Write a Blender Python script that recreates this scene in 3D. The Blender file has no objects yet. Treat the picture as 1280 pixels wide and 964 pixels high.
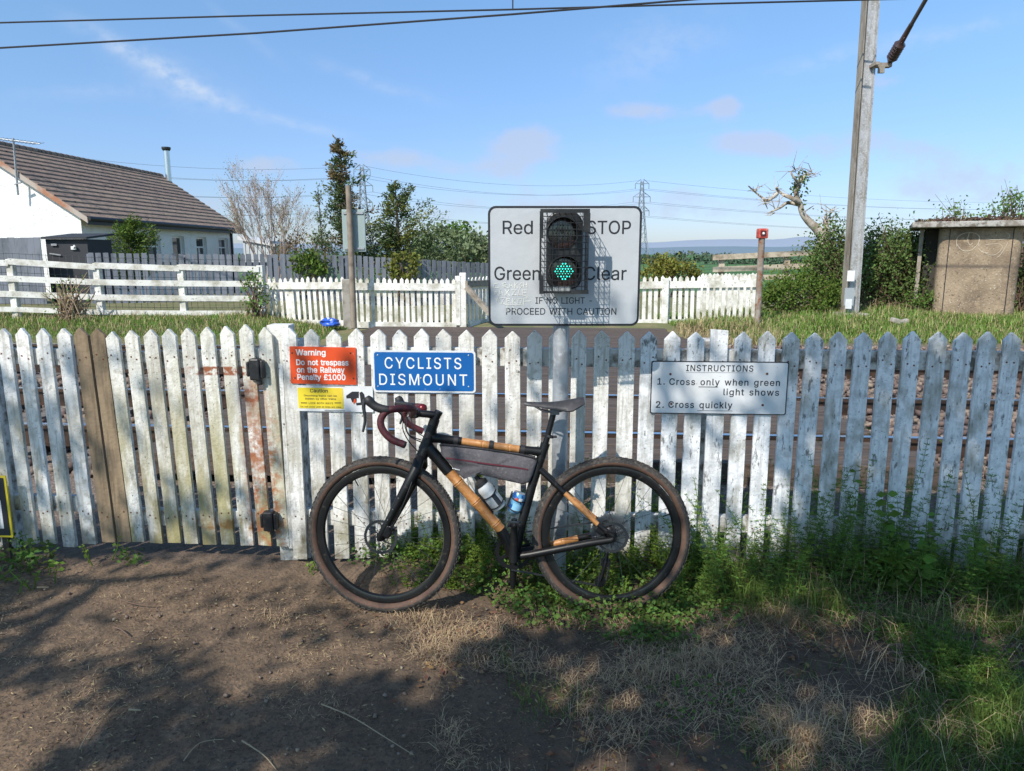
import bpy, math, random
import numpy as np
from mathutils import Vector, Matrix, Quaternion
random.seed(7); rng = np.random.default_rng(11)
S = bpy.context.scene
COL = S.collection
rad = math.radians

# ---------------------------------------------------------------- camera
FPX, PITCH, EYE = 910.0, 10.3, 1.6
cd = bpy.data.cameras.new('camera'); cam = bpy.data.objects.new('camera', cd); COL.objects.link(cam)
cam.location = (0, 0, EYE); cam.rotation_euler = (rad(90 - PITCH), 0, 0)
cd.sensor_fit = 'HORIZONTAL'; cd.sensor_width = 36.0; cd.lens = 36.0 * FPX / 1280.0
cd.clip_start = 0.05; cd.clip_end = 20000
S.camera = cam

# ---------------------------------------------------------------- sun, sky, exposure
SUN_TO = Vector((-0.245, -0.35, 0.41)).normalized()          # towards the sun: behind the camera, to the left
sd = bpy.data.lights.new('sun', 'SUN'); sd.energy = 5.0; sd.angle = rad(0.53); sd.color = (1.0, 0.94, 0.85)
sun = bpy.data.objects.new('sun', sd); COL.objects.link(sun)
sun.rotation_euler = SUN_TO.to_track_quat('Z', 'Y').to_euler()
S.view_settings.view_transform = 'Standard'; S.view_settings.look = 'None'
S.view_settings.exposure = 0.12; S.view_settings.gamma = 1.0; S.view_settings.use_curve_mapping = False
W = bpy.data.worlds.new('World'); S.world = W; W.use_nodes = True
def build_world():
    nt = W.node_tree; nt.nodes.clear(); N = nt.nodes.new; L = nt.links.new
    out = N('ShaderNodeOutputWorld'); bg = N('ShaderNodeBackground'); L(bg.outputs[0], out.inputs[0])
    sky = N('ShaderNodeTexSky'); sky.sky_type = 'NISHITA'; sky.sun_disc = False
    sky.sun_elevation = math.asin(SUN_TO.z); sky.sun_rotation = math.atan2(SUN_TO.x, SUN_TO.y)
    sky.altitude = 0; sky.air_density = 1.0; sky.dust_density = 0.5; sky.ozone_density = 2.5
    bg.inputs[1].default_value = 0.14
    tc = N('ShaderNodeTexCoord'); sp = N('ShaderNodeSeparateXYZ'); L(tc.outputs['Generated'], sp.inputs[0])
    def m(op, a, b=None, c=None):
        n = N('ShaderNodeMath'); n.operation = op
        for i, v in enumerate((a, b, c)):
            if v is None: continue
            if isinstance(v, (int, float)): n.inputs[i].default_value = v
            else: L(v, n.inputs[i])
        return n.outputs[0]
    yy = m('MAXIMUM', sp.outputs[1], 0.05)
    u = m('DIVIDE', sp.outputs[0], yy); v = m('DIVIDE', sp.outputs[2], yy)
    cb = N('ShaderNodeCombineXYZ'); L(u, cb.inputs[0]); L(v, cb.inputs[1])
    def noise(sx, sy, sc, det, w=0.0):
        mp = N('ShaderNodeMapping'); mp.inputs['Scale'].default_value = (sx, sy, 1); mp.inputs['Location'].default_value = (w, w * .7, 0)
        L(cb.outputs[0], mp.inputs[0])
        n = N('ShaderNodeTexNoise'); n.inputs['Scale'].default_value = sc; n.inputs['Detail'].default_value = det; n.inputs['Roughness'].default_value = .58
        L(mp.outputs[0], n.inputs['Vector']); return n.outputs['Fac']
    def ramp(x, lo, hi):
        n = N('ShaderNodeMapRange'); n.interpolation_type = 'SMOOTHSTEP'; L(x, n.inputs[0])
        n.inputs[1].default_value = lo; n.inputs[2].default_value = hi; return n.outputs[0]
    # soft cumulus haze banks low in the sky: blobs with broken edges
    nz = noise(1, 1.7, 10, 4); nz2 = noise(1, 1.4, 30, 3, 3.1)
    tot = None
    for (cu, cv, ru, rv, st) in CLOUDS:
        d2 = m('ADD', m('POWER', m('ABSOLUTE', m('DIVIDE', m('SUBTRACT', u, cu), ru)), 2.0), m('POWER', m('ABSOLUTE', m('DIVIDE', m('SUBTRACT', v, cv), rv)), 2.0))
        e = m('MULTIPLY', m('EXPONENT', m('MULTIPLY', d2, -1.0)), st)
        tot = e if tot is None else m('ADD', tot, e)
    dens = m('ADD', tot, m('MULTIPLY', m('SUBTRACT', nz, 0.5), 1.3))
    dens = m('ADD', dens, m('MULTIPLY', m('SUBTRACT', nz2, 0.5), 0.45))
    cl = m('MULTIPLY', ramp(dens, 0.30, 0.80), m('MINIMUM', m('MULTIPLY', tot, 2.2), 1.0))
    # thin cirrus streaks
    ci = None
    for (u0, v0, u1, v1, wd, st) in STREAKS:
        l = math.hypot(u1 - u0, v1 - v0); dx, dy = (u1 - u0) / l, (v1 - v0) / l
        du, dv = m('SUBTRACT', u, u0), m('SUBTRACT', v, v0)
        al = m('ADD', m('MULTIPLY', du, dx), m('MULTIPLY', dv, dy))
        pe = m('SUBTRACT', m('MULTIPLY', dv, dx), m('MULTIPLY', du, dy))
        pe = m('ADD', pe, m('MULTIPLY', m('SUBTRACT', nz, .5), wd * 2.2))
        e = m('EXPONENT', m('MULTIPLY', m('POWER', m('ABSOLUTE', m('DIVIDE', pe, wd)), 2.0), -1.0))
        e = m('MULTIPLY', e, m('MULTIPLY', ramp(al, -.06, .1), m('SUBTRACT', 1.0, ramp(al, l - .1, l + .06))))
        e = m('MULTIPLY', e, m('MULTIPLY', ramp(nz2, .2, .7), st * 1.15))
        ci = e if ci is None else m('ADD', ci, e)
    cl2 = m('MULTIPLY', cl, .66); ci2 = m('MINIMUM', ci, .85)
    hz = ramp(v, .0, .50)
    tm = N('ShaderNodeMix'); tm.data_type = 'RGBA'; L(hz, tm.inputs[0]); tm.inputs[6].default_value = SKY_LOW; tm.inputs[7].default_value = SKY_TINT
    tint = N('ShaderNodeMix'); tint.data_type = 'RGBA'; tint.blend_type = 'MULTIPLY'; tint.inputs[0].default_value = 1.0
    L(sky.outputs[0], tint.inputs[6]); L(tm.outputs[2], tint.inputs[7])
    mx = N('ShaderNodeMix'); mx.data_type = 'RGBA'; L(cl2, mx.inputs[0]); L(tint.outputs[2], mx.inputs[6]); mx.inputs[7].default_value = CLOUD_COL
    m2 = N('ShaderNodeMix'); m2.data_type = 'RGBA'; L(ci2, m2.inputs[0]); L(mx.outputs[2], m2.inputs[6]); m2.inputs[7].default_value = (4.6, 5.2, 6.2, 1)
    L(m2.outputs[2], bg.inputs[0])
SKY_TINT = (0.98, 1.20, 1.26, 1); SKY_LOW = (.66, .74, 1.0, 1)
CLOUD_COL = (3.75, 4.25, 5.4, 1)

_t = rad(PITCH); _ct, _st = math.cos(_t), math.sin(_t)
def ray(px, py):
    a, b = (px - 640) / FPX, (py - 482) / FPX
    return Vector((a, _ct - b * _st, -_st - b * _ct))
def at(px, py, Y):                       # point of the plane y = Y seen at that place of the photograph
    r = ray(px, py); k = Y / r.y
    return Vector((r.x * k, Y, EYE + r.z * k))
def proj(p):
    d = Vector(p) - Vector((0, 0, EYE)); z = d.y * _ct - d.z * _st
    return 640 + FPX * d.x / z, 482 + FPX * (-d.y * _st - d.z * _ct) / z
def PX(px, Y, z):                        # x of a point at depth Y and height z seen in column px
    return (px - 640) / FPX * (Y * _ct + (EYE - z) * _st)
def uv(px, py):
    r = ray(px, py); return r.x / r.y, r.z / r.y
CLOUDS = []
for (x, y, rx, ry, st) in ((655, 182, 55, 24, 1.0), (480, 196, 60, 14, .75), (590, 212, 90, 16, .5), (325, 205, 50, 14, .75), (905, 133, 26, 15, .75), (825, 138, 80, 16, .62), (930, 178, 75, 17, .72),
                          (1060, 182, 110, 20, .6), (760, 258, 380, 26, .62), (1220, 225, 120, 34, .6), (1115, 100, 60, 18, .45), (250, 250, 130, 22, .45), (-700, 100, 500, 90, .8), (2200, 130, 600, 80, .8)):
    a, b = uv(x, y); CLOUDS.append((a, b, rx / FPX, ry / FPX, st))
STREAKS = []
for (x0, y0, x1, y1, w, st) in ((95, 30, 310, 142, 9, .55), (150, 70, 300, 135, 22, .22), (300, 138, 430, 170, 6, .32), (285, 25, 330, 62, 6, .35), (400, 80, 540, 125, 7, .25), (960, 90, 1280, 20, 10, .2), (740, 90, 900, 30, 28, .22), (20, 120, 200, 112, 9, .14)):
    a, b = uv(x0, y0); c, d = uv(x1, y1); STREAKS.append((a, b, c, d, w / FPX, st))
build_world()

# ---------------------------------------------------------------- materials
def M(name, col, rough=.7, metal=0, layers=(), bump=0, bscale=40, isl=0, orand=0, transl=0, spec=None, coat=0, bdet=4):
    """procedural material: base colour + noise layers (col, scale, lo, hi, stretch, zmask, box) + bump"""
    m = bpy.data.materials.new(name); m.use_nodes = True; nt = m.node_tree; N = nt.nodes.new; L = nt.links.new
    bs = nt.nodes['Principled BSDF']; bs.inputs['Roughness'].default_value = rough; bs.inputs['Metallic'].default_value = metal
    if spec is not None: bs.inputs['Specular IOR Level'].default_value = spec
    if coat: bs.inputs['Coat Weight'].default_value = coat; bs.inputs['Coat Roughness'].default_value = .12
    geo = N('ShaderNodeNewGeometry')
    def c4(c): return (c[0], c[1], c[2], 1)
    cur = None
    rgb = N('ShaderNodeRGB'); rgb.outputs[0].default_value = c4(col); cur = rgb.outputs[0]
    for ly in layers:
        c, sc, lo, hi = ly[:4]; stretch = ly[4] if len(ly) > 4 and ly[4] else (1, 1, 1); zm = ly[5] if len(ly) > 5 else None; box = ly[6] if len(ly) > 6 else None
        mp = N('ShaderNodeMapping'); mp.inputs['Scale'].default_value = stretch; L(geo.outputs['Position'], mp.inputs[0])
        if orand:
            oi = N('ShaderNodeObjectInfo'); mu = N('ShaderNodeMath'); mu.operation = 'MULTIPLY'; mu.inputs[1].default_value = 37.0; L(oi.outputs['Random'], mu.inputs[0]); L(mu.outputs[0], mp.inputs['Location'])
        nz = N('ShaderNodeTexNoise'); nz.inputs['Scale'].default_value = sc; nz.inputs['Detail'].default_value = 6; nz.inputs['Roughness'].default_value = .62; L(mp.outputs[0], nz.inputs['Vector'])
        mr = N('ShaderNodeMapRange'); mr.inputs[1].default_value = lo; mr.inputs[2].default_value = hi; L(nz.outputs['Fac'], mr.inputs[0])
        f = mr.outputs[0]
        def mul(a, b):
            q = N('ShaderNodeMath'); q.operation = 'MULTIPLY'; L(a, q.inputs[0]); L(b, q.inputs[1]); return q.outputs[0]
        if zm or box:
            sx = N('ShaderNodeSeparateXYZ'); L(geo.outputs['Position'], sx.inputs[0])
        if zm:
            z = N('ShaderNodeMapRange'); z.inputs[1].default_value = zm[0]; z.inputs[2].default_value = zm[1]; z.inputs[3].default_value = 1; z.inputs[4].default_value = zm[2] if len(zm) > 2 else 0
            L(sx.outputs[2], z.inputs[0]); f = mul(f, z.outputs[0])
        if box:                                   # (axis, centre, half width, softness): a stain of its own place
            for (ax, cc, hw, so) in box:
                d = N('ShaderNodeMath'); d.operation = 'SUBTRACT'; L(sx.outputs[ax], d.inputs[0]); d.inputs[1].default_value = cc
                ab = N('ShaderNodeMath'); ab.operation = 'ABSOLUTE'; L(d.outputs[0], ab.inputs[0])
                z = N('ShaderNodeMapRange'); z.inputs[1].default_value = hw - so; z.inputs[2].default_value = hw + so; z.inputs[3].default_value = 1; z.inputs[4].default_value = 0
                L(ab.outputs[0], z.inputs[0]); f = mul(f, z.outputs[0])
        mx = N('ShaderNodeMix'); mx.data_type = 'RGBA'; L(f, mx.inputs[0]); L(cur, mx.inputs[6]); mx.inputs[7].default_value = c4(c); cur = mx.outputs[2]
    def vary(sock, amt, cur):
        mr = N('ShaderNodeMapRange'); mr.inputs[3].default_value = 1 - amt; mr.inputs[4].default_value = 1 + amt; L(sock, mr.inputs[0])
        h = N('ShaderNodeHueSaturation'); L(cur, h.inputs['Color']); L(mr.outputs[0], h.inputs['Value'])
        mh = N('ShaderNodeMapRange'); mh.inputs[3].default_value = .5 - amt * .06; mh.inputs[4].default_value = .5 + amt * .06; L(sock, mh.inputs[0]); L(mh.outputs[0], h.inputs['Hue'])
        return h.outputs[0]
    if isl: cur = vary(geo.outputs['Random Per Island'], isl, cur)
    if orand:
        oi = N('ShaderNodeObjectInfo'); cur = vary(oi.outputs['Random'], orand, cur)
    L(cur, bs.inputs['Base Color'])
    if bump:
        nz = N('ShaderNodeTexNoise'); nz.inputs['Scale'].default_value = bscale; nz.inputs['Detail'].default_value = bdet; L(geo.outputs['Position'], nz.inputs['Vector'])
        b = N('ShaderNodeBump'); b.inputs['Strength'].default_value = min(1, bump); b.inputs['Distance'].default_value = .6 / bscale; L(nz.outputs['Fac'], b.inputs['Height']); L(b.outputs[0], bs.inputs['Normal'])
    if transl:
        tr = N('ShaderNodeBsdfTranslucent'); L(cur, tr.inputs[0]); ms = N('ShaderNodeMixShader'); ms.inputs[0].default_value = transl
        out = nt.nodes['Material Output']; L(bs.outputs[0], ms.inputs[1]); L(tr.outputs[0], ms.inputs[2]); L(ms.outputs[0], out.inputs[0])
    return m
def emit(name, col, st):
    m = bpy.data.materials.new(name); m.use_nodes = True; bs = m.node_tree.nodes['Principled BSDF']
    bs.inputs['Base Color'].default_value = (*[c * .2 for c in col], 1); bs.inputs['Emission Color'].default_value = (*col, 1); bs.inputs['Emission Strength'].default_value = st
    return m

# ---------------------------------------------------------------- mesh helpers
def rootloc(o):
    while o.parent: o = o.parent
    return o.location.copy()
def thing(name, label, cat, loc=(0, 0, 0), group=None):
    o = bpy.data.objects.new(name, None); COL.objects.link(o); o.location = loc; o.empty_display_size = .1
    o['label'] = label; o['category'] = cat
    if group: o['group'] = group
    return o
def tag(o, label, cat, group=None, kind=None):
    o['label'] = label
    if cat: o['category'] = cat
    if group: o['group'] = group
    if kind: o['kind'] = kind
    return o
def link_mesh(name, me, mats, parent, origin, local, bevel, smooth):
    for m in (mats if isinstance(mats, (list, tuple)) else [mats]): me.materials.append(m)
    o = bpy.data.objects.new(name, me); COL.objects.link(o)
    if parent:
        o.parent = parent
        if not local: me.transform(Matrix.Translation(-rootloc(parent)))
    elif origin is not None:
        me.transform(Matrix.Translation(-Vector(origin))); o.location = origin
    if smooth is not None:
        me.shade_smooth(); me.set_sharp_from_angle(angle=rad(smooth))
    if bevel:
        b = o.modifiers.new('bevel', 'BEVEL'); b.width = bevel; b.segments = 2; b.limit_method = 'ANGLE'; b.angle_limit = rad(50)
    return o
def np_mesh(name, V, Q, mats, parent=None, origin=None, local=False, smooth=None, mi=None):
    V = np.asarray(V, dtype=np.float32).reshape(-1, 3); Q = np.asarray(Q, dtype=np.int32)
    me = bpy.data.meshes.new(name); k = Q.shape[1]
    me.vertices.add(len(V)); me.vertices.foreach_set('co', V.ravel())
    me.loops.add(Q.size); me.loops.foreach_set('vertex_index', Q.ravel())
    me.polygons.add(len(Q)); me.polygons.foreach_set('loop_start', np.arange(0, Q.size, k, dtype=np.int32)); me.polygons.foreach_set('loop_total', np.full(len(Q), k, dtype=np.int32))
    if mi is not None: me.polygons.foreach_set('material_index', np.asarray(mi, dtype=np.int32))
    me.update(calc_edges=True); me.validate()
    return link_mesh(name, me, mats, parent, origin, local, 0, smooth)
class MB:
    def __init__(s): s.v = []; s.f = []; s.m = []
    def add(s, vs, fs, mi=0):
        n = len(s.v); s.v += [tuple(v) for v in vs]; s.f += [tuple(i + n for i in f) for f in fs]; s.m += [mi] * len(fs); return s
    def box(s, c, size, rot=None, mi=0):
        hx, hy, hz = size[0] / 2, size[1] / 2, size[2] / 2; c = Vector(c)
        vs = [Vector((x, y, z)) for x in (-hx, hx) for y in (-hy, hy) for z in (-hz, hz)]
        if rot is not None: vs = [rot @ v for v in vs]
        return s.add([c + v for v in vs], [(0, 1, 3, 2), (4, 6, 7, 5), (0, 4, 5, 1), (2, 3, 7, 6), (0, 2, 6, 4), (1, 5, 7, 3)], mi)
    def beam(s, a, b, w, t, up=(0, 0, 1), mi=0):     # bar from a to b, w along the side, t along up
        a, b = Vector(a), Vector(b); d = (b - a); l = d.length; d.normalize(); u = Vector(up)
        if abs(d.dot(u)) > .99: u = Vector((0, 1, 0))
        sd = d.cross(u).normalized(); u = sd.cross(d)
        return s.box((a + b) / 2, (l, w, t), Matrix((d, sd, u)).transposed(), mi)
    def tube(s, pts, r, n=8, cap=True, mi=0):
        pts = [Vector(p) for p in pts]; k = len(pts); rs = r if isinstance(r, (list, tuple)) else [r] * k
        vs = []; fs = []; nrm = None
        for i, p in enumerate(pts):
            t = (pts[min(i + 1, k - 1)] - pts[max(i - 1, 0)]).normalized()
            if nrm is None:
                nrm = t.orthogonal().normalized()
            else:
                nrm = (nrm - t * nrm.dot(t));
                nrm = nrm.normalized() if nrm.length > 1e-6 else t.orthogonal().normalized()
            b = t.cross(nrm)
            for j in range(n):
                a = 2 * math.pi * j / n; vs.append(p + (nrm * math.cos(a) + b * math.sin(a)) * rs[i])
        for i in range(k - 1):
            for j in range(n):
                fs.append((i * n + j, i * n + (j + 1) % n, (i + 1) * n + (j + 1) % n, (i + 1) * n + j))
        if cap: fs.append(tuple(range(n - 1, -1, -1))); fs.append(tuple((k - 1) * n + j for j in range(n)))
        return s.add(vs, fs, mi)
    def lathe(s, c, axis, prof, n=24, closed=False, mi=0, arc=None):       # prof: (along axis, radius)
        c = Vector(c); ax = Vector(axis).normalized(); e1 = ax.orthogonal().normalized(); e2 = ax.cross(e1); vs = []; fs = []
        k = len(prof)
        for j in range(n):
            a = 2 * math.pi * j / n; d = e1 * math.cos(a) + e2 * math.sin(a)
            for (h, r) in prof: vs.append(c + ax * h + d * r)
        for j in range(n):
            j2 = (j + 1) % n
            for i in range(k if closed else k - 1):
                i2 = (i + 1) % k
                fs.append((j * k + i, j2 * k + i, j2 * k + i2, j * k + i2))
        return s.add(vs, fs, mi if isinstance(mi, int) else 0)
    def prism(s, poly, ex, mi=0):                    # planar polygon (3D points) extruded by vector ex
        p = [Vector(q) for q in poly]; n = len(p); ex = Vector(ex)
        vs = p + [q + ex for q in p]
        fs = [tuple(range(n)), tuple(range(2 * n - 1, n - 1, -1))] + [(i, i + n, (i + 1) % n + n, (i + 1) % n) for i in range(n)]
        return s.add(vs, fs, mi)
    def build(s, name, mats, parent=None, origin=None, local=False, bevel=0, smooth=None):
        me = bpy.data.meshes.new(name); me.from_pydata([tuple(v) for v in s.v], [], s.f)
        if any(s.m): me.polygons.foreach_set('material_index', s.m)
        me.update()
        import bmesh
        bm = bmesh.new(); bm.from_mesh(me); bmesh.ops.recalc_face_normals(bm, faces=bm.faces); bm.to_mesh(me); bm.free()
        return link_mesh(name, me, mats, parent, origin, local, bevel, smooth)
def copy_tree(o, parent=None):
    c = o.copy(); COL.objects.link(c); c.parent = parent
    for ch in list(o.children): copy_tree(ch, c)
    return c
def smooth_path(pts, k=6):
    P = [Vector(p) for p in pts]; out = []
    for i in range(len(P) - 1):
        p0, p1, p2, p3 = P[max(i - 1, 0)], P[i], P[i + 1], P[min(i + 2, len(P) - 1)]
        for j in range(k):
            t = j / k
            out.append(.5 * ((2 * p1) + (p2 - p0) * t + (2 * p0 - 5 * p1 + 4 * p2 - p3) * t * t + (3 * p1 - p0 - 3 * p2 + p3) * t ** 3))
    out.append(P[-1]); return out
def sstep(a, b, x):
    t = np.clip((np.asarray(x, float) - a) / (b - a), 0, 1); return t * t * (3 - 2 * t)
def unit(v): return v / np.maximum(np.linalg.norm(v, axis=-1, keepdims=True), 1e-9)

# plants made of many small faces
def blades(B, H, Wd, lean, curve=.5, az=None, flat=None):
    """grass blades: base points, heights, widths, lean amount (0 upright .. 1 lying)"""
    n = len(B); az = rng.uniform(0, 2 * np.pi, n) if az is None else az
    d = np.stack([np.cos(az), np.sin(az), np.zeros(n)], 1); sd = np.stack([-np.sin(az), np.cos(az), np.zeros(n)], 1)
    tw = rng.uniform(-1, 1, (n, 1)); sd = unit(sd + d * tw * .7)
    up = np.array([0, 0, 1.0]); H = H[:, None]; Wd = Wd[:, None]; lean = lean[:, None]
    p0 = B; p1 = B + (up * np.sqrt(np.maximum(1 - lean ** 2 * .5, .1)) * .55 + d * lean * .4) * H
    l2 = np.minimum(lean * (1 + curve), 1.25)
    p2 = p1 + (up * np.maximum(1 - l2, -.35) * .45 + d * l2 * .5) * H
    V = np.stack([p0 - sd * Wd, p0 + sd * Wd, p1 - sd * Wd * .8, p1 + sd * Wd * .8, p2 - sd * Wd * .12, p2 + sd * Wd * .12], 1).reshape(-1, 3)
    i = np.arange(n)[:, None] * 6
    Q = np.concatenate([i + np.array([[0, 1, 3, 2]]), i + np.array([[2, 3, 5, 4]])], 1).reshape(-1, 4)
    return V, Q
def leafs(Cn, L, asp=.45, droop=0.0, up=.0, dirs=None):
    n = len(Cn); L = np.broadcast_to(np.asarray(L, float), (n,))[:, None]
    d = unit(rng.normal(size=(n, 3)) + np.array([0, 0, up])) if dirs is None else unit(dirs)
    r = unit(rng.normal(size=(n, 3)) + np.array([0, 0, .6])); s = unit(np.cross(d, r)); nn = np.cross(s, d)
    a = Cn; m = Cn + d * L * .5 + nn * L * .06; t = Cn + d * L - nn * L * droop
    V = np.stack([a, m + s * L * asp * .5, t, m - s * L * asp * .5], 1).reshape(-1, 3)
    Q = np.arange(n * 4).reshape(-1, 4); return V, Q
def cat(*parts):
    Vs, Qs, o = [], [], 0
    for V, Q in parts: Vs.append(V); Qs.append(Q + o); o += len(V)
    return np.concatenate(Vs), np.concatenate(Qs)
def clump_points(c, rx, ry, rz, nclump, nleaf, spread, shell=.55):
    d = unit(rng.normal(size=(nclump, 3))); r = rng.uniform(shell, 1, (nclump, 1)) ** .6 * rng.uniform(.75, 1.1, (nclump, 1))
    cc = np.array(c) + d * r * np.array([rx, ry, rz])
    w = rng.uniform(.3, 1, nclump); idx = rng.choice(nclump, nleaf, p=w / w.sum())
    return cc[idx] + rng.normal(size=(nleaf, 3)) * spread * rng.uniform(.5, 1.4, (nclump, 1))[idx], cc

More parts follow.
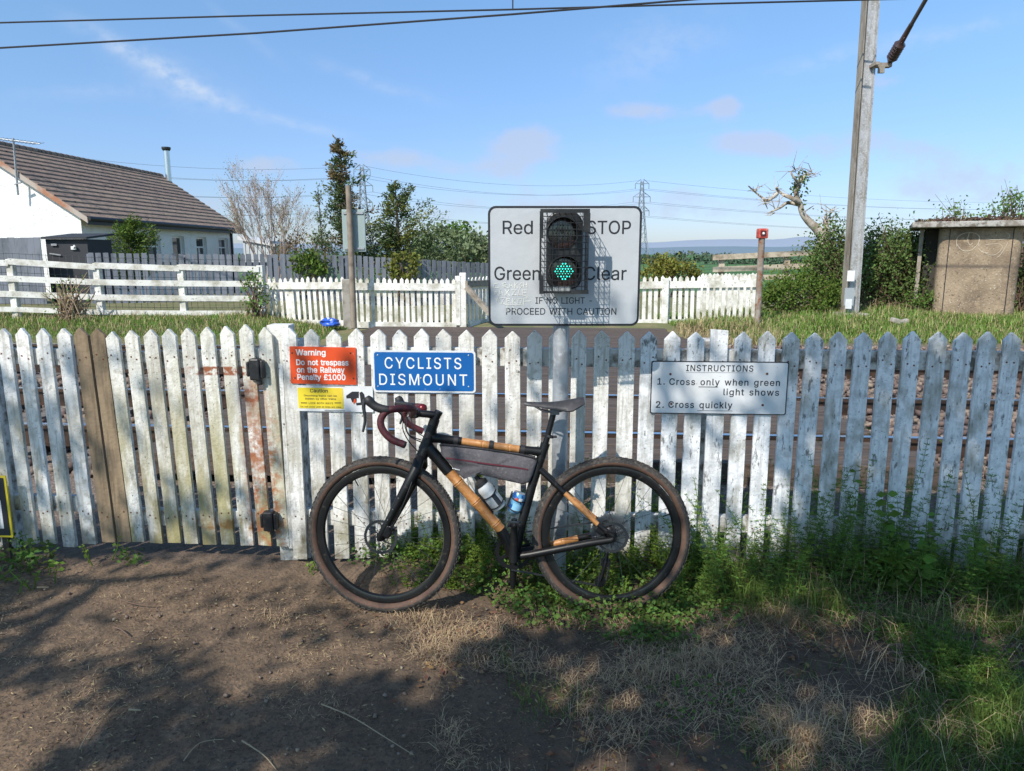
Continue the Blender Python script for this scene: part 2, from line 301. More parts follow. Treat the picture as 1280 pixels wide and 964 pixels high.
# lettering ------------------------------------------------------
# letter outlines (advance, closed outlines in 1/500 em)
GLYPHS = {'-':(0.453,[[168,122,168,94,57,94,57,122]]),'.':(0.188,[[48,-2,43,-2,39,-1,35,2,31,4,29,8,26,12,25,16,25,20,25,25,26,29,29,33,31,37,35,40,39,42,43,43,48,43,52,43,56,42,60,40,64,37,67,33,69,29,70,25,71,20,70,16,69,12,67,8,64,4,60,2,56,-1,52,-2]]),'0':(0.453,[[113,-3,100,-2,87,0,76,5,65,12,56,21,47,31,40,43,34,57,30,72,27,89,25,107,24,127,25,147,27,165,30,182,35,197,40,211,48,223,56,234,65,242,76,249,87,254,100,257,113,258,127,257,139,254,151,249,161,242,171,234,179,223,186,211,192,197,197,182,200,165,202,147,203,127,202,107,200,89,197,72,192,57,186,43,179,31,171,21,162,12,151,5,140,0,127,-2],[113,25,122,26,131,28,138,32,145,37,151,44,157,52,161,61,165,72,168,84,170,97,171,111,172,127,171,143,170,157,168,170,165,182,161,193,157,203,151,211,145,218,138,223,131,227,122,229,113,230,104,229,96,227,88,223,82,218,75,211,70,203,65,193,62,182,59,170,56,157,55,143,55,127,55,111,56,97,59,84,62,72,65,61,70,52,75,44,82,37,88,32,96,28,104,26]]),'1':(0.453,[[38,0,38,27,195,27,195,0],[138,254,138,0,106,0,106,224,105,224,43,179,43,213,99,254]]),'2':(0.453,[[32,0,32,24,117,114,124,122,130,129,136,135,141,141,146,147,149,153,153,158,155,163,157,169,159,174,160,180,160,186,160,192,159,198,157,204,154,209,150,214,146,218,142,222,137,224,131,227,125,228,119,229,112,230,105,229,98,228,92,226,86,224,81,220,77,216,73,212,69,207,67,201,65,195,64,188,64,181,33,181,33,192,35,202,39,212,43,221,49,229,55,237,63,243,72,248,81,252,91,255,101,257,112,258,124,257,134,255,144,252,153,248,161,243,169,237,175,230,181,223,185,214,188,205,190,196,191,186,190,179,189,172,188,166,185,159,182,152,179,145,174,137,168,129,161,121,153,111,144,101,133,90,76,30,76,28,195,28,195,0]]),'A':(0.48,[[8,0,101,254,138,254,231,0,198,0,144,151,141,159,138,167,135,176,132,186,129,197,125,210,121,224,116,239,123,239,118,224,114,209,110,197,106,185,103,175,100,166,98,158,95,151,43,0],[55,71,55,99,185,99,185,71]]),'B':(0.456,[[30,0,30,254,121,254,133,254,145,252,155,249,164,245,173,240,180,235,186,228,190,221,194,213,197,205,199,196,199,187,199,179,198,172,196,166,193,160,190,155,187,150,183,146,178,143,173,140,168,137,163,135,157,133,157,131,164,130,170,129,176,126,182,123,187,119,192,114,197,108,201,102,205,94,207,86,208,78,209,68,208,59,207,50,204,41,200,33,195,26,189,20,181,14,172,9,162,5,151,2,138,1,123,0],[62,29,122,29,136,29,148,31,157,35,165,40,171,46,175,53,177,60,178,68,177,75,176,81,174,86,171,92,168,97,163,102,158,106,153,109,147,112,140,114,132,115,124,115,62,115],[62,143,119,143,126,143,132,144,138,146,144,148,149,151,154,155,158,159,162,163,164,168,166,174,168,180,168,186,167,194,165,202,161,208,156,214,150,219,141,223,131,225,120,226,62,226]]),'C':(0.51,[[134,-3,118,-2,103,1,88,6,75,12,63,21,52,32,43,44,35,58,28,73,24,90,21,108,20,127,21,146,24,165,28,181,35,197,43,210,52,223,63,233,75,242,88,249,103,254,118,257,134,258,143,257,152,256,161,255,170,252,178,249,186,245,194,241,201,236,208,230,214,224,219,217,224,209,228,201,232,193,234,184,236,174,204,174,202,180,200,186,198,192,195,197,191,202,187,206,183,211,179,214,174,217,169,220,163,223,158,224,152,226,146,227,140,228,134,228,122,227,111,225,101,221,92,216,83,210,75,202,68,192,62,182,58,170,54,157,52,143,52,127,52,111,54,97,58,84,63,72,68,62,75,53,83,45,92,38,101,33,112,29,122,27,134,26,140,27,146,27,152,28,158,30,163,32,169,34,174,37,179,40,183,44,187,48,191,52,195,57,198,62,200,68,202,74,204,80,236,80,234,71,232,62,228,53,224,45,219,38,214,31,208,25,201,19,194,14,187,9,179,5,170,2,162,0,153,-2,143,-3]]),'D':(0.502,[[109,0,48,0,48,29,107,29,122,29,136,31,148,35,159,40,169,47,177,55,184,64,189,75,194,86,197,99,199,113,200,128,199,142,197,156,194,169,190,180,184,191,177,200,169,208,160,214,149,219,138,223,125,225,110,226,47,226,47,254,113,254,131,253,147,251,162,246,176,239,189,231,200,221,209,209,217,196,223,181,227,164,230,147,231,128,230,109,227,91,223,74,217,59,209,46,199,34,188,24,175,15,161,9,145,4,128,1],[62,254,62,0,30,0,30,254]]),'E':(0.419,[[30,0,30,254,186,254,186,226,62,226,62,143,178,143,178,114,62,114,62,29,188,29,188,0]]),'F':(0.41,[[30,0,30,254,185,254,185,226,62,226,62,139,173,139,173,111,62,111,62,0]]),'G':(0.52,[[134,-3,118,-2,102,1,88,6,75,13,63,21,52,32,42,44,35,58,28,73,24,90,21,108,20,127,21,146,24,165,28,181,35,197,42,210,52,223,62,233,74,242,88,249,102,254,117,257,132,258,142,257,152,256,161,254,170,252,179,248,187,245,194,240,202,235,208,229,214,222,220,216,225,208,229,200,232,192,235,183,237,174,204,174,202,180,199,186,197,191,194,197,190,201,186,206,182,210,178,213,173,217,168,220,163,222,158,224,152,226,146,227,139,228,133,228,122,227,111,225,101,221,92,216,83,210,75,202,68,193,62,182,58,170,54,157,52,143,52,127,52,111,54,97,58,84,63,72,68,62,75,53,83,45,92,38,102,33,112,29,123,27,134,26,145,27,155,29,164,32,172,36,180,41,187,47,193,54,198,62,202,70,205,80,207,90,207,101,217,100,141,100,141,128,239,128,239,100,238,85,236,71,231,58,225,45,218,34,209,25,199,16,188,9,176,4,163,0,149,-3]]),'H':(0.517,[[30,0,30,254,62,254,62,144,196,144,196,254,228,254,228,0,196,0,196,116,62,116,62,0]]),'I':(0.3,[[16,0,16,29,59,29,59,226,16,226,16,254,135,254,135,226,91,226,91,29,135,29,135,0]]),'K':(0.467,[[52,73,52,108,57,114,61,119,65,125,70,131,74,136,78,141,83,146,87,152,92,157,96,162,101,167,106,172,182,254,224,254,116,138,114,138],[30,0,30,254,62,254,62,167,62,112,62,97,62,0],[186,0,94,130,114,155,224,0]]),'L':(0.393,[[30,0,30,254,62,254,62,29,181,29,181,0]]),'M':(0.628,[[30,0,30,254,76,254,139,94,140,91,141,87,142,84,144,79,145,75,147,71,148,66,150,61,151,56,153,52,154,47,156,42,157,37,158,33,160,28,161,24,154,24,155,28,156,32,158,37,159,41,160,46,162,51,163,56,165,61,167,65,168,70,170,75,171,79,172,83,174,87,175,90,176,94,238,254,284,254,284,0,252,0,252,145,252,150,252,154,252,159,252,163,252,169,252,174,252,179,253,184,253,207,253,212,253,218,253,223,253,229,256,229,255,223,253,217,251,211,249,205,247,199,245,193,243,187,241,181,239,176,237,171,235,166,234,161,232,156,231,152,229,149,228,145,171,0,143,0,85,145,84,149,83,152,81,156,80,160,78,165,76,170,74,175,72,181,71,186,69,192,67,198,65,204,62,210,60,216,58,222,56,229,59,229,60,224,60,219,60,213,60,208,60,202,60,197,60,191,60,186,61,164,61,159,61,154,61,150,61,145,61,0]]),'N':(0.523,[[30,0,30,254,68,254,172,91,174,88,176,84,179,80,181,75,184,70,187,65,190,59,194,53,197,47,200,41,204,34,207,27,202,27,202,34,201,41,201,47,200,54,200,61,200,67,200,73,200,79,199,84,199,89,199,93,199,97,199,254,232,254,232,0,193,0,101,145,98,150,95,155,92,160,89,165,85,171,82,177,78,183,74,191,70,198,65,207,60,216,54,226,60,227,60,218,60,209,61,200,61,192,61,184,62,177,62,170,62,164,62,158,62,153,62,149,62,145,62,0]]),'O':(0.533,[[133,-3,118,-2,103,1,88,6,75,12,63,21,52,32,43,44,35,58,28,73,24,90,21,108,20,127,21,146,24,165,28,181,35,197,43,210,52,223,63,233,75,242,88,249,103,254,118,257,133,258,149,257,164,254,179,249,192,242,204,233,215,223,224,210,232,197,238,181,243,165,246,146,247,127,246,108,243,90,238,73,232,58,224,44,215,32,204,21,192,12,179,6,164,1,149,-2],[133,26,145,27,155,29,165,33,175,38,184,44,191,52,198,61,204,72,209,84,212,97,214,111,215,127,214,143,212,157,209,170,204,182,198,193,191,202,184,210,175,216,165,221,155,225,145,227,133,228,122,227,112,225,102,221,92,216,83,210,75,202,69,193,63,182,58,170,54,157,52,143,52,127,52,111,54,97,58,84,63,72,69,62,75,52,83,45,92,38,102,33,112,29,122,27]]),'P':(0.445,[[30,0,30,254,118,254,132,254,144,252,156,248,166,244,175,238,183,231,190,223,195,215,199,205,202,195,204,185,204,174,204,163,202,152,199,142,195,133,190,124,183,116,175,109,166,104,156,99,144,96,132,94,118,93,55,93,55,121,116,121,126,122,134,123,142,125,149,128,154,132,159,136,163,141,167,147,169,153,171,160,172,166,172,174,172,181,171,188,169,195,167,201,163,206,159,211,154,216,148,219,142,222,134,224,126,226,116,226,62,226,62,0]]),'R':(0.449,[[30,0,30,254,118,254,132,254,145,252,156,249,167,244,176,239,183,232,190,225,195,217,199,207,202,198,204,187,205,176,204,165,202,154,199,145,195,136,190,127,183,120,175,114,166,109,156,104,145,101,132,99,118,99,48,99,48,128,117,128,126,128,135,129,142,131,149,133,155,137,160,141,164,145,167,150,169,156,171,162,172,169,173,176,172,183,171,190,169,197,167,202,164,208,159,212,155,216,149,220,142,223,134,224,126,226,116,226,62,226,62,0],[177,0,115,115,151,115,214,0]]),'S':(0.447,[[112,-4,98,-4,86,-2,74,1,64,5,54,10,46,15,38,22,32,30,27,39,23,48,20,58,19,68,52,68,53,61,55,55,58,49,62,44,66,39,71,35,77,32,83,29,90,27,97,26,104,25,112,25,120,25,128,26,136,28,143,30,149,33,155,37,160,41,165,46,168,51,171,57,172,63,173,70,172,75,171,81,169,85,166,89,162,93,158,96,153,100,148,102,142,105,136,107,129,109,122,111,92,120,77,124,64,130,53,137,43,145,36,153,30,163,27,174,26,186,27,197,29,206,32,215,37,224,44,231,51,238,59,244,69,249,79,253,90,256,101,257,114,258,126,257,137,256,148,253,158,249,167,244,175,238,182,232,189,224,193,216,197,208,199,199,200,189,169,189,167,198,163,206,158,213,151,219,143,223,134,227,124,229,112,229,105,229,97,228,90,226,84,224,78,221,73,218,68,214,64,209,61,204,59,199,58,194,58,188,58,182,60,176,62,171,65,167,70,163,74,160,79,157,85,154,90,152,96,150,101,148,106,147,132,140,138,138,144,136,150,134,156,132,162,129,168,126,174,123,179,119,185,115,189,110,194,105,197,99,200,92,202,85,204,78,204,69,203,59,201,50,198,40,193,32,187,24,180,17,171,11,162,5,151,1,139,-2,126,-4]]),'T':(0.449,[[16,226,16,254,208,254,208,226,128,226,128,0,96,0,96,226]]),'U':(0.517,[[129,-4,115,-3,101,-1,89,3,77,8,66,14,57,22,49,30,42,40,37,51,33,62,31,74,30,87,30,254,62,254,62,89,63,80,64,72,67,64,70,57,75,50,80,44,86,38,94,34,101,30,110,28,119,26,129,26,140,26,149,28,157,30,165,34,172,38,179,44,184,50,188,57,192,64,194,72,196,80,196,89,196,254,229,254,229,87,228,74,226,62,222,51,216,40,210,30,201,22,192,14,182,8,170,3,157,-1,144,-3]]),'W':(0.686,[[78,0,8,254,41,254,82,98,83,92,85,85,86,79,88,73,89,66,91,60,92,53,93,47,95,40,96,33,97,27,98,20,95,20,96,27,97,33,99,40,100,47,101,53,103,60,104,66,106,73,107,79,109,85,110,92,112,98,153,254,190,254,231,98,232,92,234,85,236,79,237,73,239,66,240,60,242,53,243,47,245,40,246,33,247,27,249,20,244,20,245,27,247,33,248,40,249,47,251,53,252,60,254,66,255,73,257,79,258,85,260,92,261,98,302,254,335,254,265,0,228,0,184,161,182,170,180,178,178,187,176,196,174,205,172,215,170,226,168,237,175,237,173,227,171,216,169,207,167,197,166,188,164,179,161,170,159,161,115,0]]),'Y':(0.472,[[102,0,102,104,8,254,46,254,96,172,100,165,104,159,108,152,111,146,114,139,118,132,121,124,125,115,112,115,115,124,119,132,122,140,126,146,129,153,133,159,136,166,140,172,191,254,228,254,134,104,134,0]]),'a':(0.389,[[80,-4,71,-4,63,-3,55,0,47,2,40,6,34,11,29,16,24,22,20,29,17,37,16,45,15,54,16,62,17,69,19,75,22,80,25,85,29,90,34,93,39,97,44,99,50,102,56,104,63,105,69,107,76,108,82,109,89,110,97,111,105,112,111,113,117,113,122,114,126,115,130,116,133,117,135,119,136,121,137,124,138,127,138,128,137,134,137,139,135,144,133,148,131,152,128,156,124,159,120,161,115,163,110,164,104,165,98,165,91,165,85,164,80,163,75,161,70,159,66,156,62,153,59,150,56,147,54,144,52,140,50,137,20,146,24,154,29,161,34,167,39,173,46,178,52,182,59,185,66,188,74,190,82,191,89,192,97,192,102,192,108,192,113,191,119,190,126,188,131,186,137,183,143,180,148,176,153,172,157,166,161,160,164,153,167,145,168,136,168,126,168,0,138,0,138,26,136,26,134,23,132,19,129,16,126,12,122,9,118,6,113,3,108,1,102,-2,95,-3,88,-4],[85,23,93,23,101,24,108,26,114,29,119,33,124,37,128,42,132,47,134,52,136,57,137,63,138,69,138,95,137,94,135,93,133,92,130,91,127,90,123,89,120,89,116,88,112,87,108,87,104,86,100,86,96,85,93,85,90,84,88,84,82,83,77,82,72,81,67,79,63,77,58,75,55,73,52,70,49,66,47,62,46,58,46,52,46,48,47,43,49,40,51,36,54,33,57,30,61,28,65,26,69,25,74,24,80,23]]),'b':(0.424,[[115,-4,106,-4,99,-3,92,-1,86,2,81,5,76,8,72,12,69,16,66,19,63,23,61,26,59,29,56,29,56,0,26,0,26,254,57,254,57,160,59,160,61,163,63,166,66,169,69,173,72,177,76,180,81,183,86,186,92,189,98,191,106,192,115,192,126,191,137,189,147,185,156,180,165,174,173,166,179,157,185,146,189,135,193,122,194,109,195,94,194,80,193,66,189,54,185,42,179,32,173,23,165,15,157,8,147,3,137,-1,126,-3],[110,23,119,24,126,26,133,29,140,33,145,38,150,44,154,51,158,58,161,67,163,75,164,85,164,95,164,104,163,114,161,122,158,131,155,138,150,145,146,151,140,156,134,160,126,163,119,164,110,165,102,164,94,163,87,160,81,156,75,151,70,145,66,139,62,131,60,123,58,114,57,105,56,95,57,84,58,75,60,66,63,58,66,50,70,43,75,37,81,32,87,28,94,26,102,24]]),'c':(0.396,[[104,-4,91,-3,79,-1,69,3,58,8,49,15,41,23,34,32,28,43,23,54,20,66,18,80,17,94,18,108,20,122,23,134,28,146,34,156,41,165,49,173,58,180,69,185,79,189,91,191,104,192,111,192,117,191,124,190,130,189,136,187,142,184,147,181,153,178,157,174,162,170,166,166,170,161,173,156,176,150,179,145,181,138,151,131,150,135,149,138,147,141,145,145,143,148,141,150,138,153,135,155,132,158,128,159,125,161,121,162,117,164,113,164,108,165,104,165,95,164,86,162,79,159,73,155,67,150,62,144,58,137,54,129,52,121,50,112,49,103,48,94,49,84,50,75,52,67,54,59,58,51,62,44,67,38,73,33,79,29,86,26,95,24,104,23,108,23,113,24,117,25,121,26,125,27,129,29,132,31,135,33,138,35,141,38,144,41,146,44,148,48,149,51,151,55,152,59,181,51,179,45,177,39,174,33,171,28,167,23,163,19,158,14,153,11,148,7,142,4,136,2,130,0,124,-2,117,-3,111,-4]]),'d':(0.424,[[98,-4,86,-3,75,-1,65,3,56,8,47,15,40,23,33,32,27,42,23,54,20,66,18,80,17,94,18,109,20,122,23,135,27,146,33,157,40,166,47,174,56,180,65,185,75,189,86,191,98,192,106,192,114,191,121,189,126,186,132,183,136,180,140,177,144,173,147,169,149,166,151,163,153,160,155,160,155,254,186,254,186,0,156,0,156,29,153,29,151,26,149,23,146,19,143,16,140,12,136,8,131,5,126,2,120,-1,114,-3,106,-4],[102,23,111,24,118,26,125,28,132,32,137,37,142,43,146,50,150,58,152,66,154,75,155,84,156,95,155,105,154,114,152,123,150,131,146,139,142,145,137,151,132,156,125,160,118,163,111,164,102,165,94,164,86,163,79,160,72,156,67,151,62,145,58,138,54,131,52,122,50,114,49,104,48,95,49,85,50,75,52,67,54,58,58,51,62,44,67,38,73,33,79,29,86,26,94,24]]),'e':(0.404,[[106,-4,93,-3,80,-1,69,3,58,8,49,15,41,23,34,32,28,42,23,54,20,66,18,79,17,93,18,108,20,121,23,133,28,145,33,155,40,165,48,173,58,180,68,185,78,189,90,191,103,192,110,192,118,191,125,189,133,187,140,184,147,180,153,176,160,170,165,164,170,157,175,150,179,141,182,131,184,121,185,109,186,97,186,85,37,85,37,110,169,110,155,101,154,110,153,119,151,127,149,134,146,141,141,147,137,152,131,157,125,160,118,163,111,165,103,165,94,165,87,163,80,160,73,157,67,152,62,147,58,141,54,135,52,128,50,121,48,113,48,105,48,89,48,79,50,69,52,61,55,53,59,46,64,40,69,35,76,31,82,27,90,25,98,24,106,23,112,23,117,24,122,25,127,26,131,28,135,31,139,33,143,36,146,40,149,44,151,48,153,53,182,45,180,38,177,32,172,25,168,20,162,14,156,10,149,6,141,2,133,-1,125,-3,116,-4]]),'g':(0.425,[[103,-75,93,-75,84,-74,75,-72,67,-70,59,-67,53,-63,47,-59,41,-55,36,-50,32,-45,28,-40,25,-35,51,-20,53,-23,55,-26,58,-30,61,-33,64,-36,68,-39,72,-42,77,-44,83,-46,89,-48,96,-48,103,-49,114,-48,124,-46,133,-42,141,-38,147,-31,152,-23,155,-14,156,-3,156,34,153,34,151,31,149,28,146,24,143,21,140,17,136,14,131,11,126,8,120,5,114,4,106,3,97,2,86,3,76,5,66,9,56,13,48,19,40,27,33,35,28,45,23,56,20,68,18,81,17,96,18,110,20,123,23,135,27,147,33,157,40,166,48,174,56,180,66,185,76,189,87,191,98,192,106,192,114,191,121,189,127,186,132,183,137,180,141,177,144,173,147,169,150,166,152,162,154,159,157,159,157,190,186,190,186,-4,186,-16,183,-27,180,-36,175,-45,169,-52,162,-59,154,-64,145,-68,136,-71,125,-73,115,-75],[102,30,111,30,118,32,125,34,132,38,137,42,142,47,146,53,150,61,153,68,155,77,156,86,156,96,156,106,155,115,153,124,150,132,147,139,142,146,138,151,132,156,126,160,119,163,111,164,102,165,94,164,86,163,79,160,73,156,67,151,62,145,58,139,54,131,52,123,50,115,49,106,48,96,49,87,50,78,52,69,54,61,58,54,62,48,67,42,73,38,79,34,86,32,94,30]]),'h':(0.41,[[57,113,57,0,26,0,26,254,57,254,57,144,51,144,56,156,62,166,68,175,76,181,84,186,94,189,103,192,114,192,123,192,132,190,140,188,148,184,154,180,161,174,166,168,170,160,174,152,177,142,178,132,179,120,179,0,148,0,148,118,147,128,145,137,142,145,136,152,130,158,123,161,114,164,105,165,98,164,92,163,86,161,80,159,75,155,71,151,67,147,63,141,60,135,58,129,57,121]]),'i':(0.167,[[26,0,26,190,57,190,57,0],[42,221,38,222,34,223,30,225,27,227,24,230,22,234,21,238,21,242,21,246,22,249,24,253,27,256,30,259,34,260,38,261,42,262,46,261,50,260,54,259,57,256,60,253,62,249,63,246,63,242,63,238,62,234,60,230,57,227,54,225,50,223,46,222]]),'k':(0.381,[[55,68,55,106,60,106,142,190,180,190,92,100,89,100],[26,0,26,254,57,254,57,0],[147,0,74,93,96,114,186,0]]),'l':(0.189,[[70,-1,59,0,50,2,43,5,37,10,32,16,29,24,27,32,26,42,26,254,57,254,57,49,57,43,58,38,59,34,60,31,62,29,65,27,69,26,73,26,75,26,77,26,79,26,80,26,81,26,83,27,84,27,85,27,90,1,88,1,86,0,84,0,81,0,78,-1,75,-1,72,-1]]),'m':(0.61,[[26,0,26,190,56,190,56,148,54,148,56,155,59,162,62,168,66,173,71,178,75,182,81,185,86,188,92,190,98,192,104,193,110,193,120,192,129,190,137,186,144,180,150,174,154,166,158,157,160,147,156,147,158,154,161,160,164,166,169,172,173,176,178,181,184,184,190,187,197,190,204,192,211,193,218,193,226,193,234,191,242,189,249,186,255,182,261,177,266,171,270,164,274,156,276,148,278,138,278,128,278,0,248,0,248,127,247,136,245,145,241,151,236,156,230,160,224,163,217,165,209,165,203,165,197,164,192,162,187,160,183,157,179,153,175,150,173,145,170,140,169,135,168,129,168,124,168,0,137,0,137,130,136,137,134,144,131,150,126,156,121,160,115,163,107,165,100,165,94,165,89,164,84,162,79,160,74,157,70,154,66,149,63,145,60,139,58,133,57,126,57,119,57,0]]),'n':(0.41,[[57,113,57,0,26,0,26,190,56,190,56,144,51,144,56,156,62,166,68,175,76,181,84,186,94,189,103,192,114,192,123,192,132,190,140,188,147,184,154,180,160,174,166,168,170,160,174,152,176,142,178,132,179,120,179,0,148,0,148,118,147,128,145,137,142,145,136,152,130,158,123,161,114,164,105,165,98,164,92,163,86,161,80,159,75,155,71,151,67,147,63,141,60,135,58,129,57,121]]),'o':(0.415,[[104,-4,91,-3,79,-1,69,3,58,8,49,15,41,23,34,32,28,43,23,54,20,66,18,80,17,94,18,108,20,122,23,134,28,146,34,156,41,165,49,173,58,180,69,185,79,189,91,191,104,192,116,191,128,189,139,185,149,180,159,173,167,165,174,156,180,146,184,134,188,122,190,108,191,94,190,80,188,66,184,54,180,43,174,32,167,23,159,15,149,8,139,3,128,-1,116,-3],[104,23,113,24,121,26,129,29,135,33,141,38,146,44,150,51,154,59,156,67,158,75,159,84,160,94,159,103,158,112,156,121,154,129,150,137,146,144,141,150,135,155,129,159,121,162,113,164,104,165,95,164,86,162,79,159,73,155,67,150,62,144,58,137,54,129,52,121,50,112,49,103,48,94,49,84,50,75,52,67,54,59,58,51,62,44,67,38,73,33,79,29,86,26,95,24]]),'p':(0.424,[[26,-71,26,190,56,190,56,160,59,160,61,163,63,166,66,169,69,173,72,177,76,180,81,183,86,186,92,189,98,191,106,192,115,192,126,191,137,189,147,185,156,180,165,174,173,166,179,157,185,146,189,135,193,122,194,109,195,94,194,80,193,66,189,54,185,42,179,32,173,23,165,15,157,8,147,3,137,-1,126,-3,115,-4,106,-4,99,-3,92,-1,86,2,81,5,76,8,72,12,69,16,66,19,63,23,61,26,59,29,57,29,57,-71],[110,23,119,24,126,26,133,29,140,33,145,38,150,44,154,51,158,58,161,67,163,75,164,85,164,95,164,104,163,114,161,122,158,131,155,138,150,145,146,151,140,156,134,160,126,163,119,164,110,165,102,164,94,163,87,160,81,156,75,151,70,145,66,139,62,131,60,123,58,114,57,105,56,95,57,84,58,75,60,66,63,58,66,50,70,43,75,37,81,32,87,28,94,26,102,24]]),'q':(0.424,[[186,-71,155,-71,155,29,153,29,151,26,149,23,146,19,143,16,140,12,136,8,131,5,126,2,120,-1,114,-3,106,-4,98,-4,86,-3,75,-1,65,3,56,8,47,15,40,23,33,32,27,42,23,54,20,66,18,80,17,94,18,109,20,122,23,135,27,146,33,157,40,166,47,174,56,180,65,185,75,189,86,191,98,192,106,192,114,191,121,189,126,186,132,183,136,180,140,177,144,173,147,169,149,166,151,163,153,160,156,160,156,190,186,190],[102,23,111,24,118,26,125,28,132,32,137,37,142,43,146,50,150,58,152,66,154,75,155,84,156,95,155,105,154,114,152,123,150,131,146,139,142,145,137,151,132,156,125,160,118,163,111,164,102,165,94,164,86,163,79,160,72,156,67,151,62,145,58,138,54,131,52,122,50,114,49,104,48,95,49,85,50,75,52,67,54,58,58,51,62,44,67,38,73,33,79,29,86,26,94,24]]),'r':(0.259,[[26,0,26,190,56,190,56,160,58,160,61,167,65,173,70,179,76,184,83,187,90,190,98,192,107,192,108,192,110,192,112,192,115,192,122,192,122,161,121,161,119,162,117,162,115,162,112,162,109,163,106,163,103,163,97,163,91,161,85,160,80,157,75,154,70,151,66,146,63,142,60,137,58,131,57,125,57,118,57,0]]),'s':(0.365,[[91,-4,81,-4,72,-3,64,-1,56,2,49,5,42,9,36,14,31,19,26,25,23,32,20,39,18,47,47,53,49,46,53,40,57,34,62,30,68,27,75,25,82,23,91,23,100,23,108,25,116,27,122,31,127,36,131,40,133,46,134,51,134,56,132,60,130,64,127,68,123,71,118,74,113,76,106,78,75,85,63,89,52,93,43,98,36,104,31,111,27,119,24,127,23,137,24,145,26,152,29,159,33,166,38,172,43,177,50,181,58,185,66,188,74,190,84,192,94,192,103,192,112,191,120,189,127,186,134,183,140,179,145,175,149,170,153,164,157,158,160,152,162,145,134,139,132,144,129,149,126,153,121,158,116,162,110,164,102,166,94,166,86,166,78,164,71,162,65,158,61,154,57,150,55,144,54,139,55,134,56,129,59,125,62,122,66,119,72,116,78,114,86,111,115,105,127,101,137,97,146,92,153,86,159,79,162,71,165,63,166,53,165,45,163,37,160,30,156,24,151,17,145,12,138,7,130,3,121,0,112,-2,102,-4]]),'t':(0.227,[[102,190,102,164,3,164,3,190],[32,236,63,236,63,49,63,43,64,38,66,34,68,31,71,28,75,26,80,25,85,25,87,25,88,25,90,25,93,26,95,26,97,26,99,26,101,27,107,1,104,0,102,0,99,-1,96,-1,93,-2,90,-2,87,-2,84,-2,73,-1,62,1,53,5,46,11,40,18,36,26,33,36,32,46]]),'u':(0.41,[[91,-3,82,-2,73,-1,65,2,57,5,51,10,44,15,39,22,35,29,31,38,28,47,27,58,26,69,26,190,57,190,57,72,58,62,60,52,63,44,68,37,75,32,82,28,91,26,100,25,107,25,113,27,119,28,125,31,130,34,134,38,138,43,142,48,144,54,146,61,148,68,148,76,148,190,179,190,179,0,149,0,149,46,154,46,149,34,143,23,136,15,129,8,120,4,111,0,101,-2]]),'w':(0.567,[[69,0,11,190,44,190,67,107,69,98,72,89,74,79,77,68,80,57,82,46,85,33,88,21,82,21,85,33,88,45,90,56,93,67,95,78,98,88,101,98,103,107,126,190,158,190,181,107,183,98,186,88,188,78,191,68,193,57,196,45,199,33,201,21,196,21,198,33,201,45,204,57,206,68,209,78,212,88,214,98,217,107,240,190,272,190,215,0,184,0,159,86,158,92,156,99,154,106,152,112,150,119,149,126,147,133,145,140,144,147,142,154,140,162,138,169,145,169,144,162,142,155,140,147,138,140,137,133,135,126,133,119,131,112,129,106,128,99,126,92,124,86,99,0]]),'y':(0.389,[[24,-69,31,-43,36,-44,40,-45,44,-45,48,-45,52,-44,55,-44,59,-42,62,-40,65,-37,68,-33,71,-29,73,-24,75,-18,81,-1,9,190,42,190,83,78,86,69,88,60,91,52,93,43,96,35,98,27,100,18,103,10,92,10,94,18,97,27,99,35,101,43,104,52,106,60,109,69,112,78,153,190,186,190,102,-29,99,-36,96,-43,92,-48,88,-54,84,-58,80,-62,75,-65,70,-68,64,-70,58,-71,52,-72,46,-73,42,-72,39,-72,35,-72,32,-72,30,-71,27,-70,25,-70]]),'£':(0.425,[[18,20,18,28,25,29,31,30,36,33,40,37,43,42,45,48,46,55,46,62,43,179,43,190,44,201,47,210,51,220,56,228,63,235,70,242,78,248,87,252,97,255,108,257,120,258,129,257,138,256,147,253,155,250,163,245,169,240,176,234,181,227,186,219,189,211,192,202,194,193,164,188,162,197,159,205,155,212,150,218,144,223,137,227,129,229,120,229,112,229,105,228,99,226,93,223,88,219,84,215,80,210,77,205,75,199,74,193,73,187,73,180,77,64,77,58,76,53,75,48,73,44,70,41,68,37,65,34,61,32,58,30,54,28,50,26,46,24,42,23,38,22,34,22,31,21,27,21,24,21,21,20],[18,0,18,28,151,28,154,29,157,29,160,30,162,32,163,34,164,36,165,39,165,43,165,53,194,53,194,45,193,35,191,26,188,18,183,11,177,6,170,3,160,1,150,0],[18,114,18,140,156,140,156,114]])}
CAP = max(p[i + 1] for p in GLYPHS['H'][1] for i in range(0, len(p), 2)) / 500
def outline_grow(o, bold, sg):
    P = [(o[i] / 500, o[i + 1] / 500) for i in range(0, len(o), 2)]; P = [p for i, p in enumerate(P) if math.dist(p, P[i - 1]) > .003]; n = len(P); out = []
    for i in range(n):
        a, b, c = P[i - 1], P[i], P[(i + 1) % n]; l1, l2 = math.dist(a, b), math.dist(b, c); n1 = ((b[1] - a[1]) / l1, (a[0] - b[0]) / l1); n2 = ((c[1] - b[1]) / l2, (b[0] - c[0]) / l2)
        mx_, my_ = n1[0] + n2[0], n1[1] + n2[1]; q = max(.5, (mx_ * mx_ + my_ * my_) / 2); out.append((b[0] + sg * bold * mx_ / q, b[1] + sg * bold * my_ / q))
    return out
from mathutils.geometry import delaunay_2d_cdt
def winding(P, x, y):
    w = 0
    for i in range(len(P)):
        (x0, y0), (x1, y1) = P[i - 1], P[i]
        if (y0 <= y) != (y1 <= y):
            if x0 + (y - y0) / (y1 - y0) * (x1 - x0) > x: w += 1 if y1 > y0 else -1
    return w
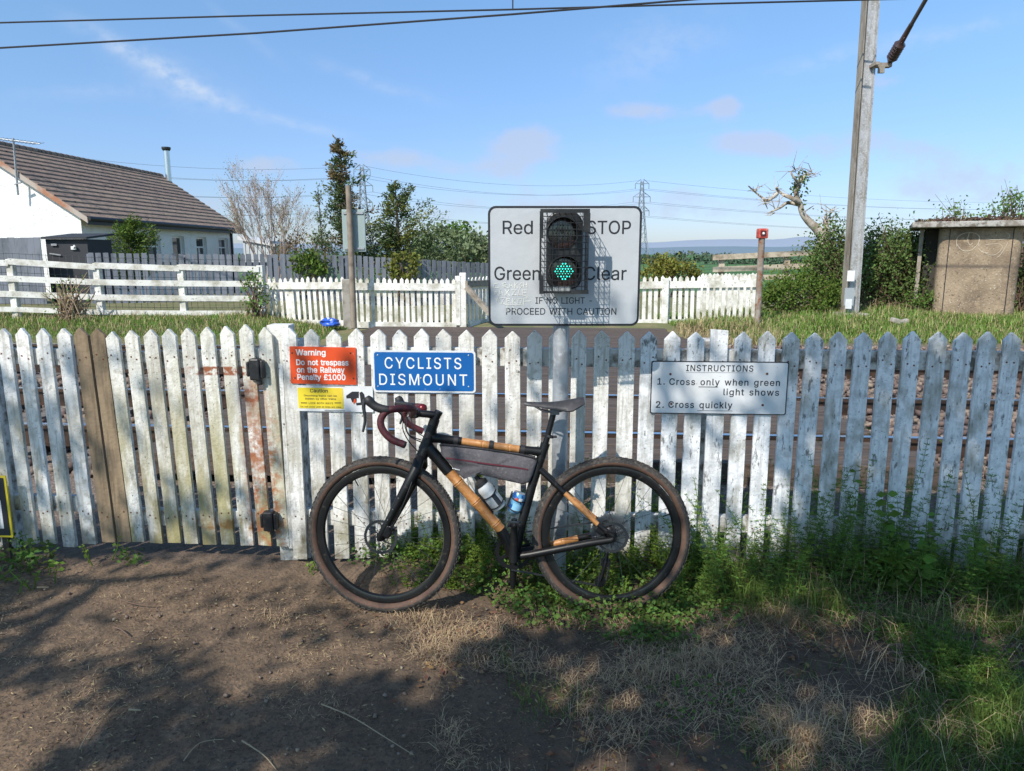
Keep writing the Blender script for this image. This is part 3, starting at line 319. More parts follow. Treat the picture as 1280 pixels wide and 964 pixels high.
_glyphs = {}
def glyph(ch, bold):
    """triangles of one letter: everything its outlines wind around"""
    if (ch, bold) in _glyphs: return _glyphs[ch, bold]
    outs = GLYPHS[ch][1]; ar = lambda o: sum(o[i] * o[(i + 3) % len(o)] - o[(i + 2) % len(o)] * o[i + 1] for i in range(0, len(o), 2))
    sg = 1 if ar(max(outs, key=lambda o: abs(ar(o)))) > 0 else -1; C = [outline_grow(o, bold, sg) for o in outs]
    vs = []; es = []
    for P in C:
        k = len(vs); vs += [Vector(p) for p in P]; es += [(k + i, k + (i + 1) % len(P)) for i in range(len(P))]
    v, e, f = delaunay_2d_cdt(vs, es, [], 0, 1e-5)[:3]; keep = []
    for t in f:
        x = sum(v[i].x for i in t) / len(t); y = sum(v[i].y for i in t) / len(t)
        if sum(winding(P, x, y) for P in C): keep.append(tuple(t))
    _glyphs[ch, bold] = ([(p.x, p.y) for p in v], keep); return _glyphs[ch, bold]
def lettering(name, body, mat, parent, M4, w, h, x, y, bold=0.0, track=0.0):
    """flat text mesh: M4 maps (x right, y up, z out) of the sign to the world; fitted to width w and cap height h, lower left at x, y"""
    V = []; F = []; pen = 0.0
    for ch in body:
        if ch == ' ': pen += .27 + track; continue
        v, f = glyph(ch, bold); k = len(V); V += [(pen + a, b) for a, b in v]; F += [tuple(i + k for i in t) for t in f]; pen += GLYPHS[ch][0] + track
    x0, x1 = min(v[0] for v in V), max(v[0] for v in V); sx = w / (x1 - x0); sy = h / CAP
    me = bpy.data.meshes.new(name); me.from_pydata([((a - x0) * sx + x, b * sy + y, 0) for a, b in V], [], F); me.transform(M4); me.update()
    return link_mesh(name, me, mat, parent, None, False, 0, None)
def rrect(w, h, r, n=5):
    pts = []
    for cx, cy, a0 in ((w / 2 - r, h / 2 - r, 0), (-w / 2 + r, h / 2 - r, 90), (-w / 2 + r, -h / 2 + r, 180), (w / 2 - r, -h / 2 + r, 270)):
        for i in range(n + 1):
            a = rad(a0 + 90 * i / n); pts.append((cx + r * math.cos(a), cy + r * math.sin(a)))
    return pts
# ---------------------------------------------------------------- the ground
def lattice_noise(x, y, sc, seed):
    r = np.random.default_rng(seed).random((256, 256)); x = np.asarray(x, float) * sc + 1000.3; y = np.asarray(y, float) * sc + 1000.7
    xi = np.floor(x).astype(int); yi = np.floor(y).astype(int); fx = x - xi; fy = y - yi; fx = fx * fx * (3 - 2 * fx); fy = fy * fy * (3 - 2 * fy)
    g_ = lambda a, b: r[a % 256, b % 256]
    return (g_(xi, yi) * (1 - fx) + g_(xi + 1, yi) * fx) * (1 - fy) + (g_(xi, yi + 1) * (1 - fx) + g_(xi + 1, yi + 1) * fx) * fy - .5
def fbm(x, y, sc, octv, seed): return sum(lattice_noise(x, y, sc * 2 ** i, seed + i) / 2 ** i for i in range(octv))
def gz(x, y):
    x = np.asarray(x, float); y = np.asarray(y, float)
    z = sstep(3.08, 3.55, y) * (.015 + .07 * sstep(-1.0, -.35, x)) + sstep(3.7, 4.6, y) * .06
    z = z + sstep(11.3, 13.0, y) * .16 + sstep(12.0, 14.5, y) * .10 * sstep(3.0, 4.5, x) + sstep(11.6, 13.3, y) * .17 * sstep(3.2, 5.2, -x)
    z = z - sstep(16, 45, y) * .9 - sstep(40, 400, y) * 2.4
    near = 1 - sstep(9, 16, np.abs(y))
    return z + near * (.035 * fbm(x, y, 1.3, 2, 3) + .012 * fbm(x, y, 7, 3, 9)) * (1 - sstep(4.2, 4.6, y) * (1 - sstep(10.8, 11.5, y)))
def axis(lo, hi, step, far_lo, far_hi, gr=1.22):
    a = list(np.arange(lo, hi, step)); s = step; v = hi
    while v < far_hi: a.append(v); s *= gr; v += s
    s = step; v = lo - step
    while v > far_lo: a.insert(0, v); s *= gr; v -= s
    return np.array(a)
gx = axis(-3.0, 3.2, .016, -9000, 9000); gy = axis(1.3, 3.75, .016, -300, 9000, 1.16)
XX, YY = np.meshgrid(gx, gy)
ZZ = gz(XX, YY)
fine = (np.abs(XX) < 3.4) & (YY < 4) & (YY > 1)
ZZ = ZZ + fine * (.014 * np.maximum(fbm(XX, YY, 28, 3, 21), -.15) + .008 * np.maximum(0, lattice_noise(XX, YY, 45, 40) - .22) * 2)
nx, ny = len(gx), len(gy)
ii = (np.arange(ny - 1)[:, None] * nx + np.arange(nx - 1)[None, :]).ravel()
mat_ground = M('soil', (.185, .124, .076), .95, layers=[
    ((.115, .078, .050), 2.2, .35, .62), ((.235, .162, .105), 9, .55, .72), ((.07, .05, .036), 30, .56, .70),
    ((.082, .056, .037), 1.1, .18, .36, None, None, [(0, 3.6, 3.75, .75)]), ((.12, .085, .058), 14, .5, .68, None, None, [(0, 3.6, 3.6, .5)]),
    ((.36, .27, .17), 120, .60, .68), ((.085, .06, .04), 60, .49, .62), ((.09, .064, .044), 22, .53, .66), ((.025, .018, .013), 75, .60, .68),
    ((.12, .09, .07), 40, .3, .4, None, None, [(1, 7.7, 3.9, .5)]), ((.30, .23, .19), 55, .5, .6, None, None, [(1, 7.7, 3.7, .4)]),
    ((.13, .14, .05), .7, .2, .3, None, None, [(1, 3012, 3000.4, .7)]), ((.20, .17, .085), 2.5, .45, .6, None, None, [(1, 3012, 3000.4, .7)]),
    ((.05, .135, .028), .05, .1, .2, None, None, [(1, 3035, 3000, 5)]), ((.07, .16, .035), .02, .5, .6, (1, 3, 1), None, [(1, 3060, 3000, 10)])],
    bump=1, bscale=75)
ground = np_mesh('ground', np.stack([XX, YY, ZZ], -1).reshape(-1, 3), np.stack([ii, ii + 1, ii + nx + 1, ii + nx], 1), mat_ground, smooth=80)
ground['kind'] = 'structure'

# distant hills
def ridge(name, Y, base, pts, mat):
    xs = np.linspace(-1.3 * Y, 1.3 * Y, 160); h = np.interp((xs / Y), [p[0] for p in pts], [p[1] for p in pts])
    h = h * (1 + .25 * fbm(xs, xs * 0, 14 / Y, 4, 77)) + .003
    V = []; n = len(xs)
    for k, (dy, f) in enumerate(((-.22, 0), (-.08, .55), (0, 1), (.25, 0))):
        V += [(x, Y * (1 + dy), base + f * hh * Y + (0 if f else -6)) for x, hh in zip(xs, h)]
    Q = [(r * n + i, r * n + i + 1, (r + 1) * n + i + 1, (r + 1) * n + i) for r in range(3) for i in range(n - 1)]
    o = np_mesh(name, V, Q, mat, smooth=60); o['kind'] = 'structure'; return o
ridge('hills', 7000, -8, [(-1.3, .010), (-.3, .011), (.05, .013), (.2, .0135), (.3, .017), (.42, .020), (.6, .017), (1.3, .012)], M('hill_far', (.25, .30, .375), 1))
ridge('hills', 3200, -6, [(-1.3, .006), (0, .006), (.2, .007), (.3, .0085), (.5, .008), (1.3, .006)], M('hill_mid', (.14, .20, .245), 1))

# ---------------------------------------------------------------- railway
TS = -.066                                     # the tracks run slightly away to the left
def TR(u, Y, z=0): return Vector((u, Y + TS * (u - 3), z))
mat_rail = M('rail_steel', (.075, .042, .027), .55, .3, [((.03, .02, .016), 9, .45, .6)]); mat_railtop = M('rail_head', (.55, .57, .6), .22, 1)
mat_sleeper = M('sleeper_concrete', (.19, .165, .14), .9, 0, [((.08, .06, .05), 12, .4, .65)], bump=.4)
mat_deck = M('deck_timber', (.085, .062, .047), .85, 0, [((.15, .115, .09), 14, .45, .7, (.12, 1.5, 1)), ((.035, .026, .02), 40, .5, .68, (.08, 2, 1))], bump=.5, bscale=60, isl=.2)
for k, (ya, lab) in enumerate(((5.08, 'rusty railway track nearest the white picket fence, with two shiny rails'), (8.48, 'second railway track, farther from the camera, behind the near pair of rails'))):
    t = thing('railway_track', lab, 'railway track', TR(0, ya + .7, .12), 'railway tracks')
    for yr in (ya, ya + 1.46):
        m = MB(); hd = MB()
        for (w, z0, z1) in ((.13, .135, .150), (.018, .150, .262), (.066, .262, .288)):
            a, b = TR(-26, yr, (z0 + z1) / 2), TR(26, yr, (z0 + z1) / 2); m.beam(a, b, w, z1 - z0)
        r = m.build('rail', mat_rail, t)
        hd.beam(TR(-26, yr, .293), TR(26, yr, .293), .056, .008); hd.build('rail_head', mat_railtop, r)
    m = MB()
    for u in np.arange(-20, 20, .65):
        if -2.55 < u < 2.75: continue
        c = TR(u, ya + .73, .085); m.box(c, (.25, 2.5, .095))
    m.build('sleepers', mat_sleeper, t)['kind'] = 'stuff'
# timber deck of the crossing
t = thing('crossing_deck', 'dark weathered timber deck of the foot crossing laid between the rails', 'crossing deck', TR(0, 8, .12))
yb = [(4.35, 4.96), (5.2, 6.43), (6.67, 8.35), (8.6, 9.83), (10.07, 12.9)]
for (a, b) in yb:
    n = max(1, round((b - a) / .24)); w = (b - a) / n
    for i in range(n):
        y = a + (i + .5) * w; e0 = -2.5 + rng.uniform(-.05, .05); e1 = 2.7 + rng.uniform(-.05, .05)
        m = MB(); m.beam(TR(e0, y, .215 + rng.uniform(-.006, .006)), TR(e1, y, .215 + rng.uniform(-.006, .006)), w - .014, .15); m.build('board', mat_deck, t, bevel=.006)

# ---------------------------------------------------------------- white picket fence and gate in front
FS = -.06
_e = Vector((1, FS, 0)).normalized(); _n = Vector((FS, -1, 0)).normalized()
def onfence(px, py, off=0.0):                 # point of the fence's front face (moved off towards the viewer)
    r = ray(px, py); o = Vector((0, 3.5, 0)) + _n * off
    k = (o - Vector((0, 0, EYE))).dot(_n) / r.dot(_n); return Vector((0, 0, EYE)) + r * k
ALG = [((.40, .38, .34), 55, .5, .72, (1, 1, .07)), ((.30, .275, .17), 5, .43, .70, (1, 1, .5), (.15, 1.2, .3)), ((.18, .155, .09), 15, .53, .68, (1, 1, .35), (.2, 1.2, .1)), ((.10, .085, .065), 70, .63, .68), ((.5, .48, .43), 30, .52, .66), ((.05, .045, .035), 38, .66, .71), ((.11, .09, .05), 9, .38, .6, None, (.02, .32))]
RUST = [((.30, .10, .045), 14, .40, .58, None, None, [(0, -1.300, .062, .02), (2, .74, .27, .12)]), ((.27, .085, .035), 22, .40, .52, None, None, [(0, -1.43, .17, .05), (2, 1.022, .022, .004)]),
        ((.26, .15, .05), 14, .42, .55, None, None, [(0, -1.40, .22, .05), (2, .215, .03, .01)]), ((.35, .14, .06), 25, .42, .6, None, None, [(0, -1.27, .09, .03), (2, .3, .5, .2)])]
mat_paint = M('white_paint_weathered', (.82, .81, .78), .75, 0, ALG, bump=.35, bscale=70, orand=.06)
mat_gate = M('white_paint_stained', (.80, .79, .74), .75, 0, ALG + [((.36, .32, .15), 4, .42, .60, (2, 2, .5), (.2, 1.2, .15)), ((.20, .17, .075), 11, .50, .64, (1, 1, .3), (.1, 1.1, .2))] + RUST, bump=.35, bscale=70, orand=.08)
mat_paint2 = M('white_paint_flaking', (.80, .81, .82), .8, 0, [((.48, .48, .48), 60, .5, .72, (1, 1, .07)), ((.52, .53, .54), 20, .47, .68), ((.20, .20, .195), 46, .58, .66, (1, 1, .35)), ((.08, .076, .07), 85, .63, .69), ((.27, .26, .21), 7, .52, .7, (1, 1, .5)), ((.11, .10, .06), 9, .4, .62, None, (.05, .36))], bump=.4, bscale=70, orand=.06)
mat_oldwood = M('bare_brown_board', (.27, .20, .125), .85, 0, [((.15, .11, .065), 10, .42, .64, (3, 3, .3)), ((.26, .20, .13), 30, .55, .7, (3, 3, .2))], bump=.3, orand=.1)
mat_railwood = M('fence_rail_wood', (.60, .59, .56), .8, 0, [((.16, .14, .11), 14, .46, .62)], bump=.3)
mat_screw = M('rusty_screw', (.16, .06, .03), .7, .4)
def picket(px, ytop, parent, mat, w=.077, zb=.07, zb_px=None, lean=0.0, flat=False, off=0.0, name='picket', nails=True):
    p = onfence(px, ytop, off); zt = p.z; b = Vector((p.x, p.y, zb)) - _e * lean
    up = (p - b); h = up.length; up.normalize(); hw = w / 2
    j = [rng.uniform(-.004, .004) for _ in range(6)]
    if flat: pr = [(-hw, 0), (hw, 0), (hw, h + j[0]), (-hw, h + j[1])]
    else: pr = [(-hw + j[0], 0 + j[4]), (hw + j[1], 0 + j[5]), (hw + j[1] * .5, h - .036 + j[2]), (.003 + j[3], h), (-.003 + j[3], h), (-hw + j[0] * .5, h - .036 + j[4])]
    m = MB(); m.prism([b + _e * x + up * y for x, y in pr], -_n * .021)
    o = m.build(name, mat, parent, bevel=.002)
    if nails:
        q = MB()
        for zz in (1.09, .26):
            for s in (-.016, .017):
                c = b + up * (zz - zb) + _e * (s + rng.uniform(-.005, .005)) + up * rng.uniform(-.02, .02); q.lathe(c, _n, [(-.004, .0045), (.0015, .0045), (.0018, 0)], 6)
        q.build('nails', mat_screw, o)
    return o
def rail_between(x0, x1, z, parent, mat, h=.085, t=.04, drop=0, name='rail', off=-.0235):
    a = Vector((x0, 3.5 + FS * x0, z)) + _n * (off - t / 2); b = Vector((x1, 3.5 + FS * x1, z + drop)) + _n * (off - t / 2)
    m = MB(); m.beam(a, b, t, h); return m.build(name, mat, parent, bevel=.004)
def fpost(px, ytop, parent, mat, w=.1, zb=-.1, off=-.07, d=.1, name='post'):
    p = onfence(px, ytop, off); m = MB(); m.box(Vector((p.x, p.y, (p.z + zb) / 2)) - _n * d / 2, (w, d, p.z - zb), Matrix.Rotation(math.atan(FS), 3, 'Z')); return m.build(name, mat, parent, bevel=.005)

fl = thing('picket_fence', 'short stained picket fence left of the gate, behind the black and yellow notice', 'fence', (-2.62, 3.66, 0))
for px, y in ((-76, 412), (-50, 411), (-24, 411), (1.7, 411), (25.7, 410.5), (51.4, 411), (78, 411)):
    picket(px, y, fl, mat_paint, zb=.07 + rng.uniform(-.02, .02), w=.067, lean=-.016)
rail_between(-3.15, -2.22, 1.09, fl, mat_railwood, drop=-.01); rail_between(-3.15, -2.22, .30, fl, mat_railwood)
fpost(-30, 420, fl, mat_railwood)

gt = thing('picket_gate', 'closed white picket gate with rust stains, two brown boards and black closer boxes', 'gate', (-1.85, 3.61, .06))
for px, y, mt in ((99, 410, mat_oldwood), (120.3, 411, mat_oldwood), (138.7, 415, mat_gate), (162.7, 413.5, mat_gate), (186.6, 412.5, mat_gate), (209.6, 411.5, mat_gate), (233.6, 410.5, mat_gate), (257.5, 409.3, mat_gate), (281.8, 408, mat_gate), (305.8, 406, mat_gate), (330.5, 409.5, mat_gate)):
    picket(px, y, gt, mt, w=.0695 if mt is mat_gate else .072, zb=.102 if mt is mat_gate else .10, lean=-.034 + .0008 * (px - 138) * .03, name='picket' if mt is mat_gate else 'brown_board')
rail_between(-2.10, -1.22, 1.06, gt, mat_railwood, drop=.03, h=.09); rail_between(-2.06, -1.20, .235, gt, mat_railwood, drop=0, h=.09)
mat_blackplastic = M('black_plastic', (.018, .018, .02), .45, 0, [((.06, .06, .06), 20, .5, .7)], bump=.1)
for (px, py, w, h) in ((319.5, 461.5, .085, .108), (336.5, 651, .085, .105)):          # hinge closer boxes
    c = onfence(px, py, .022); m = MB(); rot = Matrix.Rotation(math.atan(FS), 3, 'Z')
    m.box(c, (w * .62, .044, h), rot); m.box(c + _e * w * .43, (w * .22, .036, h * .86), rot); m.box(c - _e * w * .42, (w * .2, .03, h * .7), rot)
    m.lathe(c + Vector((0, 0, -h * .5)) + _e * .012, (0, 0, -1), [(0, .012), (.02, .012), (.026, .006), (.026, 0)], 10)
    m.build('closer_box', mat_blackplastic, gt, bevel=.008)
g_post = thing('gate_post', 'square white post the gate hangs on, right of the rust stained picket', 'post', (-1.16, 3.6, 0))
p = onfence(346, 407, -.022); m = MB(); m.box((p.x, p.y + .06, p.z / 2 - .0), (.11, .1, p.z + .0)); m.build('timber', mat_paint, g_post, bevel=.004)
p = onfence(353, 455, -.004); m = MB(); m.box((p.x - .01, p.y + .006, (p.z + .09) / 2), (.02, .012, p.z - .09)); m.build('slam_strip', mat_paint, g_post)

fr = thing('picket_fence', 'long white picket fence right of the gate, behind the bicycle and carrying the signs', 'fence', (.6, 3.47, 0))
tops = [(360.6, 410), (388, 412), (416, 412.5), (444, 411.5), (472, 412), (499, 412.5), (526, 412), (554, 412), (582.5, 412.5), (611.6, 413), (640, 414), (668, 414), (696, 414), (724.5, 414), (753, 414.5), (784, 415), (812, 415), (841, 415), (871, 415), (900, 414), (930, 415), (960, 415), (991, 415.5), (1020, 416), (1050, 416), (1081.5, 416), (1112, 415.5), (1142.5, 415), (1174.5, 415.5), (1206, 415.5), (1237, 415.5), (1267.5, 416), (1299, 416), (1330, 416), (1361, 416)]
for px, y in tops:
    if px == 900: picket(px, 413, fr, mat_paint2, zb=.06, w=.082, flat=True, name='square_topped_picket'); continue
    picket(px, y + rng.uniform(-.8, .8), fr, mat_paint if px < 800 else mat_paint2, zb=(.018 if px < 400 else .055 if px < 620 else .06) + rng.uniform(-.02, .02), w=.0735 if px < 800 else .078, lean=rng.uniform(-.008, .008))
rail_between(-1.09, .42, 1.10, fr, mat_railwood, h=.09); rail_between(.425, 2.95, 1.10, fr, mat_railwood, h=.09)
rail_between(-1.09, .42, .255, fr, mat_railwood, h=.085); rail_between(.425, 2.95, .265, fr, mat_railwood, h=.085)
for px in (362, 884, 1380): fpost(px, 425, fr, mat_railwood, w=.09, off=-.066)
mat_darkpost = M('dark_timber_post', (.05, .042, .035), .85, 0, [((.1, .085, .07), 20, .5, .7)])

# ---------------------------------------------------------------- signs
def frame_on(o, e, n, tl, br):
    """sign frame in the plane through o with normal n: returns matrix, width, height and a map from photo places to sign places"""
    def hit(px, py):
        r = ray(px, py); k = (o - Vector((0, 0, EYE))).dot(n) / r.dot(n); return Vector((0, 0, EYE)) + r * k
    a, b = hit(*tl), hit(*br); c = (a + b) / 2
    M4 = Matrix(((e.x, 0, n.x, c.x), (e.y, 0, n.y, c.y), (0, 1, 0, c.z), (0, 0, 0, 1)))
    inv = M4.inverted()
    def loc(px, py): q = inv @ hit(px, py); return q.x, q.y
    w = abs((inv @ b).x - (inv @ a).x); h = abs(a.z - b.z)
    return M4, w, h, loc
def plate(M4, w, h, r, z0, z1, name, mat, parent, cx=0, cy=0, bevel=0, rot=0):
    m = MB(); R = Matrix.Rotation(rot, 2)
    m.prism([M4 @ Vector((*(Vector((cx, cy)) + R @ Vector(p)), z0)) for p in rrect(w, h, r)], (M4.to_3x3() @ Vector((0, 0, z1 - z0)))); return m.build(name, mat, parent, bevel=bevel)
def write(parent, M4, loc, z, mat, body, x0, x1, yb, cap, bold=0, track=0, name='lettering'):
    a = loc(x0, yb); b = loc(x1, yb); c = loc(x0, yb - cap)
    T = M4 @ Matrix.Translation((0, 0, z)); return lettering(name, body, mat, parent, T, abs(b[0] - a[0]), abs(c[1] - a[1]), a[0], a[1], bold, track)
def bar(parent, M4, loc, z, mat, x0, y0, x1, y1, name='rule', th=.0006):
    a = loc(x0, y0); b = loc(x1, y1); return plate(M4, abs(b[0] - a[0]), abs(b[1] - a[1]), min(abs(b[0] - a[0]), abs(b[1] - a[1])) * .05, z, z + th, name, mat, parent, (a[0] + b[0]) / 2, (a[1] + b[1]) / 2)
def discs(parent, M4, loc, z, mat, pts, r, name):
    m = MB()
    for px, py in pts:
        x, y = loc(px, py); m.lathe(M4 @ Vector((x, y, z)), M4.to_3x3() @ Vector((0, 0, 1)), [(0, r), (.0012, r), (.002, r * .6), (.0022, 0)], 10)
    return m.build(name, mat, parent)
mat_red = M('sign_red_orange', (.70, .075, .012), .5, 0, [((.66, .07, .012), 6, .4, .7), ((.75, .45, .38), 60, .69, .71)])
mat_white = M('sign_white', (.80, .80, .79), .5); mat_signwhite = M('sign_white_aged', (.72, .73, .74), .45, 0, [((.55, .56, .56), 5, .5, .75), ((.3, .27, .2), 45, .68, .71)])
mat_yellow = M('sign_yellow', (.80, .62, .035), .5, 0, [((.7, .5, .05), 8, .5, .7)]); mat_ink = M('sign_black_ink', (.018, .02, .026), .55); mat_blue = M('sign_blue', (.004, .105, .36), .38, 0, [((.008, .125, .39), 4, .4, .7), ((.2, .3, .5), 60, .69, .71)])
mat_grey_back = M('grey_metal', (.42, .43, .43), .5, .5)
C6 = lambda x, y: (350 + x / 4.74, 400 + y / 4.74)
C1 = lambda x, y: (780 + x / 2.56, 400 + y / 2.56)
C3 = lambda x, y: (600 + x / 4.592, 220 + y / 4.592)
def fence_sign(name, label, tl, br, off):
    M4, w, h, loc = frame_on(Vector((0, 3.5, 0)) + _n * off, _e, _n, tl, br); t = thing(name, label, 'sign', M4.to_translation() - Vector((0, 0, h / 2))); return t, M4, w, h, loc
# red warning
t, M4, w, h, loc = fence_sign('warning_sign', 'orange red warning sign about trespass, with white lettering, on the fence by the gate', (361.7, 433.4), (446.3, 480.6), .004)
plate(M4, w, h, .003, 0, .003, 'panel', mat_red, t, rot=-.012)
for body, x0, x1, yb, cp in (('Warning', 95, 272, 208, 33), ('Do not trespass', 98, 408, 266, 32), ('on the Railway', 102, 385, 310, 32), ('Penalty £1000', 105, 390, 353, 32)):
    write(t, M4, loc, .0035, mat_white, body, *[C6(x0, yb)[0], C6(x1, yb)[0], C6(0, yb)[1] , cp / 4.74], bold=.022)
discs(t, M4, loc, .003, mat_screw, [C6(73, 195), C6(418, 196), C6(90, 342), C6(436, 345)], .0045, 'screws')
# yellow caution
t, M4, w, h, loc = fence_sign('caution_sign', 'small yellow and white caution sign with a train symbol below the red sign', (371.3, 481.8), (467, 515), .006)
plate(M4, w, h, .003, 0, .003, 'panel', mat_signwhite, t, rot=-.004)
bar(t, M4, loc, .0034, mat_yellow, *C6(105, 400), *C6(379, 526), name='yellow_field')
for body, x0, x1, yb, cp in (('Caution', 180, 285, 428, 20), ('Oncoming trains can be', 143, 338, 452, 10), ('hidden by other trains', 152, 334, 471, 11), ('LOOK BOTH WAYS', 172, 316, 497, 11), ('Do not cross until all lines are clear', 124, 366, 517, 9)):
    write(t, M4, loc, .0043, mat_ink, body, C6(x0, 0)[0], C6(x1, 0)[0], C6(0, yb)[1], cp / 4.74, bold=.014)
for x0, x1 in ((125, 163), (325, 363)): bar(t, M4, loc, .0043, mat_ink, *C6(x0, 488), *C6(x1, 493))
def flatpoly(parent, M4, loc, z, mat, pts, name, th=.0006):
    m = MB(); m.prism([M4 @ Vector((*loc(*p), z)) for p in pts], M4.to_3x3() @ Vector((0, 0, th))); return m.build(name, mat, parent)
flatpoly(t, M4, loc, .0034, mat_ink, [C6(*p) for p in ((393, 448), (428, 424), (468, 424), (468, 462), (455, 462), (455, 488), (430, 488), (420, 464), (395, 464))], 'train_symbol')
flatpoly(t, M4, loc, .0034, mat_ink, [C6(*p) for p in ((472, 430), (487, 424), (500, 440), (512, 500), (455, 506), (450, 492), (480, 488))], 'train_symbol')
flatpoly(t, M4, loc, .0042, mat_red, [C6(*p) for p in ((440, 470), (447, 464), (453, 488), (445, 490), (438, 500), (436, 484))], 'figure_symbol')
for y in (391, 536): bar(t, M4, loc, .0034, mat_grey_back, *C6(265, y - 4), *C6(385, y + 4), name='clip')
# blue
t, M4, w, h, loc = fence_sign('cyclists_sign', 'blue sign with white border reading cyclists dismount', (465.2, 437.6), (594.8, 491.4), .006)
plate(M4, w, h, .016, 0, .003, 'panel', mat_signwhite, t)
plate(M4, w - .018, h - .018, .012, .0034, .0042, 'blue_field', mat_blue, t)
for body, x0, x1, yb in (('CYCLISTS', 622, 1075, 286), ('DISMOUNT', 590, 1110, 383)):
    write(t, M4, loc, .0046, mat_white, body, C6(x0, 0)[0], C6(x1, 0)[0], C6(0, yb)[1], 65 / 4.74, bold=.004, track=.10)
discs(t, M4, loc, .0042, mat_grey_back, [C6(580, 208), C6(1118, 210), C6(582, 393), C6(1118, 395), C6(835, 344)], .004, 'screws')
# instructions
t, M4, w, h, loc = fence_sign('instructions_sign', 'white sign with dark border listing crossing instructions on the fence right of the bicycle', (814.4, 451), (981.8, 519), .006)
plate(M4, w, h, .010, 0, .003, 'panel', mat_ink, t); plate(M4, w - .010, h - .010, .008, .0034, .0042, 'white_field', mat_signwhite, t)
def iw(body, x0, x1, yb, cp): write(t, M4, loc, .0046, mat_ink, body, C1(x0, 0)[0], C1(x1, 0)[0], C1(0, yb)[1], cp / 2.56, bold=.012, track=.06)
for a in (('INSTRUCTIONS', 198, 413, 163, 19), ('1.', 106, 130, 206, 20), ('Cross only when green', 144, 498, 207, 20), ('light shows', 317, 495, 240, 20), ('2.', 101, 127, 280, 20), ('Cross quickly', 141, 346, 280, 20)): iw(*a)
for x0, x1, y in ((198, 413, 168), (238, 300, 214), (234, 346, 290)): bar(t, M4, loc, .0046, mat_ink, *C1(x0, y - 1.3), *C1(x1, y + 1.3))
discs(t, M4, loc, .0042, mat_screw, [C1(148, 173), C1(457, 172), C1(151, 268), C1(443, 272)], .006, 'screws')
pt = onfence(882, 519, -.066); sp_ = thing('sign_post', 'narrow dark timber post behind the pickets under the instructions sign', 'post', (pt.x, pt.y, .05))
m = MB(); m.box((pt.x, pt.y + .03, pt.z / 2 + .2), (.045, .05, pt.z + .3)); m.build('timber', mat_darkpost, sp_)

# the big STOP board on its post
SY = 3.245
_ex, _ey = Vector((1, 0, 0)), Vector((0, -1, 0))
M4, w, h, loc = frame_on(Vector((0, SY, 0)), _ex, _ey, C3(45, 172), C3(911, 861))
t = thing('crossing_sign', 'large white level crossing board with red and green light rules on a grey post', 'sign', (PX(700, 3.29, .8), 3.29, .02))
mat_board = M('board_white', (.50, .525, .55), .4, 0, [((.43, .46, .49), 3, .4, .7), ((.35, .33, .28), 60, .70, .72)], bump=.06, bscale=14)
mat_galv = M('galvanised_post', (.36, .38, .40), .55, .35, [((.26, .27, .28), 12, .45, .65), ((.45, .47, .49), 50, .55, .7)], bump=.15)
plate(M4, w, h, .034, -.004, 0, 'panel', mat_ink, t); plate(M4, w - .020, h - .020, .026, .0006, .0014, 'white_field', mat_board, t)
for body, x0, x1, yb, cp in (('Red', 130, 303, 333, 75), ('STOP', 612, 865, 333, 75), ('Green', 82, 345, 597, 75), ('Clear', 598, 840, 597, 75), ('IF NO LIGHT -', 318, 642, 733, 36), ('PROCEED WITH CAUTION', 150, 782, 796, 37)):
    write(t, M4, loc, .0019, mat_ink, body, C3(x0, 0)[0], C3(x1, 0)[0], C3(0, yb)[1], cp / 4.592, bold=.006)
# scratched graffiti on the board
mat_scratch = M('scratch', (.83, .82, .72), .6)
strokes = [[(105, 615), (82, 618), (80, 640), (108, 640)], [(135, 640), (128, 620), (150, 612), (152, 628), (132, 632), (158, 642)], [(168, 642), (178, 614), (190, 642)], [(172, 630), (186, 630)], [(200, 612), (200, 642)], [(218, 614), (202, 628), (220, 644)], [(238, 614), (226, 628), (240, 632), (228, 644)], [(250, 612), (250, 642)], [(270, 612), (270, 642)], [(250, 628), (270, 628)],
           [(80, 652), (84, 682), (98, 668), (82, 662)], [(108, 688), (120, 652), (134, 688)], [(112, 674), (130, 674)], [(142, 652), (170, 688)], [(168, 652), (142, 688)], [(182, 654), (206, 654), (186, 686), (210, 684)], [(228, 652), (218, 686), (236, 684)], [(272, 654), (246, 656), (246, 688), (274, 692)], [(246, 672), (266, 670)],
           [(92, 700), (98, 722), (106, 696), (110, 720)], [(118, 700), (142, 700), (122, 734), (146, 732)], [(172, 702), (154, 704), (156, 734), (176, 732)], [(156, 718), (170, 716)], [(186, 736), (186, 704), (204, 710), (188, 718), (208, 736)], [(222, 706), (216, 728), (236, 732), (238, 706), (222, 706)], [(270, 700), (252, 704), (250, 740), (252, 720), (292, 718)], [(140, 742), (240, 740)], [(155, 745), (152, 782)], [(185, 745), (210, 782)]]
m = MB()
for s in strokes:
    m.tube([M4 @ Vector((*loc(*C3(x + rng.uniform(-2, 2), y + rng.uniform(-2, 2))), .002)) for x, y in s], .0012, 4)
m.build('scratched_writing', mat_scratch, t)
m = MB(); px_ = PX(700, 3.29, .8)
m.lathe((px_, 3.29, -.05), (0, 0, 1), [(0, .0365), (1.79, .0365), (1.80, .034), (1.80, 0)], 20); m.build('post', mat_galv, t, smooth=40)
m = MB()
for z in (1.38, 1.7):
    m = MB(); m.beam((px_ - .3, 3.2515, z), (px_ + .3, 3.2515, z), .012, .035); m.lathe((px_, 3.29, z - .015), (0, 0, 1), [(0, .0365), (0, .041), (.03, .041), (.03, .0365)], 20); m.build('bracket', mat_galv, t)
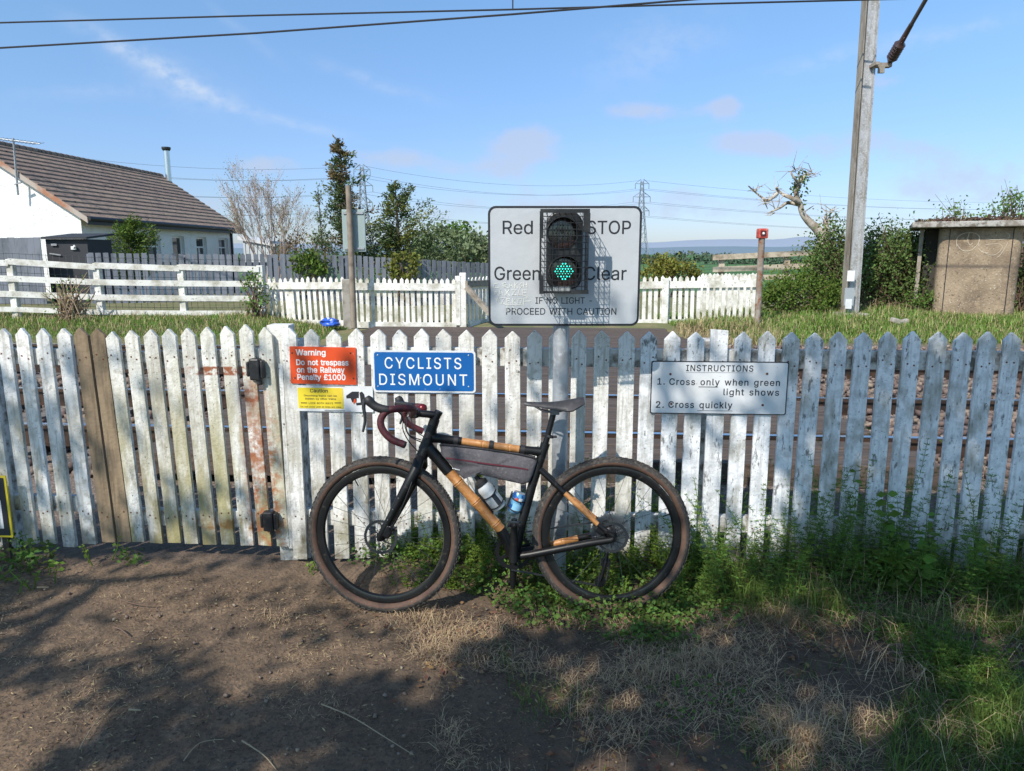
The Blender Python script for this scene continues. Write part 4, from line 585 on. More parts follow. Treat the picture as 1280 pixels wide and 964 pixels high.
# signal lamp in its cage
LC = M4
t = thing('signal_light', 'black crossing signal in a wire cage with its green light lit', 'traffic light', M4 @ Vector((*loc(*C3(484, 675)), 0)))
mat_black = M('signal_black', (.015, .015, .016), .4, 0, [((.04, .04, .04), 12, .5, .7)]); mat_cage = M('cage_wire', (.022, .024, .028), .45, .4)
cx0, cy0 = loc(*C3(350, 192)); cx1, cy1 = loc(*C3(620, 676)); DC = .165
sc_ = 1 - DC / 3.3                                         # the cage stands forward of the board
cx0 = cx0 * 1; k_ = (SY - DC) / SY
def cl(px, py, z):                                         # photo place -> sign place at height z above the board
    r = ray(px, py); q = M4.inverted() @ (Vector((0, 0, EYE)) + r * ((SY - z) / r.y)); return q.x, q.y
def MP(x, y, z): return M4 @ Vector((x, y, z))
x0, y0 = cl(*C3(484 - 100, 200), .09); x1, y1 = cl(*C3(484 + 100, 668), .09)
m = MB(); bw = x1 - x0; bx = (x0 + x1) / 2; top, bot = y0 - .004, y1 + .012
m.prism([MP(bx + a, (top + bot) / 2 + b, .004) for a, b in rrect(bw, top - bot, .05, 6)], MP(0, 0, .09) - MP(0, 0, 0)); m.build('housing', mat_black, t, bevel=.006)
mat_lens = M('dark_lens', (.02, .012, .012), .15, 0, [((.05, .03, .03), 90, .5, .6)], coat=.6)
mat_led_green = emit('lit_green_led', (.04, .95, .70), 2.2); mat_led_off = M('unlit_led', (.07, .06, .06), .3)
for (lx, ly, on) in ((462, 330, False), (474, 548, True)):
    X, Y_ = cl(*C3(lx + 8, ly), .10)
    m = MB(); m.lathe(MP(X, Y_, .094), _ey, [(0, .066), (.006, .066), (.008, .052), (.006, 0)], 28); ln = m.build('lens', mat_lens, t, smooth=40)
    m = MB(); prof = [];                                    # open visor
    n = 26
    for i in range(n + 1):
        a = math.radians(-38 + 256 * i / n); L_ = .055 + .03 * max(0, math.sin(a))
        prof.append((math.cos(a), math.sin(a), L_))
    vs = []; fs = []
    for (c_, s_, L_) in prof: vs += [MP(X + .068 * c_, Y_ + .068 * s_, .094), MP(X + .066 * c_, Y_ + .066 * s_, .094 + L_), MP(X + .0635 * c_, Y_ + .0635 * s_, .094 + L_), MP(X + .0655 * c_, Y_ + .0655 * s_, .094)]
    for i in range(n):
        for q in range(4): fs.append((i * 4 + q, i * 4 + (q + 1) % 4, i * 4 + 4 + (q + 1) % 4, i * 4 + 4 + q))
    m.add(vs, fs); m.build('visor', mat_black, t, smooth=40)
    m = MB(); rr = .0096
    for rw in range(-3, 4):
        cnt = 7 - abs(rw)
        for q in range(cnt):
            ox = (q - (cnt - 1) / 2) * rr * 1.28; oy = rw * rr * 1.12
            if abs(rw) == 3 and q in (0, cnt - 1): continue
            m.lathe(MP(X + ox, Y_ + oy, .1005), _ey, [(0, .0032), (.002, .0030), (.0032, 0)], 8)
    m.build('green_led_cluster' if on else 'unlit_led_cluster', mat_led_green if on else mat_led_off, ln, smooth=60)
a0, b0 = cl(*C3(352, 195), DC); a1, b1 = cl(*C3(617, 672), DC)
m = MB(); nx_, ny_ = 8, 13; rw_ = .0017
for i in range(nx_ + 1):
    x = a0 + (a1 - a0) * i / nx_; m.tube([MP(x, b1, .006), MP(x, b1, DC), MP(x, b0, DC), MP(x, b0, .006)], rw_, 5)
for j in range(ny_ + 1):
    y = b1 + (b0 - b1) * j / ny_; m.tube([MP(a0, y, .006), MP(a0, y, DC), MP(a1, y, DC), MP(a1, y, .006)], rw_, 5)
for k in range(1, 5):
    z = DC * k / 5; m.tube([MP(a0, b1, z), MP(a0, b0, z), MP(a1, b0, z), MP(a1, b1, z), MP(a0, b1, z)], rw_, 5)
m.build('wire_cage', mat_cage, t)
m = MB(); fz = DC + .002
for (xa, xb, ya, yb_) in ((a0 - .004, a1 + .004, b0 - .012, b0 + .004), (a0 - .006, a0 + .009, b0 - .115 * 1, b0 - .012), (a1 - .022, a1 + .006, b0 - .09, b0 - .012), (a0 - .006, a0 + .012, b1 - .004, b1 + .075), (a1 - .07, a1 + .004, b1 - .004, b1 + .012)):
    m = MB(); m.prism([MP(xa, ya, fz), MP(xb, ya, fz), MP(xb, yb_, fz), MP(xa, yb_, fz)], MP(0, 0, .003) - MP(0, 0, 0)); m.build('cage_plate', mat_black, t)
m = MB(); m.box(MP((a0 + a1) / 2 - .005, b1 + .014, .06), (.075, .11, .022)); m.build('lower_bracket', mat_grey_back, t, bevel=.004)

# black and yellow board cut by the left edge of the photo
M4, w, h, loc = frame_on(Vector((0, 3.5, 0)) + _n * .07, _e, _n, (-52, 597), (17, 668))
t = thing('notice_board', 'small black notice with a yellow edge low down at the far left fence', 'sign', M4 @ Vector((0, -h / 2 - .12, 0)))
plate(M4, w, h + .03, .004, 0, .006, 'panel', mat_yellow, t); plate(M4, w - .022, h + .008, .003, .0065, .0075, 'black_field', mat_ink, t)
for k in range(7):
    bar(t, M4, loc, .008, mat_signwhite, -2 + k * 2.0 - 8, 622 + (k * 7) % 13, -1.2 + k * 2.0 - 8, 660, name='small_print')
m = MB(); c = M4 @ Vector((w * .3, -h / 2 - .06, -.012)); m.box(c, (.03, .02, .2)); m.build('stake', mat_darkpost, t)
# ---------------------------------------------------------------- beyond the tracks
mat_farwhite = M('far_white_paint', (.76, .74, .69), .7, 0, [((.42, .39, .31), 4, .45, .66), ((.25, .23, .18), 25, .60, .68)], isl=.05)
mat_conc = M('old_concrete', (.34, .31, .27), .9, 0, [((.2, .18, .15), 6, .45, .65)], bump=.3)
def pickets_row(a, b, n, ztop, zbot, parent, name='picket_panel', w=.066, t=.02, mat=None, point=.04, rails=True, skip=(), lean=.0):
    a, b = Vector(a), Vector(b); d = (b - a); d.z = 0; l = d.length; d.normalize(); nn = Vector((d.y, -d.x, 0)); m = MB()
    for i in range(n):
        if i in skip: continue
        s = (i + .5) / n * l; c = a + d * s; zt = a.z + (b.z - a.z) * (i + .5) / n + rng.uniform(-.012, .012); hw = w / 2; ln = lean + rng.uniform(-.01, .01)
        m.prism([Vector((c.x, c.y, zbot)) - d * hw, Vector((c.x, c.y, zbot)) + d * hw, Vector((c.x, c.y, zt - point)) + d * (hw + ln), Vector((c.x, c.y, zt)) + d * ln, Vector((c.x, c.y, zt - point)) - d * (hw - ln)], nn * -t)
    o = m.build(name, mat or mat_farwhite, parent)
    if rails:
        r = MB()
        for z, h in ((-.16, .13), (-.86, .11)): r.beam(Vector((a.x, a.y, a.z + z)) + nn * .025, Vector((b.x, b.y, b.z + z)) + nn * .025, .045, h)
        r.build('rails', mat or mat_farwhite, parent)
    return o
def vpost(p, top, w, parent, mat, name='post', zb=None):
    zb = float(gz(p.x, p.y)) - .15 if zb is None else zb; m = MB(); m.box((p.x, p.y, (top + zb) / 2), (w, w, top - zb)); return m.build(name, mat, parent, bevel=.01)
# left: white three-rail fence with wire mesh
t = thing('rail_fence', 'white post and rail fence with wire mesh in front of the bungalow', 'fence', (PX(170, 13.9, .5), 13.9, .35))
pp = [(-95, 322, 13.25), (13, 324, 13.5), (121, 329, 13.75), (226, 331, 14.0), (325, 332, 14.25)]
P_ = [at(px, py, Y) for px, py, Y in pp]
for p in P_: vpost(p, p.z, .12, t, mat_farwhite)
for i in range(4):
    for k, f in enumerate((-.06, -.37, -.65, -.93)):
        m = MB(); m.beam(P_[i] + Vector((0, -.07, f + .02)), P_[i + 1] + Vector((0, -.07, f + .02 - (.03 if k == 0 else 0))), .035, .108 if k < 3 else .09); m.build('rail', mat_farwhite, t)
mat_wire = M('wire_mesh', (.10, .10, .10), .6, .4)
m = MB()
for i in range(4):
    a, b = P_[i] + Vector((0, .07, 0)), P_[i + 1] + Vector((0, .07, 0)); n = 13
    for j in range(n): q = a.lerp(b, j / n); m.tube([q + Vector((0, 0, .12)), q + Vector((0, 0, -.85))], .004, 3, False)
    for j in range(9): z = Vector((0, 0, .1 - j * .115)); m.tube([a + z, b + z], .004, 3, False)
m.build('mesh_panel', mat_wire, t)
# left: picket run, concrete post, wide gate
t = thing('picket_fence', 'short white picket fence across the tracks, between the rail fence and the far gate', 'fence', (PX(385, 14, .4), 14, .3))
a, b = at(334, 347, 14.2), at(433, 346, 13.6); pickets_row(a, b, 14, 0, .33, t, lean=-.03)
vpost(at(363, 352, 14.1), at(363, 352, 14.1).z, .12, t, mat_farwhite)
t = thing('concrete_post', 'pale concrete post at the left end of the far gate', 'post', (PX(433, 13.5, .3), 13.5, .2)); p = at(433, 349, 13.45); m = MB(); m.box((p.x, p.y, (p.z + .1) / 2), (.15, .14, p.z - .1)); m.build('shaft', mat_conc, t, bevel=.015)
t = thing('picket_gate', 'wide white picket gate across the tracks, left of the big crossing board', 'gate', (PX(505, 13.4, .3), 13.4, .28))
a, b = at(440, 347, 13.42), at(570, 348, 13.38); pickets_row(a, b, 18, 0, .32, t)
p = at(572, 345, 13.36); m = MB(); m.box((p.x, p.y, (p.z + .3) / 2), (.09, .06, p.z - .3)); m.build('stile', mat_farwhite, t)
t = thing('gate_post', 'square white post at the right end of the far gate', 'post', (PX(578.5, 13.4, .3), 13.4, .2)); p = at(578.5, 341, 13.4); m = MB(); m.box((p.x, p.y, (p.z + .1) / 2), (.12, .12, p.z - .1)); m.build('timber', mat_farwhite, t, bevel=.01)
mat_greywood = M('grey_weathered_wood', (.30, .26, .21), .85, 0, [((.16, .13, .10), 10, .45, .65)])
t = thing('wing_fence', 'angled picket fence with a brown diagonal brace left of the big crossing board', 'fence', (PX(600, 13.6, .3), 13.6, .25))
a, b = at(584, 347, 13.5), at(655, 345, 15.6); pickets_row(a, b, 17, 0, .3, t)
m = MB(); m.beam(at(583, 359, 13.3), at(624, 405, 12.9), .06, .09); m.build('brace', mat_greywood, t); m = MB(); m.beam(at(583, 355, 13.32), at(650, 352, 15.3), .05, .11); m.build('top_rail', mat_greywood, t)
# right: picket fences
t = thing('picket_fence', 'bright white picket fence across the tracks, right of the big crossing board', 'fence', (PX(870, 13.7, .3), 13.7, .25))
a, b = at(742, 346.5, 13.8), at(948, 343.5, 13.6); pickets_row(a, b, 27, 0, .28, t, lean=-.005)
vpost(at(832, 348, 13.68), at(832, 348, 13.68).z, .12, t, mat_farwhite); vpost(at(949, 346, 13.65), at(949, 346, 13.65).z, .1, t, mat_farwhite)
t = thing('picket_fence', 'second white picket fence standing just behind the bright one, its tips showing above', 'fence', (PX(915, 15, .3), 15, .2))
a, b = at(876, 341.5, 15.2), at(954, 341.5, 15.0); pickets_row(a, b, 16, 0, .2, t, w=.08)
# wooden rail fence at the field
t = thing('wooden_fence', 'bare timber post and rail fence at the edge of the green field on the right', 'fence', (PX(950, 17, .1), 17, .05))
mat_timber = M('bare_timber', (.50, .43, .33), .85, 0, [((.24, .19, .13), 5, .45, .65)])
for px, yt in ((903, 319, ), (985, 317), (1070, 315)):
    p = at(px, yt, 17); m = MB(); m.box((p.x, 17.06, (p.z - .6) / 2), (.13, .11, p.z + .6)); m.build('post', mat_timber, t)
for ya, yb_ in ((322, 313), (337, 330), (347, 344)):
    m = MB(); m.beam(at(891 if ya < 345 else 950, ya, 16.95), at(1075, yb_, 16.95), .04, .12); m.build('rail', mat_timber, t)
m = MB()
for i in range(16): m.tube([at(876 + i * 11, 320, 17.15), at(876 + i * 11, 345, 17.15)], .006, 3, False)
for j in range(7): m.tube([at(876, 320 + j * 3.5, 17.15), at(1050, 318 + j * 3.5, 17.15)], .006, 3, False)
m.build('mesh_panel', M('green_mesh', (.10, .17, .13), .6), t)
# alarm sounder on a rusty pipe
t = thing('alarm_post', 'rusty pipe post topped by a small square red sounder', 'alarm post', (PX(947, 12.9, .35), 12.9, .25))
a, b = at(946.5, 408, 12.9), at(952.3, 297, 12.9)
mat_rusty = M('rusty_pipe', (.23, .17, .13), .8, .1, [((.36, .33, .29), 5, .45, .6), ((.22, .08, .03), 8, .52, .65)])
m = MB(); m.tube([a - Vector((0, 0, .1)), b], .055, 12); m.build('pipe', mat_rusty, t, smooth=40)
mat_redplastic = M('red_plastic', (.45, .05, .035), .5, 0, [((.6, .25, .2), 20, .5, .7)])
c = at(952.8, 292, 12.9); m = MB(); m.box(c, (.17, .15, .17)); m.build('sounder', mat_redplastic, t, bevel=.02)
m = MB(); m.box(c + Vector((-.005, -.078, 0)), (.095, .01, .095)); m.build('horn', M('dark_red', (.08, .012, .012), .6), t); m = MB(); m.lathe(c + Vector((-.005, -.083, 0)), (0, -1, 0), [(0, .022), (.012, .018), (.014, 0)], 12); m.build('lamp', mat_white, t)
m = MB(); m.tube([b - Vector((0, 0, .17)), b + Vector((0, 0, .03))], .05, 10); m.build('dark_collar', mat_blackplastic, t)
# back of the sign on the far side
t = thing('signboard', 'grey green back of a sign on a brown pole, in front of the evergreens', 'sign', (PX(441, 13.0, .3), 13.0, .2))
a, b = at(442.5, 410, 13.0), at(435.5, 232, 13.0); m = MB(); m.tube([a, b], [.055, .05], 10); m.build('pole', M('brown_pole', (.27, .22, .17), .8, 0, [((.16, .12, .09), 6, .45, .65)]), t, smooth=40)
tl, br = at(427, 262, 13.1), at(458, 315, 13.1); m = MB(); m.box(((tl.x + br.x) / 2, 13.10, (tl.z + br.z) / 2), (br.x - tl.x, .03, tl.z - br.z)); m.build('panel', M('grey_green_metal', (.30, .37, .36), .6, .2, [((.36, .42, .41), 4, .5, .7)]), t, bevel=.012)
m = MB()
for z in (tl.z - .06, br.z + .06): m = MB(); m.beam((tl.x + .03, 13.075, z), (br.x - .03, 13.075, z), .02, .035); m.build('channel', mat_galv, t)
# litter
t = thing('rubbish_bag', 'crumpled blue plastic bag lying by the far gate', 'bag', at(412, 407, 13.2)); c = at(412, 404, 13.2)
d = unit(rng.normal(size=(500, 3))); 
import bmesh
bm = bmesh.new(); bmesh.ops.create_icosphere(bm, subdivisions=3, radius=1)
for v in bm.verts:
    q = v.co; s = 1 + .5 * float(lattice_noise(q.x * 3 + 5, q.y * 3 + q.z * 4, 1, 5)) + .3 * float(lattice_noise(q.x * 8, q.z * 8 + q.y * 5, 1, 6)); v.co = Vector((q.x * .17, q.y * .12, max(q.z, -.6) * .085)) * s + c
me = bpy.data.meshes.new('crumpled_plastic'); bm.to_mesh(me); bm.free(); link_mesh('crumpled_plastic', me, M('blue_plastic', (.02, .10, .52), .35), t, None, False, 0, 30)

# the mast of the overhead line
MX = PX(1061, 14, .4)
t = thing('overhead_line_mast', 'tall steel mast of the overhead line with a brown insulator arm', 'mast', (MX, 14, .25))
a, b = at(1061, 402, 14), at(1088.5, 0, 14); b = a + (b - a) * 1.35; ax = (b - a).normalized()
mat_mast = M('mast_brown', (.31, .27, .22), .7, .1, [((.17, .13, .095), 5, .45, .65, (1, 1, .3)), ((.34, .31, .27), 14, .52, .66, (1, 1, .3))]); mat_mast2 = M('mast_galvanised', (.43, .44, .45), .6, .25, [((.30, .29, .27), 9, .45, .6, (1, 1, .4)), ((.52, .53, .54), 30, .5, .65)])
e1_, e2_ = Vector((math.cos(.05), math.sin(.05), 0)), Vector((-math.sin(.05), math.cos(.05), 0))
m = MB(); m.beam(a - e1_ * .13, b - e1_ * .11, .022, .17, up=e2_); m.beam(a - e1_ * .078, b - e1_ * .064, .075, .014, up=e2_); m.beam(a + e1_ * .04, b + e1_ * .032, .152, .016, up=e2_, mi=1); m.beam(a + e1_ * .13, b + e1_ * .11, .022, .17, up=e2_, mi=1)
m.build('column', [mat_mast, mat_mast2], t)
m = MB(); m.box((MX, 14, .33), (.55, .5, .3)); m.build('foundation', mat_conc, t, bevel=.02)
def onX(px, py, X): r = ray(px, py); k = X / r.x; return Vector((X, r.y * k, EYE + r.z * k))
A0 = onX(1086, 91, MX + .3); A0.y = 13.88
def arm(px, py): return onX(px, py, A0.x)
m = MB(); p0, p1 = A0, arm(1157, 0); dv = (p1 - p0).normalized(); m.tube([p0 + dv * .75, p0 + dv * 5.0], .035, 10); m.build('arm_tube', M('arm_steel', (.10, .085, .08), .6, .4), t, smooth=40)
mat_ins = M('brown_porcelain', (.05, .028, .025), .3, coat=.3); m = MB(); prof = [(0, .04)]
for i in range(6): prof += [(.08 + i * .055, .085), (.10 + i * .055, .100), (.118 + i * .055, .085)]
prof += [(.43, .05), (.78, .04)]; m.lathe(p0, dv, prof, 14); m.build('insulator', mat_ins, t, smooth=60)
m = MB(); m.box(A0 + Vector((-.12, .02, -.05)), (.30, .12, .07)); m.box(A0 + Vector((-.28, 0, -.05)), (.06, .3, .05)); m.box((A0.x - .15, 13.86, A0.z - .14), (.1, .06, .1)); m.build('bracket', mat_mast, t)
m = MB(); q = p0 + dv * 2.0; m.tube([q, q + Vector((-.12, -.05, .9))], .03, 8); m.tube([p0 + dv * 2.9, p0 + dv * 2.9 + Vector((.02, 0, -.42))], .035, 8); m.tube([p0 + dv * 2.9 + Vector((.02, 0, -.3)), p0 + dv * 2.9 + Vector((.28, -.2, .5))], .022, 8); m.build('stay', mat_rusty, t)
for (px, py, w_, h_, mt) in ((1063.5, 345, 9, 13, mat_white), (1061.5, 371, 12, 22, M('grey_plate', (.33, .36, .38), .6)), (1060.5, 380, 8, 12, mat_signwhite)):
    c = at(px, py, 13.85); m = MB(); m.box(c + Vector((0, -.006 if w_ < 10 else .0, 0)), (w_ * .0152, .004, h_ * .0152)); m.build('plate', mt, t)
def wires(name, label, pts, r, mat, group='overhead wires'):
    P = [at(*p) for p in pts]; a = P[0] + (P[0] - P[1]) * .35; b = P[-1] + (P[-1] - P[-2]) * 1.2
    m = MB(); m.tube([a] + P + [b], r, 6); o = m.build(name, mat, None, origin=P[len(P) // 2]); return tag(o, label, 'wire')
mat_cable = M('cable', (.035, .035, .04), .6, .3)
wires('overhead_wire', 'upper overhead wire running nearly level across the top of the sky', [(0, 28.5, 14.6), (320, 19.5, 14.0), (640, 12, 13.6), (900, 4.5, 13.4), (1075, 0, 13.3)], .015, mat_cable)
wires('overhead_wire', 'lower overhead wire that climbs from the left edge to meet the upper one', [(0, 60, 14.3), (320, 41.5, 13.7), (640, 18, 13.3), (835, 2, 13.1)], .0165, mat_cable)
a = at(641, 13, 13.6); m = MB(); m.tube([a, a + Vector((0, 0, .35))], .012, 5); tag(m.build('dropper', mat_cable, None, origin=a), 'short vertical dropper hanging between the overhead wires at the top', 'wire')

# ---------------------------------------------------------------- the bungalow
A = at(109, 272.5, 23.5); AP = at(-52, 170, 23.5); hd = Vector((.055, 1, 0)).normalized(); hs = Vector((-1, .055, 0)).normalized()
half = (AP - A).dot(hs); zE, zR = A.z, AP.z
lo, hi = 5, 30
for _ in range(40):
    mid = (lo + hi) / 2
    if proj(A + hd * mid)[0] < 303: lo = mid
    else: hi = mid
HL = lo; zB = -.4
def H(u, v, z): return Vector((A.x, A.y, 0)) + hd * u + hs * v + Vector((0, 0, z))
t = thing('bungalow', 'white roughcast bungalow with a brown tiled roof and metal flue behind the fences', 'house', H(HL / 2, half, zB))
mat_render = M('white_roughcast', (.80, .79, .77), .9, 0, [((.68, .67, .64), 3, .5, .7)], bump=.8, bscale=22); mat_roof = M('brown_roof_tile', (.31, .215, .155), .9, 0, [((.20, .145, .118), 3.0, .42, .62), ((.25, .19, .155), 11, .48, .66), ((.34, .30, .27), 10, .66, .72), ((.05, .035, .03), 7, .55, .68)], isl=.08)
IN = .35; k_ = (zR - zE) / half
m = MB(); WT = zE + IN * k_ - .14
def quad(mb, a, b, c, d): mb.add([a, b, c, d], [(0, 1, 2, 3)])
ops = []
def upx(px):
    lo, hi = -1, HL + 2
    for _ in range(40):
        mid = (lo + hi) / 2
        if proj(H(mid, IN, 2.2))[0] < px: lo = mid
        else: hi = mid
    return lo
ZH, ZS = zE - .42, zE - 1.75
spans = [(upx(137), upx(200), 'w'), (upx(215), upx(230), 'd'), (upx(245), upx(258), 'w'), (upx(273), upx(285), 'w')]
cu = IN * .6
def wbox(u0, u1, z0, z1): m.prism([H(u0, IN, z0), H(u0, IN + .3, z0), H(u0, IN + .3, z1), H(u0, IN, z1)], hd * (u1 - u0))
for (u0, u1, k) in spans:
    wbox(cu, u0, zB, WT); wbox(u0, u1, ZH, WT)
    if k == 'w': wbox(u0, u1, zB, ZS)
    cu = u1
wbox(cu, HL - .3, zB, WT)
def gable(u): m.prism([H(u, IN + .302, zB), H(u, 2 * half - IN, zB), H(u, 2 * half - IN, WT), H(u, half, zR - .16), H(u, IN + .302, WT + .302 * k_)], hd * .28)
gable(.2); gable(HL - .55); m.prism([H(.2, IN + .001, zB), H(.2, IN + .301, zB), H(.2, IN + .301, WT + .3 * k_), H(.2, IN + .001, WT)], hd * .015)
m.prism([H(.2, 2 * half - IN, zB), H(.2, 2 * half - IN - .3, zB), H(.2, 2 * half - IN - .3, WT), H(.2, 2 * half - IN, WT)], hd * (HL - .5))
m.build('wall', mat_render, t)
m = MB(); NC = 15
for side in (0, 1):
    for i in range(NC):
        v0, v1 = half * i / NC - .0, half * (i + 1.12) / NC; z0 = zE + k_ * v0 + .062; z1 = min(zE + k_ * v1, zR + .02) + .012
        if side: v0, v1 = 2 * half - v0, 2 * half - v1
        m.prism([H(-.02, v0, z0), H(-.02, v1, z1), H(-.02, v1, z1 - .05), H(-.02, v0, z0 - .062)], hd * (HL + .04))
rf = m.build('roof', mat_roof, t)
m = MB(); n = 36
for i in range(n): m.lathe(H(HL * i / n, half, zR - .02), hd, [(0, .13), (HL / n * .97, .12), (HL / n * .97, .08)], 10)
m.build('ridge_tiles', mat_roof, rf)
mat_barge = M('bargeboard', (.42, .36, .31), .8, 0, [((.36, .16, .09), 1.2, .45, .6)])
for u in (-.03, HL - .01):
    for s in (0, 1):
        f = lambda v: 2 * half - v if s else v
        m = MB(); m.prism([H(u, f(-.02), zE + .02), H(u, f(half), zR + .0), H(u, f(half), zR - .17), H(u, f(-.02), zE - .16)], hd * .05); m.build('bargeboard', mat_barge, rf)
m = MB(); m.tube([H(-.02, -.06, zE - .02), H(HL, -.06, zE - .02)], .07, 8); m.prism([H(0, 0, zE - .04), H(0, .05, zE - .04), H(0, .05, zE - .2), H(0, 0, zE - .2)], hd * HL); m.tube([H(HL - .6, IN - .06, zE - .1), H(HL - .6, IN - .06, zB)], .05, 8); m.build('gutter', M('black_gutter', (.012, .012, .015), .5), t)
m = MB(); fc = H(0, 0, 0); lo, hi = 0, HL
for _ in range(40):
    mid = (lo + hi) / 2
    if proj(H(mid, half - .35, zR + .2))[0] < 210: lo = mid
    else: hi = mid
m.lathe(H(lo, half - .35, zR - .4), (0, 0, 1), [(0, .13), (1.55, .13)], 14); m.build('flue', M('stainless_flue', (.6, .61, .62), .3, .9), rf, smooth=40)
m = MB(); m.lathe(H(lo, half - .35, zR + 1.13), (0, 0, 1), [(0, .15), (.08, .2), (.16, .2), (.17, 0)], 14); m.build('flue_cap', mat_blackplastic, rf)
mat_glass = M('window_glass', (.02, .025, .03), .08, coat=.5); mat_upvc = M('white_window_frame', (.78, .78, .78), .4)
for (u0, u1, k) in spans:
    z0 = ZS if k == 'w' else zB
    mm = MB(); th = .07
    f = lambda ua, ub, za, zb_: mm.prism([H(ua, IN + .13, za), H(ua, IN + .2, za), H(ua, IN + .2, zb_), H(ua, IN + .13, zb_)], hd * (ub - ua))
    f(u0, u0 + th, z0, ZH); f(u1 - th, u1, z0, ZH); f(u0 + th, u1 - th, ZH - th, ZH); f(u0 + th, u1 - th, z0, z0 + th)
    if k == 'w':
        f(u0 + th, u1 - th, ZH - .45, ZH - .39); nm = 4 if u1 - u0 > 2.5 else 2
        for i in range(1, nm): uu = u0 + (u1 - u0) * i / nm; f(uu - .035, uu + .035, z0 + th, ZH - .45 if nm == 2 else ZH - .45)
        fr_ = mm.build('window', mat_upvc, t); gm = MB(); gm.prism([H(u0 + .02, IN + .16, z0 + .02), H(u0 + .02, IN + .17, z0 + .02), H(u0 + .02, IN + .17, ZH - .02), H(u0 + .02, IN + .16, ZH - .02)], hd * (u1 - u0 - .04)); gm.build('pane', mat_glass, fr_)
    else:
        fr_ = mm.build('door', mat_upvc, t); gm = MB(); gm.prism([H(u0 + .02, IN + .16, z0 + .02), H(u0 + .02, IN + .17, z0 + .02), H(u0 + .02, IN + .17, ZH - .02), H(u0 + .02, IN + .16, ZH - .02)], hd * (u1 - u0 - .04)); gm.build('door_leaf', mat_glass, fr_)
a, b = at(22.5, 244, 23.55), at(16.5, 173, 23.5); m = MB(); m.tube([a, b], .03, 6); m.build('aerial_pole', mat_galv, t)
m = MB(); c = at(17, 177, 23.5); d0 = at(-5, 173, 23.5); d1 = at(50, 180, 23.5); m.tube([d0, d1], .018, 5)
for i in range(12): q = d0.lerp(d1, (i + .5) / 12); m.tube([q + Vector((-.03, -.25, -.06)), q + Vector((.03, .25, .06))], .01, 4)
m.beam(at(18, 231, 23.5), at(27, 228, 23.5), .05, .03); m.build('aerial', mat_galv, t)

# grey fences and sheds in front of the bungalow
mat_grey = M('grey_fence_paint', (.18, .195, .23), .8, 0, [((.11, .12, .145), 5, .45, .65, (1, 1, .3)), ((.17, .18, .20), 14, .52, .68)], isl=.12); mat_grey2 = M('dark_shed_paint', (.028, .03, .036), .7)
t = thing('board_fence', 'tall grey close boarded panel at the left edge, below the bungalow gable', 'fence', (PX(20, 17.6, .5), 17.6, .3))
a, b = at(-70, 298, 17.6), at(49, 297, 17.7); pickets_row(a, b, 15, 0, .2, t, 'board_panel', w=.158, mat=mat_grey, point=.001, rails=False)
t = thing('dark_shed', 'small dark shed door with a white handle plate beside the grey boards', 'shed', (PX(82, 18.4, .5), 18.4, .3)); p, q = at(55, 299, 18.2), at(107, 299, 18.2)
m = MB(); m.box(((p.x + q.x) / 2, 18.8, (p.z + .2) / 2), (q.x - p.x, 1.1, p.z - .2)); m.build('wall', mat_grey2, t); m = MB(); m.prism([Vector((p.x - .05, 18.15, p.z)), Vector((q.x + .05, 18.15, p.z)), Vector((q.x + .05, 18.15, p.z + .05)), Vector((p.x - .05, 18.15, p.z + .05))], (0, 1.3, .12)); m.build('roof', mat_grey2, t)
c = at(92, 310, 18.22); m = MB(); m.box(c, (.12, .03, .08)); m.beam(c, c + Vector((.06, -.06, .05)), .03, .05); m.build('handle_plate', mat_white, t); m = MB(); m.beam(at(64, 306, 18.22), at(71, 306, 18.22), .02, .05); m.beam(at(62, 317, 18.22), at(76, 319, 18.22), .02, .03); m.build('hinge', mat_galv, t)
t = thing('board_fence', 'long dark grey slatted fence in front of the bungalow and the evergreens', 'fence', (PX(350, 20, .4), 20, .2))
segs = [(108, 316, 17.8), (230, 317.5, 18.5), (340, 318, 19.1), (430, 319, 19.6), (520, 324, 20.1), (612, 329, 21.4)]
for i in range(len(segs) - 1):
    a, b = at(*segs[i]), at(*segs[i + 1]); L_ = (b - a).length; n = int(L_ / .155)
    pickets_row(a, b, n, 0, 0.0, t, 'slat_panel', w=.118, mat=mat_grey, point=.004, rails=False)
    m = MB(); m.beam(a + Vector((0, .06, -.25)), b + Vector((0, .06, -.25)), .05, .09); m.beam(a + Vector((0, .06, -1.1)), b + Vector((0, .06, -1.1)), .05, .09); m.build('rail', mat_grey, t)
    vpost(a + Vector((0, .12, 0)), a.z - .03, .1, t, mat_grey)
t = thing('pale_shed', 'pale ribbed outbuilding half hidden behind the bare birch', 'shed', (PX(320, 33, .5), 33, -.3)); p, q = at(303, 291, 33), at(338, 300, 33)
m = MB(); n = 14
for i in range(n): x = p.x + (q.x - p.x) * i / n; m.box((x + .04, 34.5, (p.z - .35 - .4) / 2), ((q.x - p.x) / n * .97, 3 - (i % 2) * .06, p.z - .35 + .4))
m.build('wall', M('pale_cladding', (.5, .52, .53), .7), t); m = MB(); m.prism([Vector((p.x - .2, 32.9, p.z - .3)), Vector((q.x + .2, 32.9, p.z - .6)), Vector((q.x + .2, 32.9, p.z - .5)), Vector((p.x - .2, 32.9, p.z - .15))], (0, 3.4, 0)); m.build('roof', M('pale_roof', (.62, .62, .62), .7), t)

